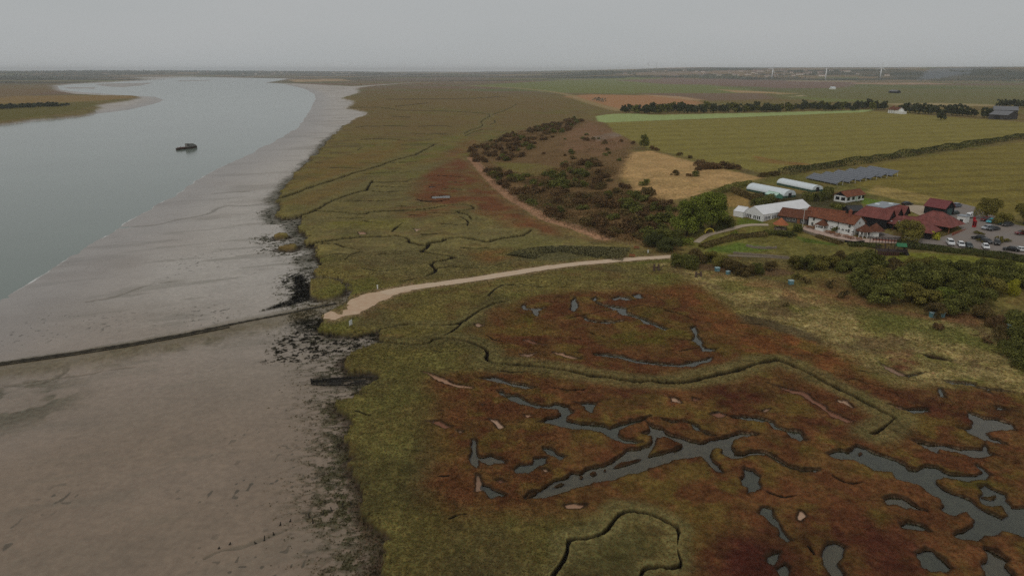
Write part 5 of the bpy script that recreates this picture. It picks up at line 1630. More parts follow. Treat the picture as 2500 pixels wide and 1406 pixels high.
# ------------------------------------------------------------ wreck on the mud at the marsh edge
def wreck():
    a, b = un(762, 934, -1.0), un(905, 926, -1.0)
    L_ = math.dist(a, b)
    t = empty('ship_wreck', (a[0], a[1], gz(*a) - .1), math.atan2(b[1] - a[1], b[0] - a[0]), 'black rotten wreck of a wooden ship half sunk in the mud by the marsh edge', 'wreck')
    ROT = mat('rotten black timber', lin(34, 31, 27, KB), .95, .4, 2.0, .4)
    def wid(u):
        return 1.35 * math.sqrt(max(.03, min(1, u * 2.2)))
    for s in (-1, 1):
        mb = MB()
        n = 22
        for i in range(n):
            u0, u1 = i / n, (i + 1.0) / n
            h = (.75 if s > 0 else .45) * (1 - .55 * u0) * random.uniform(.65, 1.1)
            mb.hexa([(u0 * L_, s * wid(u0), -.6), (u1 * L_, s * wid(u1), -.6), (u1 * L_, s * (wid(u1) + .16), -.6), (u0 * L_, s * (wid(u0) + .16), -.6),
                     (u0 * L_, s * (wid(u0) + .1), h), (u1 * L_, s * (wid(u1) + .1), h * .95), (u1 * L_, s * (wid(u1) + .28), h * .95), (u0 * L_, s * (wid(u0) + .28), h)])
        mb.build('side_planking', ROT, t)
    for i in range(9):
        u = .08 + .09 * i
        w = wid(u)
        mb = MB()
        for s in (-1, 1):
            if random.random() < .85:
                mb.tube((u * L_, s * w * .95, -.3), (u * L_, s * (w + .05), random.uniform(.5, 1.05) * (1 - .4 * u)), .11, .08, 6)
        mb.tube((u * L_, -w, -.05), (u * L_, w, -.05), .1, n=6)
        mb.build('rib', ROT, t)
    for i in range(16):
        x0 = random.uniform(.3, L_ * .75)
        y0 = random.uniform(-.9, .9)
        ln = random.uniform(1.5, 4.0)
        dy = random.uniform(-.35, .35)
        MB().hexa([(x0, y0, -.1), (x0 + ln, y0 + dy, -.1), (x0 + ln, y0 + dy + .26, -.1), (x0, y0 + .26, -.1),
                   (x0, y0, random.uniform(.15, .4)), (x0 + ln, y0 + dy, .2), (x0 + ln, y0 + dy + .26, .2), (x0, y0 + .26, .25)]).build('loose_plank', ROT, t)
    MB().box(-.25, .1, -.16, .16, -.5, 1.25).build('stem_post', ROT, t)
    MB().box(0, L_, -.18, .18, -.3, .08).build('keel', ROT, t)
wreck()

# ------------------------------------------------------------ signs and posts
x, y = un(857, 799, 0)
sg = empty('notice_board', (x, y, gz(x, y)), R(68), 'blank white notice board on posts at the marsh edge near the causeway', 'sign')
MB().box(-.6, .6, -.04, .04, .5, 1.75).build('board', FRAMEW, sg)
for s in (-.45, .45):
    MB().tube((s, .08, -.4), (s, .08, 1.8), .05).build('post', TIMBER, sg)
x, y = un(922, 707, 0)
MBp = MB().box(-.14, .14, -.14, .14, -.3, 1.25).box(-.19, .19, -.19, .19, 1.25, 1.36)
p_ = MBp.build('marker_post', FRAMEW)
p_.location = (x, y, gz(x, y))
tag(p_, 'small white marker post beside the pale track', 'post')
STK = mat('black stake', lin(40, 36, 30, KB), .95, .3, 3.0)
for i, (px, py, h, lab) in enumerate(((645, 1317, 1.1, 'tallest dark stake standing in the near mud'), (684, 1280, .8, 'dark stake in the mud at the bend of the stake line'), (668, 1301, .6, 'short dark stake in the mud below the bend'),
                                      (708, 1271, .6, 'dark stake in the mud nearest the weed bed, outer one'), (756, 1262, 1.0, 'leaning dark stake at the left edge of the weed bed'), (764, 1275, 1.1, 'dark stake in the weed bed beside the leaning one'),
                                      (788, 1254, .8, 'dark stake in the middle of the weed bed'), (810, 1245, .9, 'slim dark stake among green weed'), (836, 1236, .9, 'dark stake near the marsh side of the weed bed'),
                                      (561, 1326, .5, 'low dark stump in the near mud, left of the tallest stake'), (624, 1322, .5, 'low dark stump just left of the tallest stake'), (534, 1336, .45, 'low dark stump at the far left end of the stake line'),
                                      (858, 1231, .7, 'small dark stake closest to the marsh bank'))):
    x, y = un(px, py, -1.2)
    st_ = MB().tube((0, 0, -.4), (random.uniform(-.18, .18), random.uniform(-.1, .1), h * .75), .10, .07, 7).tube((0, 0, -.1), (0, 0, .12), .22, .12, 7).build('wooden_stake', STK)
    st_.location = (x, y, gz(x, y))
    tag(st_, lab, 'stake', 'old stakes in the near mud')

# causeway: low stone kerb along its seaward edge
def wall_along(name, line, w, h, m, label, cat, zfun=None, kind=None, seg=2.0, jag=.0):
    p = smooth(line, 1)
    t = np.gradient(p, axis=0)
    t /= np.linalg.norm(t, axis=1)[:, None] + 1e-9
    n = np.stack([-t[:, 1], t[:, 0]], 1)
    v, f = [], []
    for i, (q, nn) in enumerate(zip(p, n)):
        z = gz(*q) if zfun is None else zfun(q)
        hh = h * (1 + random.uniform(-jag, jag))
        ww = w * (1 + random.uniform(-jag, jag) * .6)
        for s, zz in ((-.62, -.6), (-.5, hh), (.5, hh), (.62, -.6)):
            v.append((q[0] + nn[0] * ww * s, q[1] + nn[1] * ww * s, z + zz))
    for i in range(len(p) - 1):
        for j in range(3):
            f.append((i * 4 + j, i * 4 + j + 1, (i + 1) * 4 + j + 1, (i + 1) * 4 + j))
    k = len(v) - 4
    f += [(3, 2, 1, 0), (k, k + 1, k + 2, k + 3)]
    o = MB().add(v, f).build(name, m)
    return tag(o, label, cat, kind=kind)
def dense(line, step):
    line = np.array(line, float)
    o = []
    for a, b in zip(line, line[1:]):
        k = max(1, int(np.linalg.norm(b - a) / step))
        o += [a + (b - a) * i / k for i in range(k)]
    return np.array(o + [line[-1]])
CWK = wp([(820, 741), (700, 766), (600, 785), (450, 816), (300, 843), (150, 866), (0, 887), (-150, 909), (-500, 958)], -.9)
WEEDY = mat('weedy black stone', lin(40, 37, 31, KB), .95, .45, .8, .5, col2=lin(60, 54, 42, KB))
wall_along('causeway_kerb', dense(CWK, 1.2), .8, .24, WEEDY, 'long dark weedy stone kerb along the far side of the mud causeway', 'kerb', zfun=lambda q: max(gz(*q), -1.15), jag=.35)
CWK2 = wp([(560, 799), (450, 821), (300, 848), (150, 871), (0, 892), (-150, 914), (-500, 963)], -.9)
wall_along('causeway_rail', dense(CWK2, 1.5), .5, .25, WEEDY, 'thin dark stone line along the near side of the mud causeway', 'kerb', zfun=lambda q: max(gz(*q), -1.1), jag=.3)

# ------------------------------------------------------------ blue boxes in the rough grass
BLUEB = mat('faded blue box', lin(72, 104, 108, KB), .7, .12, 2.0)
BLUET = mat('faded blue lid', lin(128, 146, 148, KB), .7, .08, 2.0)
Gp = lambda x, y: at(1500 + x / 2.5, 560 + y / 2.5)
for gx, gy, s, rz, lab in ((627, 256, 1.0, .2, 'faded blue box in front of the dark bushes, left of two'), (693, 274, .85, .5, 'faded blue box in front of the dark bushes, right and smaller of two'),
                           (1077, 332, 1.0, .1, 'faded blue box standing alone in the rough grass'), (1940, 538, 1.0, .0, 'faded blue-grey box at the foot of the thicket, left of two'),
                           (1992, 536, 1.0, .1, 'dull blue box at the foot of the thicket, right of two'), (2400, 610, .9, .4, 'blue-grey box half hidden in the dark bushes at the right edge')):
    p = Gp(gx, gy)
    b_ = empty('storage_box', (p[0], p[1], gz(p[0], p[1])), rz, lab, 'box', 'blue boxes in the rough grass')
    MB().box(-.65 * s, .65 * s, -.55 * s, .55 * s, -.2, 1.15 * s).build('body', BLUEB, b_, bevel=.04)
    MB().box(-.72 * s, .72 * s, -.62 * s, .62 * s, 1.15 * s, 1.3 * s).build('lid', BLUET, b_, bevel=.03)
    for k in (-.3, .3):
        MB().box(k * s - .05, k * s + .05, -.6 * s, -.55 * s, .1, 1.1 * s).build('batten', BLUET, b_)

# wooden remains in the grass
for (qx, qy), h, lab in (((1602, 661), 2.1, 'dark brown upright timber stump pair at the edge of the marsh grass'), ((1705, 677), 1.6, 'low brown timber remains in the pale rough grass')):
    p = at(qx, qy)
    e = empty('timber_remains', (p[0], p[1], gz(p[0], p[1])), .2, lab, 'timber')
    for k, dx in enumerate((-.8, .8)):
        MB().tube((dx, 0, -.3), (dx * .9, .1, h), .42, .3, 9).build('post', TIMBER, e)
    MB().tube((-.8, .3, h * .45), (.8, .3, h * .5), .26, .24, 8).build('rail', TIMBER, e)
    if h > 2:
        MB().tube((1.3, .2, -.1), (2.6, .4, 1.8), .12, .1, 6).build('brace', TIMBER, e)

# orange-brown benches by the end of the track
for (qx, qy), lab in (((1543, 628), 'orange-brown wooden bench at the end of the pale track'), ((1554, 608), 'orange-brown wooden bench higher up against the scrub')):
    p = at(qx, qy)
    e = empty('bench', (p[0], p[1], gz(p[0], p[1])), R(-20), lab, 'bench')
    MB().box(-1.0, 1.0, -.25, .25, .42, .5).build('seat', BROWNW, e)
    MB().box(-1.0, 1.0, .22, .3, .5, 1.05).build('backrest', BROWNW, e)
    for s in (-.85, .85):
        MB().box(s - .06, s + .06, -.22, .26, -.2, .42).build('leg', BROWNW, e)
p = at(1582, 618)
e = MB().box(-.2, .2, -.12, .12, -.3, .95).box(-.24, .24, -.16, .16, .95, 1.05).build('marker_stone', FRAMEW)
e.location = p
tag(e, 'small white marker stone beside the track end', 'marker')

# ------------------------------------------------------------ terrace furniture
CANV = mat('white canvas', lin(190, 188, 182, KB), .8, .05, 2.0)
for gx, gy, lab in ((1528, 812, 'closed white parasol by the inn porch'), (1645, 828, 'closed white parasol left of the terrace bush'), (1756, 872, 'closed white parasol right of the terrace bush'),
                    (1918, 905, 'closed white parasol near the corner of the inn'), (2040, 912, 'closed white parasol in front of the porch lodge')):
    p = Dp(gx, gy)
    e = empty('parasol', (p[0], p[1], p[2] + .05), 0, lab, 'parasol', 'closed parasols on the terrace')
    MB().tube((0, 0, 0), (0, 0, 2.9), .04).build('pole', TIMBER, e)
    MB().tube((0, 0, 1.1), (0, 0, 1.7), .24, .30, 8).tube((0, 0, 1.7), (0, 0, 2.8), .30, .06, 8).build('canopy', CANV, e, True)
    MB().tube((0, 0, 0), (0, 0, .15), .4, .35, 10).build('base', STONE, e)
def picnic(p, rz, lab):
    e = empty('picnic_table', (p[0], p[1], p[2] + .05), rz, lab, 'picnic table', 'picnic tables on the terrace')
    MB().box(-.9, .9, -.4, .4, .7, .77).build('table_top', BROWNW, e)
    for s in (-.75, .75):
        MB().box(-.9, .9, s - .15, s + .15, .42, .48).build('seat', BROWNW, e)
        MB().hexa([(s - .05, -.8, 0), (s + .05, -.8, 0), (s + .05, -.7, 0), (s - .05, -.7, 0), (s - .05, -.3, .7), (s + .05, -.3, .7), (s + .05, -.2, .7), (s - .05, -.2, .7)]).hexa(
            [(s - .05, .7, 0), (s + .05, .7, 0), (s + .05, .8, 0), (s - .05, .8, 0), (s - .05, .2, .7), (s + .05, .2, .7), (s + .05, .3, .7), (s - .05, .3, .7)]).build('leg', BROWNW, e)
for gx, gy, lab in ((1330, 775, 'brown picnic table at the left end of the terrace by the flagpole'), (1400, 790, 'brown picnic table between the flagpole and the porch'), (1600, 845, 'brown picnic table right of the porch parasol'),
                    (1660, 858, 'brown picnic table beside the terrace bush'), (1730, 890, 'brown picnic table below the terrace bush'), (1850, 905, 'brown picnic table under the inn wall'),
                    (1915, 928, 'brown picnic table under the corner parasol'), (2030, 940, 'brown picnic table in front of the porch lodge'), (1420, 765, 'brown picnic table against the inn wall')):
    picnic(Dp(gx, gy), R(random.uniform(-20, 30)), lab)
p = Dp(1243, 790)
fp = empty('flagpole', p, 0, 'tall bare white flagpole at the left end of the inn', 'flagpole')
MB().tube((0, 0, -.3), (0, 0, 7.6), .09, .06, 8).build('pole', FRAMEW, fp)
MB().tube((0, 0, 7.6), (0, 0, 7.8), .12, .04, 8).build('finial', FRAMEW, fp)
wall_along('terrace_wall', dense(lp([(1955, 563), (1985, 575), (2035, 588), (2060, 592)]), 1.5), .4, .75, STONE, 'low stone wall along the front of the terrace', 'wall', jag=.05)
wall_along('terrace_kerb_wall', dense(lp([(2062, 591), (2085, 594), (2110, 592)]), 1.5), .3, .7, BLACKW, 'dark low wall at the right end of the terrace', 'wall')
wall_along('brick_edging', dense(lp([(2130, 586), (2190, 590)]), 1.5), .3, .5, BRICK, 'red brick edging of the small lawn right of the inn', 'wall')
wall_along('garden_wall', dense(lp([(1822, 601), (1840, 606), (1870, 608), (1895, 606)]), 1.5), .6, .7, STONE, 'low ruined stone wall across the lower lawn', 'wall', jag=.3)
wall_along('long_garden_wall', dense(lp([(1790, 620), (1860, 625), (1925, 631)]), 2), .5, .7, mat('grey brown stone', ()), 'long low grey wall above the lower path', 'wall', jag=.08)

# play frame with a green roof
p = Ep(560, 1075)
pf = empty('play_frame', (p[0], p[1], p[2]), R(-12), 'dark timber climbing frame with a small green roof below the terrace', 'climbing frame')
DT = mat('dark stained timber', lin(52, 42, 40, KB), .9, .25, 2.0)
for x in (-4.2, -1.4, 1.4, 4.2):
    for y in (-1.6, 1.6):
        MB().tube((x, y, -.4), (x, y, 2.9), .13).build('post', DT, pf)
MB().box(-4.3, 4.3, -1.7, 1.7, 1.2, 1.34).build('platform', DT, pf)
for y in (-1.7, 1.7):
    for z in (1.8, 2.2):
        MB().box(-4.3, 4.3, y - .05, y + .05, z, z + .12).build('rail', DT, pf)
for k in range(11):
    x = -4.2 + .6 * k
    MB().box(x - .2, x + .2, -1.78, -1.72, -.3, 1.2).build('side_board', mat('red brown boards', lin(66, 42, 38, KB), .9, .2), pf)
MB().prism([(-1.2, 2.9), (1.2, 2.9), (0, 3.9)], 1.3, 4.3).build('roof', GREENR, pf)
MB().add([(4.3, -1.5, -.3), (5.6, -1.5, -.3), (4.3, -1.5, 2.0), (4.3, 1.5, -.3), (5.6, 1.5, -.3), (4.3, 1.5, 2.0)], [(0, 1, 2), (5, 4, 3), (1, 4, 5, 2), (0, 2, 5, 3)]).build('climbing_net', mat('dark netting', lin(46, 46, 46, KB), .9, .2), pf)
p2 = Ep(500, 935)
pl = empty('pergola', (p2[0], p2[1], p2[2]), R(-6), 'long dark timber pergola frame beside the pinkish terrace path', 'pergola')
for x in np.linspace(-5, 5, 6):
    for y in (-1.2, 1.2):
        MB().tube((x, y, -.3), (x, y, 2.1), .1).build('post', DT, pl)
for y in (-1.2, 1.2):
    MB().box(-5.2, 5.2, y - .07, y + .07, 2.1, 2.25).build('beam', DT, pl)
for x in np.linspace(-5, 5, 11):
    MB().box(x - .05, x + .05, -1.5, 1.5, 2.25, 2.36).build('rafter', DT, pl)

# yellow arched slide on the upper lawn
p = at(1731, 568)
sl = empty('yellow_arch', (p[0], p[1], p[2]), R(15), 'yellow arched garden tunnel beside the upper lawn', 'arch')
YEL = mat('yellow plastic', lin(190, 168, 64, KB), .5, .06)
mb = MB()
for i in range(10):
    a0, a1 = math.pi * i / 10, math.pi * (i + 1) / 10
    mb.hexa([(-1.7 * math.cos(a0), -.5, 1.5 * math.sin(a0)), (-1.7 * math.cos(a1), -.5, 1.5 * math.sin(a1)), (-1.7 * math.cos(a1), .5, 1.5 * math.sin(a1)), (-1.7 * math.cos(a0), .5, 1.5 * math.sin(a0)),
             (-1.9 * math.cos(a0), -.5, 1.75 * math.sin(a0)), (-1.9 * math.cos(a1), -.5, 1.75 * math.sin(a1)), (-1.9 * math.cos(a1), .5, 1.75 * math.sin(a1)), (-1.9 * math.cos(a0), .5, 1.75 * math.sin(a0))])
mb.build('canopy', YEL, sl)
MB().box(-1.4, -.2, -.6, .6, -.1, .5).build('bench', TIMBER, sl)

# person standing at the foot of the thicket
def person(p, rz):
    t = empty('person', (p[0], p[1], gz(p[0], p[1])), rz, 'person in a white top and dark trousers standing above the thicket', 'person')
    J = {'pelvis': (0, 0, .95), 'chest': (0, .0, 1.32), 'neck': (0, 0, 1.50), 'head': (0, -.02, 1.66), 'top': (0, -.01, 1.78), 'shl': (-.19, 0, 1.43), 'shr': (.19, 0, 1.43), 'ell': (-.25, .02, 1.15), 'elr': (.25, .02, 1.15), 'hal': (-.24, -.08, .90), 'har': (.24, -.08, .90),
         'hil': (-.1, 0, .9), 'hir': (.1, 0, .9), 'knl': (-.11, -.02, .5), 'knr': (.12, -.03, .5), 'anl': (-.12, .02, .08), 'anr': (.13, 0, .08), 'tol': (-.13, -.16, .03), 'tor': (.15, -.18, .03)}
    RAD = {'pelvis': .15, 'chest': .17, 'neck': .06, 'head': .10, 'top': .07, 'shl': .075, 'shr': .075, 'ell': .045, 'elr': .045, 'hal': .035, 'har': .035, 'hil': .1, 'hir': .1, 'knl': .06, 'knr': .06, 'anl': .045, 'anr': .045, 'tol': .035, 'tor': .035}
    ed = [('pelvis', 'chest'), ('chest', 'neck'), ('neck', 'head'), ('head', 'top'), ('chest', 'shl'), ('shl', 'ell'), ('ell', 'hal'), ('chest', 'shr'), ('shr', 'elr'), ('elr', 'har'),
          ('pelvis', 'hil'), ('hil', 'knl'), ('knl', 'anl'), ('anl', 'tol'), ('pelvis', 'hir'), ('hir', 'knr'), ('knr', 'anr'), ('anr', 'tor')]
    def skin(nm, keys, grow, m, parent):
        ks = list(keys)
        me = bpy.data.meshes.new(nm)
        me.from_pydata([J[k] for k in ks], [(ks.index(a), ks.index(b)) for a, b in ed if a in ks and b in ks], [])
        o = link(nm, me, m, parent)
        md = o.modifiers.new('skin', 'SKIN')
        for v, k in zip(me.skin_vertices[0].data, ks):
            v.radius = (RAD[k] * grow, RAD[k] * grow * (.75 if k in ('chest', 'pelvis') else 1))
        me.skin_vertices[0].data[0].use_root = True
        s = o.modifiers.new('sub', 'SUBSURF')
        s.levels = s.render_levels = 2
        return o
    body = skin('body', list(J), 1.0, mat('skin', lin(150, 116, 98, KB), .6, .05), t)
    skin('shirt', ['chest', 'pelvis', 'shl', 'ell', 'shr', 'elr'], 1.14, mat('white shirt', lin(190, 190, 190, KB), .8, .05), t)
    skin('trousers', ['pelvis', 'hil', 'knl', 'anl', 'hir', 'knr', 'anr'], 1.12, mat('dark trousers', lin(52, 40, 38, KB), .9, .1), t)
    skin('hair', ['top', 'head'], 1.05, mat('dark hair', lin(40, 34, 30, KB), .8, .1), t).location = (0, .03, .03)
person(at(2161, 652), R(20))

# ------------------------------------------------------------ vehicles
TYRE = mat('tyre rubber', (.012, .012, .012), .8, .1)
RIM = mat('wheel rim', (.35, .35, .36), .35, .05, metal=.8)
LAMPM = mat('lamp glass', (.6, .6, .58), .1, .02)
TAIL = mat('tail lamp', (.25, .01, .01), .2, .02)
CARW = mat('car window', (.015, .018, .02), .08, .05, spec=.6)
def paint_mat(nm, c):
    return mat('car paint ' + nm, c, .28, .03, 1.0, spec=.5)
PROF = {  # body outline (x forward, z), glasshouse outline
    'hatch': (4.0, 1.72, [(-2.0, .35), (2.0, .35), (2.0, .72), (1.15, .92), (-1.95, .95), (-2.0, .8)], [(-1.9, .93), (1.2, .9), (.45, 1.42), (-1.45, 1.46)]),
    'saloon': (4.5, 1.8, [(-2.25, .35), (2.25, .35), (2.25, .7), (1.2, .9), (-1.5, .94), (-2.2, .9), (-2.25, .8)], [(-1.7, .92), (1.2, .88), (.4, 1.4), (-1.0, 1.42)]),
    'suv': (4.6, 1.9, [(-2.3, .4), (2.3, .4), (2.3, .9), (1.25, 1.08), (-2.25, 1.1), (-2.3, .95)], [(-2.2, 1.08), (1.25, 1.06), (.6, 1.68), (-1.95, 1.72)]),
    'van': (4.7, 1.85, [(-2.35, .4), (2.35, .4), (2.35, .85), (1.55, 1.08), (-2.3, 1.1), (-2.35, .95)], [(-2.32, 1.08), (1.6, 1.05), (.75, 1.85), (-2.25, 1.88)]),
}
def car(p, heading, kind, colour, label, name='parked_car', cat='car'):
    L_, Wd, body, top = PROF[kind]
    t = empty(name, (p[0], p[1], p[2] + .04), heading, label, cat, 'cars parked round the inn')
    h = Wd / 2
    bm = MB()
    n = len(body)
    def ring_(pr, y0, sc):
        cx = sum(a for a, _ in pr) / len(pr)
        return [(cx + (a - cx) * sc, y0, z) for a, z in pr]
    v = ring_(body, -h, .97) + ring_(body, -h + .12, 1) + ring_(body, h - .12, 1) + ring_(body, h, .97)
    f = [tuple(range(n)), tuple(range(4 * n - 1, 3 * n - 1, -1))]
    for k in range(3):
        f += [(k * n + i, (k + 1) * n + i, (k + 1) * n + (i + 1) % n, k * n + (i + 1) % n) for i in range(n)]
    bm.add(v, f)
    bo = bm.build('body', colour, t)
    m = len(top)
    b0, b1 = h - .08, h - .26
    gm = MB()
    v = [(a, -(b0 if i < 2 else b1), z) for i, (a, z) in enumerate(top)] + [(a, (b0 if i < 2 else b1), z) for i, (a, z) in enumerate(top)]
    gm.add(v, [(3, 2, 1, 0)[::-1], (4, 5, 6, 7)[::-1], (1, 5, 6, 2)[::-1], (0, 3, 7, 4)[::-1], (0, 4, 5, 1)])
    gm.build('windows', CARW if kind != 'van' else colour, t)
    rm = MB()
    z2, z3 = top[2][1], top[3][1]
    rm.hexa([(top[3][0], -b1 - .02, z3 - .02), (top[2][0], -b1 - .02, z2 - .02), (top[2][0], b1 + .02, z2 - .02), (top[3][0], b1 + .02, z3 - .02),
             (top[3][0] + .08, -b1 + .06, z3 + .05), (top[2][0] - .08, -b1 + .06, z2 + .05), (top[2][0] - .08, b1 - .06, z2 + .05), (top[3][0] + .08, b1 - .06, z3 + .05)])
    ro = rm.build('roof', colour, t)
    for s in (-1, 1):      # pillars
        for (xa, za), (xb, zb) in ((top[1], top[2]), (top[0], top[3]), (((top[0][0] + top[1][0]) / 2 - .1, .95), ((top[2][0] + top[3][0]) / 2, z2))):
            MB().tube((xa, s * (b0 + .01), za), (xb, s * (b1 + .01), zb), .05, .045, 5).build('pillar', colour, t)
    if kind == 'van':
        a, b = top[1], top[2]
        MB().add([(a[0] + .02, -b0 + .1, a[1] + .05), (a[0] + .02, b0 - .1, a[1] + .05), (b[0] + .03, b1 - .08, b[1] - .08), (b[0] + .03, -b1 + .08, b[1] - .08)], [(0, 1, 2, 3)]).build('windscreen', CARW, t)
        for s in (-1, 1):
            MB().add([(1.3, s * (b0 + .01), 1.14), (.5, s * (b0 + .01), 1.14), (.5, s * (b1 + .03), 1.68), (.85, s * (b1 + .03), 1.68)], [(0, 1, 2, 3)]).build('side_window', CARW, t)
    for sx in (-1, 1):
        for sy in (-1, 1):
            x_, y_ = sx * L_ * .31, sy * (h - .1)
            w = MB().tube((x_, y_ - .11, .32), (x_, y_ + .11, .32), .33, n=14).build('wheel', TYRE, t)
            MB().tube((x_, y_ + sy * .105, .32), (x_, y_ + sy * .125, .32), .2, n=10).build('rim', RIM, w)
    zf = body[2][1] - .12
    for s in (-1, 1):
        MB().box(L_ / 2 - .06, L_ / 2 + .02, s * (h - .42) - .16, s * (h - .42) + .16, zf - .1, zf + .06).build('headlight', LAMPM, t)
        MB().box(-L_ / 2 - .02, -L_ / 2 + .06, s * (h - .3) - .12, s * (h - .3) + .12, zf - .06, zf + .16).build('tail_light', TAIL, t)
    return t
PW, PS, PB, PG = paint_mat('white', lin(190, 192, 190, KB)), paint_mat('silver', lin(140, 142, 146, KB)), paint_mat('black', (.018, .018, .02)), paint_mat('grey', (.06, .062, .065))
PT, PR_, PBL, PGR, PCY = paint_mat('teal', lin(50, 92, 92, KB)), paint_mat('dark red', lin(90, 34, 34, KB)), paint_mat('slate blue', lin(84, 92, 106, KB)), paint_mat('dark green', lin(42, 52, 50, KB)), paint_mat('turquoise', lin(52, 140, 152, KB))
for gx, gy, hd, k, c, lab in (
    (1425, 935, 250, 'suv', PW, 'tall white car parked nose to the car park hedge, leftmost of the white ones'),
    (1580, 958, 248, 'hatch', PW, 'white hatchback parked at the car park hedge, second white one from the left'),
    (1695, 975, 250, 'hatch', PGR, 'dark green car half hidden by the car park hedge'),
    (1938, 990, 246, 'hatch', PW, 'white car at the hedge below the planted islands'),
    (2310, 1025, 140, 'saloon', PB, 'black car near the shrubs at the right edge of the car park'),
    (2465, 1035, 335, 'saloon', PW, 'white car cut by the right edge of the picture'),
    (1845, 860, 135, 'saloon', PB, 'black car beside the left planted island of the car park'),
    (1955, 910, 275, 'hatch', PG, 'dark grey car between the planted islands'),
    (2105, 930, 238, 'hatch', PB, 'black car in front of the long planted island'),
    (1960, 712, 200, 'hatch', PS, 'silver car beside the dark car behind the car park'),
    (2050, 728, 195, 'saloon', PG, 'dark grey car right of the silver car'),
    (2015, 618, 215, 'hatch', PCY, 'turquoise car under the young trees'),
    (2160, 640, 210, 'hatch', PT, 'teal car right of the turquoise car under the trees'),
    (2258, 665, 205, 'saloon', PG, 'grey car at the right end of the row under the trees'),
    (1935, 592, 205, 'hatch', PR_, 'dark red car left of the turquoise car'),
    (1520, 392, 30, 'suv', PBL, 'slate blue car at the far corner behind the black shed'),
    (1490, 495, 25, 'hatch', PGR, 'dark green car beside the black shed'),
    (850, 868, 105, 'hatch', PW, 'white car half hidden under the olive tree by the lodge'),
    (800, 362, 10, 'saloon', PB, 'black car on the yard behind the black barn'),
    (2470, 790, 175, 'saloon', PR_, 'dark red car at the right edge of the picture')):
    car(Ep(gx, gy), R(hd) - math.pi / 2 + R(90), k, c, lab)
car(Ep(1712, 545), R(205), 'van', PW, 'white delivery van behind the white kiosk', 'delivery_van', 'van')

# red telephone box
p = Ep(1772, 682)
tb = empty('telephone_box', (p[0], p[1], p[2]), R(15), 'bright red telephone box by the entrance of the car park', 'telephone box')
REDP = mat('post box red', lin(140, 26, 32, KB), .5, .05)
MB().box(-.45, .45, -.45, .45, -.1, .55).box(-.45, .45, -.45, .45, 2.1, 2.4).box(-.45, -.36, -.45, -.36, .5, 2.2).box(.36, .45, -.45, -.36, .5, 2.2).box(.36, .45, .36, .45, .5, 2.2).box(-.45, -.36, .36, .45, .5, 2.2).build('frame', REDP, tb)
MB().box(-.38, .38, -.38, .38, .55, 2.1).build('glazing', DARKG, tb)
gbr = MB()
for k in range(4):
    z = .85 + .32 * k
    gbr.box(-.40, .40, -.40, .40, z, z + .04)
gbr.build('glazing_bars', REDP, tb)
MB().tube((0, 0, 2.4), (0, 0, 2.62), .42, .2, 12).build('dome', REDP, tb)
rv = Ep(1772, 600)
rb = empty('red_cabinet', (rv[0], rv[1], rv[2]), R(10), 'small red cabinet standing just behind the telephone box', 'cabinet')
MB().box(-.4, .4, -.2, .2, .4, 1.6).build('body', REDP, rb)
MB().box(-.3, .3, -.12, .12, -.3, .4).build('plinth', BLACKM, rb)
# ------------------------------------------------------------ foliage
def leaf_mat(name, dark, light, rnd=.18):
    m, t, p = nodes_of(name)
    N, K = t.nodes.new, t.links.new
    a = N('ShaderNodeAttribute')
    a.attribute_name = 'tone'
    r = N('ShaderNodeValToRGB')
    r.color_ramp.elements[0].color = (*dark, 1)
    r.color_ramp.elements[1].color = (*light, 1)
    K(a.outputs['Fac'], r.inputs[0])
    oi = N('ShaderNodeObjectInfo')
    mr = N('ShaderNodeMapRange')
    mr.inputs[3].default_value, mr.inputs[4].default_value = 1 - rnd, 1 + rnd
    K(oi.outputs['Random'], mr.inputs[0])
    s = N('ShaderNodeVectorMath')
    s.operation = 'SCALE'
    K(r.outputs[0], s.inputs[0])
    K(mr.outputs[0], s.inputs['Scale'])
    K(s.outputs[0], p.inputs['Base Color'])
    p.inputs['Roughness'].default_value = .85
    p.inputs['Specular IOR Level'].default_value = .12
    return m
KF = 0.50
LG_D = leaf_mat('deep green leaves', lin(42, 44, 20, KF), lin(100, 99, 46, KF))
LG_O = leaf_mat('olive leaves', lin(54, 50, 23, KF), lin(112, 103, 48, KF))
LG_B = leaf_mat('bright green leaves', lin(52, 58, 23, KF), lin(110, 116, 46, KF))
LG_R = leaf_mat('rusty leaves', lin(52, 42, 27, KF), lin(100, 76, 48, KF))
LG_X = leaf_mat('brown green leaves', lin(48, 41, 24, KF), lin(96, 81, 46, KF))
LG_Y = leaf_mat('yellow leaves', lin(96, 92, 26, KF), lin(150, 146, 44, KF))
LG_F = leaf_mat('far dark leaves', lin(34, 38, 26, KF), lin(64, 68, 44, KF))
LG_W = leaf_mat('far wood leaves', lin(48, 52, 46, KF), lin(72, 76, 64, KF))
LG_H = leaf_mat('hedge leaves', lin(35, 37, 20, KF), lin(72, 74, 38, KF))
BARK = mat('bark', lin(62, 54, 46, KB), .95, .25, 2.0)

def leaves(C0, N0, size, flat=.55, seed=0):
    """quads of given size at points C0 facing roughly N0 -> verts, tone"""
    g = np.random.default_rng(seed)
    n = len(C0)
    nr = N0 + g.normal(size=(n, 3)) * flat
    nr /= np.linalg.norm(nr, axis=1)[:, None] + 1e-9
    u = np.cross(nr, g.normal(size=(n, 3)))
    u /= np.linalg.norm(u, axis=1)[:, None] + 1e-9
    w = np.cross(nr, u)
    s = size * g.uniform(.6, 1.35, size=(n, 1))
    asp = g.uniform(.55, 1.0, size=(n, 1))
    V_ = np.stack([C0 - u * s, C0 + w * s * asp, C0 + u * s, C0 - w * s * asp], 1).reshape(-1, 3)
    tone = np.repeat(g.beta(2.0, 2.6, size=n), 4)
    return V_, tone

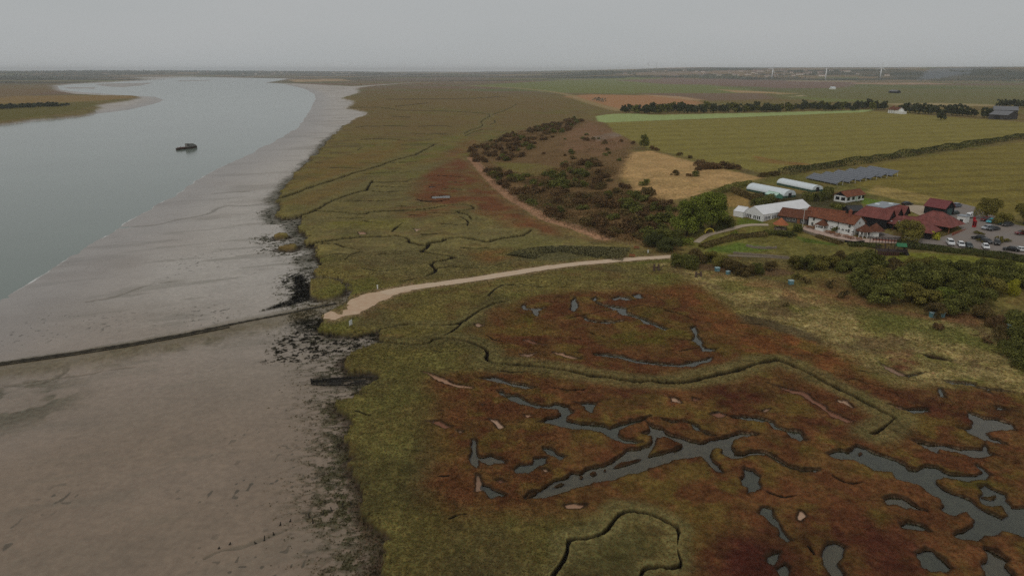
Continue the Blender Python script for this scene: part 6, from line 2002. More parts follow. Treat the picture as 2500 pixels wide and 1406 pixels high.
def leaf_mesh(name, V_, tone):
    q = np.arange(len(V_)).reshape(-1, 4)
    me = fast_mesh(name, V_, q, False)
    a = me.attributes.new('tone', 'FLOAT', 'POINT')
    a.data.foreach_set('value', tone.astype(np.float32))
    return me

def crown_mesh(name, w, h, z0, n, size, lobes=9, seed=0, tight=.28, top=1.0):
    """leaf clumps on the shells of several lobes; w = width, from z0 to z0+h"""
    g = np.random.default_rng(seed)
    P, Nn, T = [], [], []
    tot = 0
    lob = []
    for i in range(lobes):
        a = g.uniform(0, 2 * math.pi)
        fz = (i + .5) / lobes
        rr = w * .5 * math.sqrt(g.uniform(.05, 1)) * .76 * (1 - .55 * max(0, fz - .45) * top)
        c = np.array([rr * math.cos(a), rr * math.sin(a), z0 + h * (.18 + .64 * fz)])
        r = w * g.uniform(.13, .29) * (1.05 - .35 * fz * top)
        lob.append((c, r))
    for c, r in lob:
        k = int(n * r * r / sum(x[1] ** 2 for x in lob))
        d = g.normal(size=(k, 3))
        d /= np.linalg.norm(d, axis=1)[:, None]
        d[:, 2] = np.where(d[:, 2] < -.55, -d[:, 2], d[:, 2])
        rad = r * (1 - tight * g.random((k, 1)) ** 2 + .10 * g.normal(size=(k, 1)))
        p = c + d * rad * np.array([1, 1, .92])
        P.append(p)
        Nn.append(d)
        T.append(np.full(k, g.normal() * .10) + .10 * d[:, 2] * 0)
    P, Nn, T = np.vstack(P), np.vstack(Nn), np.concatenate(T)
    P[:, 2] = np.maximum(P[:, 2], .05)
    V_, tone = leaves(P, Nn, size, .6, seed + 5)
    tone = np.clip(tone + np.repeat(T, 4), 0, 1)
    return leaf_mesh(name, V_, tone)

def trunk_mesh(name, h, r, seed=0, limbs=4, spread=.3):
    g = np.random.default_rng(seed)
    mb = MB()
    top = Vector((g.uniform(-.1, .1) * h, g.uniform(-.1, .1) * h, h * .6))
    mb.tube((0, 0, -.6), top, r * 1.25, r * .6, 8)
    for i in range(limbs):
        a = 2 * math.pi * i / limbs + g.uniform(-.4, .4)
        b = Vector((math.cos(a) * h * spread, math.sin(a) * h * spread, h * g.uniform(.75, 1.0)))
        s = Vector((0, 0, 0)).lerp(top, g.uniform(.55, .95))
        mb.tube(s, b, r * .5, r * .15, 6)
    return mb.mesh(name, True)

PROTO = {}
def proto(kind):
    """crown and trunk meshes of each growth form (unit heights scaled on placing)"""
    if kind in PROTO:
        return PROTO[kind]
    S = {'bush': (3.2, 2.4, -.1, 330, .21, 6, 3), 'scrub': (5.4, 3.1, -.3, 1300, .19, 10, 5), 'round': (8.4, 6.6, .1, 6500, .19, 15, 4), 'tall': (11.5, 14.6, .4, 15000, .23, 24, 2), 'far': (13.0, 14.0, .2, 1000, .75, 12, 4), 'broad': (10.5, 8.0, 1.0, 9000, .19, 16, 1)}[kind]
    w, h, z0, n, s, lb, nv = S
    out = []
    for i in range(nv):
        cm = crown_mesh('crown', w, h, z0, n, s, lb, 100 * len(PROTO) + i, top=.5 if kind == 'tall' else 1)
        tm = trunk_mesh('trunk', h * .7, {'bush': .06, 'scrub': .09, 'round': .18, 'tall': .32, 'far': .3, 'broad': .28}[kind], i, 4, .25)
        out.append((cm, tm))
    PROTO[kind] = out
    return out

_matmesh = {}
def plant(name, p, kind, m, sx, sz, label, cat='tree', group=None, v=None, trunk=True, sink=0.0, sy=None):
    pr = proto(kind)
    cm, tm = pr[random.randrange(len(pr)) if v is None else v % len(pr)]
    key = (cm.name, m.name)
    if key not in _matmesh:
        c2_ = cm.copy()
        c2_.materials.clear()
        c2_.materials.append(m)
        _matmesh[key] = c2_
    t = empty(name, (p[0], p[1], p[2] - sink), random.uniform(0, 6.28), label, cat, group)
    t.scale = (sx, sy or sx, sz)
    o = bpy.data.objects.new('crown', _matmesh[key])
    COL.objects.link(o)
    o.parent = t
    if trunk:
        if not tm.materials:
            tm.materials.append(BARK)
        o = bpy.data.objects.new('trunk', tm)
        COL.objects.link(o)
        o.parent = t
    return t

def inside(q, x, y):
    return float(sdf(q, np.array([x]), np.array([y]))[0])

# --- scrub on the bank above the marsh
def scatter_px(poly, n, mind, seed, dens=None):
    """random ground points inside a photograph outline, kept apart"""
    g = np.random.default_rng(seed)
    xs, ys = [p[0] for p in poly], [p[1] for p in poly]
    P_ = np.array(poly, float)
    out = []
    tries = 0
    W_ = lp(poly)
    x0, x1, y0, y1 = W_[:, 0].min(), W_[:, 0].max(), W_[:, 1].min(), W_[:, 1].max()
    while len(out) < n and tries < n * 60:
        tries += 1
        x, y = g.uniform(x0, x1), g.uniform(y0, y1)
        if inside(W_, x, y) < 0:
            continue
        if dens is not None and g.random() > dens(x, y):
            continue
        if any((x - a) ** 2 + (y - b_) ** 2 < mind * mind for a, b_ in out):
            continue
        out.append((x, y))
    return out
BANKG = 'scrub bushes on the bank above the marsh'
SCRUB_LAB = {LG_R: ('rust-brown scrub bush on the bank above the marsh', 'bush'), LG_D: ('dark green scrub bush on the bank above the marsh', 'bush'), LG_X: ('brownish green scrub bush on the bank above the marsh', 'bush')}
areas = [([(1145, 372), (1170, 355), (1235, 330), (1290, 318), (1400, 290), (1425, 296), (1400, 315), (1330, 345), (1290, 375), (1250, 392), (1190, 402), (1158, 395)], 165, 2.3),
         ([(1180, 408), (1215, 410), (1225, 425), (1300, 432), (1380, 400), (1450, 395), (1500, 420), (1540, 468), (1560, 485), (1640, 492), (1655, 520), (1640, 580), (1590, 600), (1510, 588), (1440, 565), (1360, 538), (1300, 505), (1240, 470), (1205, 440)], 145, 3.0),
         ([(1400, 330), (1470, 330), (1540, 370), (1530, 420), (1470, 400), (1380, 390), (1300, 400), (1330, 370)], 14, 6)]
ci = 0
for k, (poly, n, md) in enumerate(areas):
    for x, y in scatter_px(poly, n, md, 40 + k, dens=(lambda x, y: .35 + .65 * float(fbm(np.array([x]), np.array([y]), 22, 2, 170)[0] > .44)) if k < 2 else None):
        u = float(vn(np.array([x]), np.array([y]), 16, 171)[0]) + random.uniform(-.25, .25)
        m = LG_R if u < .42 else LG_X if u < .58 else LG_D
        if k == 0 and random.random() < .5:
            m = LG_R
        s = random.uniform(.75, 1.5) * (1.0 if k < 2 else .6)
        lab, cat = SCRUB_LAB[m]
        plant('scrub_bush', (x, y, float(hc(x, y))), 'scrub', m, s, s * random.uniform(.7, 1.05), lab, cat, BANKG, trunk=False)
# low brown and green growth between the bushes
def undergrowth():
    P0, N0, T0 = [], [], []
    g = np.random.default_rng(5)
    for k, (poly, n_) in enumerate(((areas[0][0], 26000), (areas[1][0], 42000), (areas[2][0], 3000))):
        q = lp(poly)
        x = g.uniform(q[:, 0].min(), q[:, 0].max(), n_ * 3)
        y = g.uniform(q[:, 1].min(), q[:, 1].max(), n_ * 3)
        kk = (sdf(q, x, y) + g.normal(size=len(x)) * 3 > 0) & (fbm(x, y, 14, 3, 175) + g.normal(size=len(x)) * .05 > (.43, .45, .56)[k])
        x, y = x[kk][:n_], y[kk][:n_]
        h = (.25 + 1.1 * vn(x, y, 4, 176)) * g.random(len(x)) ** .6
        P0.append(np.column_stack([x, y, hc(x, y) + h]))
        N0.append(np.column_stack([g.normal(size=(len(x), 2)) * .5, np.ones(len(x))]))
        T0.append(vn(x, y, 9, 177))
    V_, t = leaves(np.vstack(P0), np.vstack(N0), .26, .5, 9)
    t = np.clip(t * .55 + np.repeat(np.concatenate(T0), 4) * .5, 0, 1)
    tag(link('bank_undergrowth', leaf_mesh('bank_undergrowth', V_, t), leaf_mat('undergrowth leaves', lin(52, 52, 26, KF), lin(98, 72, 46, KF))), 'brambles and rough growth between the scrub bushes', kind='stuff')
undergrowth()
# lone bushes in the straw field and along its edge
for px, py, m, s, lab in ((1572, 362, LG_D, 1.9, 'lone dark upright tree at the corner of the straw field'), (1593, 366, LG_R, .9, 'rusty bush just right of the lone dark tree'), (1604, 368, LG_R, .8, 'second rusty bush right of the lone dark tree'),
                          (1545, 352, LG_R, .8, 'rusty bush left of the lone dark tree'), (1516, 347, LG_R, .7, 'small rusty bush on the stony slope'), (1658, 380, LG_X, .8, 'small bush on the upper edge of the straw field'),
                          (1686, 387, LG_X, .75, 'small bush right along the upper edge of the straw field'), (1648, 428, LG_X, .9, 'lone round bush in the middle of the straw field'), (1696, 430, LG_D, 1.0, 'green bush below the rusty thicket in the straw field'),
                          (1683, 431, LG_R, .6, 'tiny rusty bush left of the green bush in the straw field'), (1572, 452, LG_D, 1.1, 'green bush at the left end of the straw field'), (1584, 478, LG_X, 1.5, 'larger brownish bush at the lower corner of the straw field'),
                          (1432, 344, LG_R, 1.0, 'lone rusty bush on the bare slope'), (1396, 376, LG_D, 1.1, 'dark green bush on the bare slope')):
    p = at(px, py)
    if 'upright' in lab:
        plant('tree', p, 'round', m, .8, 1.5, lab, 'tree')
    else:
        plant('bush', p, 'scrub', m, s, s, lab, 'bush', trunk=False)
for i, (px, py, s) in enumerate(((1710, 405, 1.3), (1706, 416, 1.0), (1722, 414, 1.3), (1738, 412, 1.5), (1752, 412, 1.3), (1768, 411, 1.4), (1785, 413, 1.2), (1799, 414, 1.0), (1862, 432, 1.0), (1884, 430, .9), (1894, 428, .8))):
    plant('bush', at(px, py), 'scrub', LG_R if i < 8 else LG_X, s, s * .9, 'rusty bush in the long thicket jutting into the straw field' if i < 8 else 'low brown bush between the straw field and the hedge end', 'bush', 'rusty thicket in the straw field' if i < 8 else 'low bushes at the hedge end', trunk=False)

# --- tree belt along the ridge and round the far farm
BELT = 'trees of the dark belt behind the pale green strip'
n = 0
for i in range(112):
    f = (i + .5) / 112
    px = 1515 + f * 640 + random.uniform(-5, 5)
    back = random.random()
    py = 280.5 - f * 10.5 - back * 8
    sc = random.uniform(.62, .95) * (.75 if f < .04 else 1) * (1.12 if f > .9 else 1)
    x, y, z = at(px, py)
    plant('tree', (x, y, float(hc(x, y))), 'far', LG_F if random.random() < .7 else LG_D, sc, sc * random.uniform(.8, 1.1), 'dark green tree in the front row of the long belt behind the pale strip' if back < .5 else 'dark green tree in the back row of the long belt behind the pale strip', 'tree', BELT + (', front row' if back < .5 else ', back row'))
FARMT = [(2200, 277, .8), (2214, 275, 1.0), (2228, 276, .9), (2243, 278, 1.0), (2258, 279, 1.05), (2272, 280, .95), (2286, 279, .9), (2308, 281, .9), (2322, 282, 1.0), (2336, 283, 1.1), (2350, 284, 1.0), (2362, 285, .8), (2376, 286, .7), (2402, 288, .9), (2412, 288, .9), (2440, 262, .9), (2456, 262, .9), (2470, 263, .9), (2486, 264, .9), (2500, 264, 1.0)]
for i, (px, py, s) in enumerate(FARMT):
    plant('tree', at(px, py), 'far', LG_F, s, s, 'dark tree in the clump between the white farmhouse and the grey barns' if i < 13 else 'dark tree standing by the grey farm barns', 'tree', 'trees round the far farm' if i < 13 else 'trees by the grey barns')
plant('tree', at(2296, 294), 'far', LG_F, .8, .95, 'single rounded tree standing forward in the field by the farm', 'tree')
# --- left bank
for i in range(48):
    px = -20 + (i % 26) * 7.4 + (i // 26) * 3
    plant('tree', (*un(px, 268 - (i % 26) * .35 - (i // 26) * 4 + random.uniform(-1, 1), 0), 0), 'far', LG_F, random.uniform(.5, .75), random.uniform(.32, .5), 'dark bush in the row on the left bank point', 'tree', 'dark bushes on the left bank')
# --- poplars by the marquee
plant('poplar', at(1676, 574), 'tall', LG_B, 1.02, 1.0, 'tall bright green tree left of the marquee, the left one of two', 'tree', v=0)
plant('poplar', at(1736, 556), 'tall', LG_B, .98, .98, 'tall bright green tree nearest the marquee, the right one of two', 'tree', v=1)
for px, py, k, m, sx, sz, lab in ((1770, 556, 'round', LG_D, .8, .7, 'dark bush between the tall trees and the marquee'), (1700, 566, 'round', LG_D, .8, .8, 'dark bush in the gap between the two tall trees'),
                                  (1600, 600, 'round', LG_H, .95, .7, 'dark clipped bush at the bend above the track end, left of two'), (1632, 612, 'round', LG_H, 1.0, .75, 'dark clipped bush at the bend above the track end, right of two'),
                                  (1618, 588, 'round', LG_D, .9, .8, 'dark bush behind the clipped bushes'), (1650, 590, 'round', LG_D, .9, .7, 'dark bush left of the garden path end'),
                                  (2213, 592, 'broad', LG_O, .88, .92, 'large olive-green tree in front of the red-roofed lodge'), (2283, 584, 'bush', LG_Y, 1.25, 1.25, 'bright yellow-green bush at the corner of the hipped lodge'),
                                  (1950, 566, 'scrub', LG_D, .9, 1.1, 'dark green bush beside the gazebo'), (2040, 568, 'bush', LG_D, .9, 1.0, 'small green bush on the terrace'), (1792, 576, 'bush', LG_B, .9, 1.0, 'small round green bush beside the garden path'),
                                  (1912, 574, 'scrub', LG_D, 1.15, .6, 'low dark shrub bed below the gazebo'), (1885, 572, 'scrub', LG_D, 1.0, .6, 'low dark shrub bed left of the gazebo bed'), (1930, 576, 'scrub', LG_H, 1.0, .55, 'low dark shrub bed right of the gazebo bed'),
                                  (2408, 534, 'broad', LG_O, .78, .95, 'thin olive tree at the far edge of the car park'), (2446, 548, 'round', LG_O, .7, .7, 'young tree over the parked cars under the trees'), (2500, 548, 'broad', LG_O, .8, .9, 'olive tree at the right edge above the car park'),
                                  (2500, 575, 'bush', LG_R, 1.0, .8, 'reddish bush at the right edge of the car park')):
    plant('tree' if k in ('round', 'broad') else 'bush', at(px, py), k, m, sx, sz, lab, 'tree' if k in ('round', 'broad') else 'bush', trunk=k in ('round', 'broad'))
# planted islands in the car park
for px, py, s, lab in ((2388, 571, (1.5, .5), 'narrow grassy planted island in the car park'), (2395, 590, (1.2, .5), 'rounded planted island beside the black car'), (2440, 586, (2.0, .6), 'long planted island with shrubs in the car park'), (2452, 592, (1.6, .5), 'right end of the planted islands in the car park')):
    plant('shrub_bed', at(px, py), 'bush', LG_O, s[0], s[1], lab, 'shrub bed', trunk=False, sy=.8)
# --- thicket below the inn
THG = 'trees of the thicket below the inn'
TH = [(1650, 650, .62, LG_D), (1685, 655, .7, LG_D), (1700, 640, .7, LG_X), (1735, 640, .6, LG_O), (1760, 650, .6, LG_O), (1780, 660, .62, LG_X), (1800, 672, .6, LG_X), (1825, 675, .55, LG_X), (1850, 668, .5, LG_D), (1880, 660, .45, LG_X),
      (1940, 655, .62, LG_O), (1965, 660, .7, LG_D), (1995, 655, .75, LG_O), (2025, 655, .7, LG_O), (2050, 650, .68, LG_X), (2080, 655, .7, LG_D), (2105, 658, .85, LG_D), (2128, 662, .9, LG_D), (2060, 662, .6, LG_D),
      (2095, 705, .8, LG_D), (2130, 725, .85, LG_D), (2160, 742, .9, LG_D), (2110, 690, .8, LG_D), (2150, 700, .9, LG_O), (2190, 712, .95, LG_D), (2225, 735, .9, LG_O), (2190, 680, .8, LG_X), (2230, 690, .9, LG_D), (2265, 705, .95, LG_D),
      (2300, 750, .85, LG_B), (2270, 750, .75, LG_O), (2330, 770, .8, LG_D), (2310, 710, .95, LG_D), (2350, 720, .9, LG_D), (2260, 668, .75, LG_O), (2300, 675, .8, LG_D), (2345, 680, .85, LG_D), (2390, 690, .85, LG_D), (2385, 745, .8, LG_D), (2410, 720, .85, LG_O),
      (2440, 700, .8, LG_D), (2480, 690, .8, LG_D), (2230, 655, .6, LG_O), (2180, 655, .6, LG_X), (2400, 665, .65, LG_D), (2460, 670, .7, LG_D), (2500, 700, .9, LG_D), (2280, 775, .6, LG_X), (2395, 775, .55, LG_X), (2480, 800, .8, LG_D), (2455, 835, .6, LG_X), (2500, 850, .8, LG_D), (2470, 870, .6, LG_D), (2430, 800, .5, LG_R), (2510, 900, .7, LG_D)]
CN = {LG_D: 'dark green', LG_O: 'olive green', LG_X: 'brownish green', LG_B: 'bright green', LG_R: 'rusty'}
for px, py, s, m in TH:
    zone = 'low thicket left of the thicket gap' if px < 1930 else 'middle thicket below the terrace' if px < 2140 and py < 680 else 'clump at the right edge by the rank grass' if px > 2420 and py > 790 else 'big thicket below the car park hedge'
    s *= 1.1
    plant('tree', at(px, py), 'round', m, s, s * random.uniform(.8, 1.0), CN[m] + ' tree of the ' + zone, 'tree', zone + ', ' + CN[m])
plant('sapling', at(2470, 720), 'round', LG_Y, .45, .7, 'yellowish sapling at the right edge of the thicket', 'tree')
for px, py, m, s, lab in ((1918, 748, LG_X, .5, 'tiny dark bush in the rank grass by the blue path line'), (2064, 728, LG_X, 1.0, 'brownish bush left of the big thicket'), (2290, 805, LG_R, .9, 'small rusty bush in the rank grass'), (1965, 690, LG_X, .9, 'low brown bush beside the lone blue box'),
                          (1945, 682, LG_O, .9, 'low olive bush behind the lone blue box'), (2030, 700, LG_X, .9, 'low brown bush in the grass above the big thicket'), (2410, 835, LG_R, .7, 'rusty bush near the dark bushes at the right')):
    plant('bush', at(px, py), 'bush', m, s * 1.2, s, lab, 'bush', trunk=False)

# --- hedges: leaf clumps along a line
def hedge(name, pts, w, h, n, size, m, label, cat='hedge', jag=.25, ground=at, flat=False):
    P_ = dense(np.array([ground(x, y)[:2] for x, y in pts]), 1.0 if w < 6 else 4.0)
    g = np.random.default_rng(len(pts) * 7 + n)
    k = g.integers(0, len(P_) - 1, n)
    f = g.random((n, 1))
    c = P_[k] * (1 - f) + P_[k + 1] * f
    d = P_[k + 1] - P_[k]
    d /= np.linalg.norm(d, axis=1)[:, None] + 1e-9
    nr = np.stack([-d[:, 1], d[:, 0]], 1)
    a = g.uniform(-.15, math.pi + .15, n)
    sc = 1 + jag * (vn(c[:, 0], c[:, 1], 4 * w / 2, 180)[:, None] - .5) * 2
    ex = np.sign(np.cos(a)) * np.abs(np.cos(a)) ** .6 * w / 2
    ez = np.abs(np.sin(a)) ** .6 * h
    if flat:
        ex = g.uniform(-1, 1, n) * w / 2
        ez = h * (1 - (2 * ex / w) ** 4) * g.uniform(.3, 1, n)
        a = np.full(n, math.pi / 2)
    xy = c + nr * ex[:, None] * sc + g.normal(size=(n, 2)) * .12
    z = hc(xy[:, 0], xy[:, 1]) + ez * sc[:, 0] + g.normal(size=n) * .08
    Nn = np.column_stack([nr * np.cos(a)[:, None], np.sin(a)])
    V_, tone = leaves(np.column_stack([xy, z]), Nn, size, .6, n)
    tone = np.clip(tone + np.repeat(.5 * (vn(c[:, 0], c[:, 1], 5, 181) - .5), 4), 0, 1)
    o = link(name, leaf_mesh(name, V_, tone), m)
    return tag(o, label, cat)
hedge('field_hedge', [(1912, 428), (1960, 418), (2040, 407), (2120, 396), (2200, 383), (2300, 368), (2400, 352), (2500, 337), (2700, 305)], 6.5, 3.4, 16000, .38, LG_H, 'long dark hedge dividing the two olive fields behind the solar panels')
hedge('car_park_hedge', [(2190, 600), (2230, 606), (2300, 614), (2380, 622), (2450, 632), (2520, 641), (2650, 655)], 2.2, 1.7, 9000, .2, LG_H, 'dark clipped hedge along the near side of the car park')
hedge('boundary_hedge', [(1690, 494), (1730, 484), (1770, 468), (1800, 460), (1830, 452)], 3.0, 2.4, 3800, .24, LG_D, 'dark hedge between the straw field and the garden, left of the polytunnels')
hedge('kitchen_hedge', [(1790, 468), (1820, 482), (1850, 492)], 3.0, 2.2, 2600, .24, LG_X, 'brownish hedge in front of the nearer polytunnel')
hedge('marquee_hedge', [(1838, 505), (1860, 500), (1885, 492)], 2.6, 2.8, 2600, .22, LG_D, 'clipped dark hedge behind the marquee roof')
hedge('lawn_hedge', [(1790, 548), (1765, 560), (1745, 566)], 1.6, 1.6, 1400, .18, LG_H, 'low dark hedge below the small white tent')
hedge('bend_hedge', [(1590, 576), (1620, 590), (1650, 600), (1690, 596)], 2.6, 2.2, 2600, .22, LG_B, 'bright trimmed hedge along the bend above the track end')
hedge('bed_hedge', [(1712, 606), (1750, 594), (1800, 582), (1840, 577), (1870, 576)], 2.6, 1.3, 3200, .2, LG_X, 'grey-brown shrub border below the garden path')
hedge('terrace_border', [(1995, 578), (2030, 590), (2055, 597)], 1.8, .8, 1500, .16, LG_X, 'low brown planted border in front of the terrace wall')
hedge('lower_border', [(2070, 600), (2110, 600), (2150, 606)], 2.2, 1.1, 1700, .18, LG_H, 'dark green border below the right end of the terrace')
hedge('garden_rows', [(2032, 503), (2060, 511), (2072, 516)], 3.0, 1.4, 1700, .22, LG_D, 'dark rows of shrubs on the green behind the inn')
hedge('tunnel_hedge', [(1962, 488), (1990, 492), (2018, 484), (2022, 474)], 4.0, 3.0, 3400, .26, LG_D, 'dark bushes between the polytunnels and the bungalow')
hedge('tunnel_beds', [(1850, 478), (1880, 488), (1920, 498), (1960, 500)], 4.0, 1.1, 2600, .22, LG_X, 'brownish green kitchen garden beds in front of the polytunnels')
hedge('reed_bed', [(1270, 628), (1300, 615), (1360, 608), (1420, 612), (1480, 618), (1530, 622)], 13.0, 1.0, 18000, .22, leaf_mat('dark reeds', lin(56, 54, 36, KF), lin(88, 82, 52, KF)), 'dark reed bed on the marsh just above the pale track', 'reeds', .5, flat=True)

# --- low fence of stakes along the bank path
FP = dense(np.array(lp([(1160, 392), (1185, 420), (1212, 444), (1245, 472), (1270, 490), (1318, 512), (1350, 534), (1405, 552), (1450, 566), (1500, 590), (1560, 610)])), 3.2)
fe = empty('bank_fence', (0, 0, 0), 0, 'long low stake fence along the foot of the scrub bank', 'fence')
FW = mat('grey fence wood', lin(104, 90, 78, KB), .95, .2, 3.0)
for i, q in enumerate(FP[:100]):
    z = gz(*q)
    MB().tube((q[0], q[1], z - .3), (q[0] + random.uniform(-.1, .1), q[1], z + 1.15), .07, .06, 5).build('stake', FW, fe)
for zz in (.45, .95):
    mb = MB()
    for a, b_ in zip(FP, FP[1:]):
        mb.tube((a[0], a[1], gz(*a) + zz), (b_[0], b_[1], gz(*b_) + zz), .025, n=4, caps=False)
    mb.build('wire', FW, fe)

# ------------------------------------------------------------ far country
def far_at(px, py):
    u = (px - 1250.0) / FPX
    v = (703.0 - py) / FPX
    cp, sp = math.cos(PITCH), math.sin(PITCH)
    d = np.array([u, cp + v * sp, -sp + v * cp])
    ts = np.linspace(900, 15000, 3000)
    z = CAM_H + d[2] * ts
    g = hc(d[0] * ts, d[1] * ts)
    k = np.argmax(z <= g) if (z <= g).any() else -1
    if k < 0:
        return None
    return d[0] * ts[k], d[1] * ts[k], float(g[k])
FV, FT = [], []
def far_wood(px0, py0, px1, py1, n, hh, dd, size):
    a, b_ = far_at(px0, py0), far_at(px1, py1)
    if a is None or b_ is None:
        return
    g = np.random.default_rng(int(abs(px0 * 7 + py0 * 13)) % 100000)
    f = g.random(n)
    x = a[0] + (b_[0] - a[0]) * f + g.normal(size=n) * dd * .3
    y = a[1] + (b_[1] - a[1]) * f + g.normal(size=n) * dd
    top = hh * (.5 + .9 * vn(x, y, 60, 190))
    z = hc(x, y) + top * g.random(n) ** .6
    N_ = np.column_stack([g.normal(size=n) * .5, -np.ones(n) * .6, np.ones(n)])
    V_, t = leaves(np.column_stack([x, y, z]), N_, size, .7, int(abs(px0)))
    FV.append(V_)
    FT.append(t)
random.seed(21)
far_wood(-30, 192, 130, 196, 900, 14, 120, 5)
far_wood(0, 186, 300, 186, 900, 14, 200, 6)
far_wood(-60, 180, 420, 181, 2600, 12, 200, 6)
far_wood(60, 176.5, 900, 177.5, 3000, 13, 300, 8)
for i in range(30):
    px = random.uniform(1480, 2560)
    py = random.uniform(171, 193)
    if py > 185 and px > 2200 and px < 2420:
        continue
    far_wood(px, py, px + random.uniform(25, 110), py + random.uniform(-.6, .6), 240, 8, 40, 4.5)
for i in range(22):
    px = random.uniform(850, 1500)
    far_wood(px, random.uniform(174, 184), px + random.uniform(40, 120), random.uniform(174, 184), 120, 10, 60, 6)
far_wood(1490, 169.5, 2600, 169, 2800, 11, 160, 6)
far_wood(1560, 190.5, 1960, 191.5, 900, 9, 60, 5)
far_wood(2250, 198, 2560, 200, 500, 8, 60, 4)
far_wood(1450, 246, 1476, 250, 60, 5, 12, 1.6)
if FV:
    tag(link('far_woodland', leaf_mesh('far_woodland', np.vstack(FV), np.concatenate(FT)), LG_W), 'dark lines of far-off hedges and woods', kind='stuff')
# scattered pale houses of the far town and works
hm = MB().prism([(0, -3), (9, -3), (9, 6), (4.5, 10), (0, 6)], 0, 16)
hme = hm.mesh('wall')
hme.materials.append(mat('pale far walls', lin(168, 160, 150, KB), .9, .15, .1, rnd=.3))
rme = MB()
rme.slab([(-.5, -.5, 5.7), (16.5, -.5, 5.7), (16.5, 4.5, 10.2), (-.5, 4.5, 10.2)], -.3)
rme.slab([(16.5, 9.5, 5.7), (-.5, 9.5, 5.7), (-.5, 4.5, 10.2), (16.5, 4.5, 10.2)], -.3)
rme = rme.mesh('roof')
rme.materials.append(mat('far roofs', lin(104, 88, 80, KB), .9, .15, .1, rnd=.3))
for i in range(86):
    left = i < 22
    px = random.uniform(60, 900) if left else random.gauss(1830, 150)
    py = random.uniform(177, 183) if left else random.uniform(173, 189)
    q = far_at(px, py)
    if q is None:
        continue
    t = empty('far_house', q, random.uniform(-.6, .6), 'tiny pale house on the far shore left of the river bend' if left else 'tiny pale house of the far town below the right-hand hills', 'house', 'houses on the far left shore' if left else 'houses of the far town')
    s = random.uniform(.9, 1.5)
    t.scale = (s * random.uniform(1, 2.2), s, s)
    for me_ in (hme, rme):
        o = bpy.data.objects.new(me_.name.split('.')[0], me_)
        COL.objects.link(o)
        o.parent = t

# ------------------------------------------------------------ tufts of marsh grass (nobody could count them)
def marsh_grass(n):
    g = np.random.default_rng(77)
    area = (RR * np.gradient(azr)[None, :] * SP)
    w = area * (LAND > .8) * (NOGRASS < .5) * (ZZ > H0 - .2) * (RR > 58) * (RR < 235) * (Y > 40)
    w *= np.clip((150.0 / RR) ** 1.2, .35, 2.2)
    dry_ = sdf(HILL, X, Y)
    w *= (dry_ < 12)
    for q in (TRACK, APRON):
        b = box(q, 2)
        w[b] *= (sdf(q, X[b], Y[b]) < -.3)
    w = np.abs(w).ravel()
    idx = g.choice(len(w), n, p=w / w.sum())
    jx = g.normal(size=n) * .16
    jy = g.normal(size=n) * .16
    x, y, z = X.ravel()[idx] + jx, Y.ravel()[idx] + jy, ZZ.ravel()[idx]
    a = g.uniform(0, 2 * math.pi, n)
    pale = np.clip((C.reshape(-1, 3)[idx][:, 1] - .10) * 9, 0, 1)
    s = (.085 + .05 * pale + .04 * np.clip((x < 8) * (y < 150), 0, 1)) * g.uniform(.7, 1.5, n) * np.clip(np.hypot(x, y) / 130, .75, 1.4)
    N_ = np.column_stack([np.cos(a) * .8, np.sin(a) * .8, np.ones(n) * 2.6])
    V_, tone = leaves(np.column_stack([x, y, z + s * .7]), N_, 1.0, .25, 78)
    # scale each leaf about its own centre
    c_0 = np.repeat(np.column_stack([x, y, z + s * .7]), 4, 0)
    V_ = c_0 + (V_ - c_0) * np.repeat(s, 4)[:, None]
    col = C.reshape(-1, 3)[idx] * g.uniform(.9, 1.25, (n, 1)) * (1 + g.normal(size=(n, 3)) * .07)
    me = leaf_mesh('marsh_grass', V_, tone)
    at_ = me.attributes.new('albedo', 'FLOAT_COLOR', 'POINT')
    at_.data.foreach_set('color', np.column_stack([np.repeat(np.clip(col, 0, .8), 4, 0), np.ones(4 * n)]).astype(np.float32).ravel())
    m, t, p = nodes_of('marsh grass')
    k = t.nodes.new('ShaderNodeAttribute')
    k.attribute_name = 'albedo'
    t.links.new(k.outputs['Color'], p.inputs['Base Color'])
    ms, tl, ou = t.nodes.new('ShaderNodeMixShader'), t.nodes.new('ShaderNodeBsdfTranslucent'), t.nodes['Material Output']
    t.links.new(k.outputs['Color'], tl.inputs['Color'])
    ms.inputs[0].default_value = .35
    t.links.new(p.outputs[0], ms.inputs[1])
    t.links.new(tl.outputs[0], ms.inputs[2])
    t.links.new(ms.outputs[0], ou.inputs['Surface'])
    p.inputs['Roughness'].default_value = .9
    p.inputs['Specular IOR Level'].default_value = .1
    tag(link('marsh_grass', me, m), 'tussocky grass and samphire of the near marsh', kind='stuff')
marsh_grass(300000)

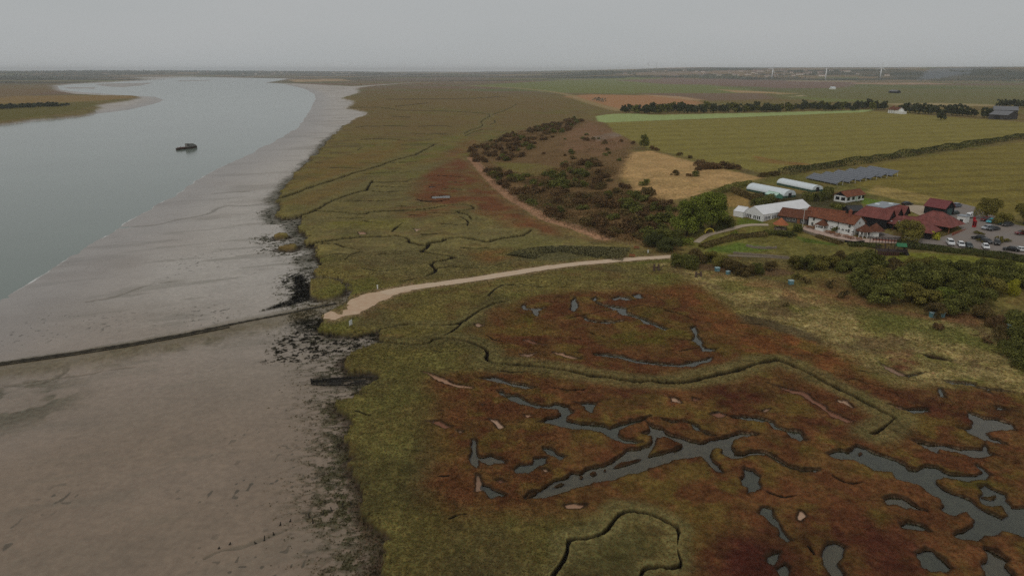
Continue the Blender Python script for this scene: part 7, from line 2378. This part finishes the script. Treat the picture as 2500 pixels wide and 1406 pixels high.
# ------------------------------------------------------------ wrack and weed on the mud
def weed(n):
    g = np.random.default_rng(31)
    w = WEEDW * RR * np.gradient(azr)[None, :] * SP * (RR > 56) * (RR < 330) * (LAND < .2) * np.clip((130.0 / RR) ** 1.1, .3, 2)
    w = np.abs(w).ravel()
    idx = g.choice(len(w), n, p=w / w.sum())
    x, y = X.ravel()[idx] + g.normal(size=n) * .14, Y.ravel()[idx] + g.normal(size=n) * .14
    s = .11 * g.uniform(.5, 1.8, n) * np.clip(np.hypot(x, y) / 120, .8, 1.8)
    P_ = np.column_stack([x, y, ZZ.ravel()[idx] + s * .5])
    V_, tone = leaves(P_, np.column_stack([g.normal(size=(n, 2)) * .35, np.ones(n)]), 1.0, .3, 32)
    c_0 = np.repeat(P_, 4, 0)
    V_ = c_0 + (V_ - c_0) * np.repeat(s, 4)[:, None]
    me = leaf_mesh('seaweed', V_, tone)
    col = C.reshape(-1, 3)[idx] * g.uniform(.5, 1.0, (n, 1)) * np.array([.95, 1.0, .85])
    at_ = me.attributes.new('albedo', 'FLOAT_COLOR', 'POINT')
    at_.data.foreach_set('color', np.column_stack([np.repeat(np.clip(col, 0, .8), 4, 0), np.ones(4 * n)]).astype(np.float32).ravel())
    tag(link('seaweed', me, bpy.data.materials['marsh grass']), 'dark weed and wrack strewn over the mud below the marsh edge', kind='stuff')
weed(13000)
# ------------------------------------------------------------ haze over the whole valley
def make_haze():
    m = bpy.data.materials.new('haze')
    m.use_nodes = True
    t = m.node_tree
    t.nodes.clear()
    o = t.nodes.new('ShaderNodeOutputMaterial')
    v = t.nodes.new('ShaderNodeVolumePrincipled')
    v.inputs['Color'].default_value = (0.93, 0.96, 1.0, 1)
    v.inputs['Density'].default_value = HAZE
    v.inputs['Anisotropy'].default_value = 0.0
    t.links.new(v.outputs[0], o.inputs['Volume'])
    b = MB().box(-24000, 24000, -1000, 24000, -12, 112)
    tag(b.build('haze', m), 'grey haze over the valley', kind='stuff')
HAZE = 6.5e-5
make_haze()
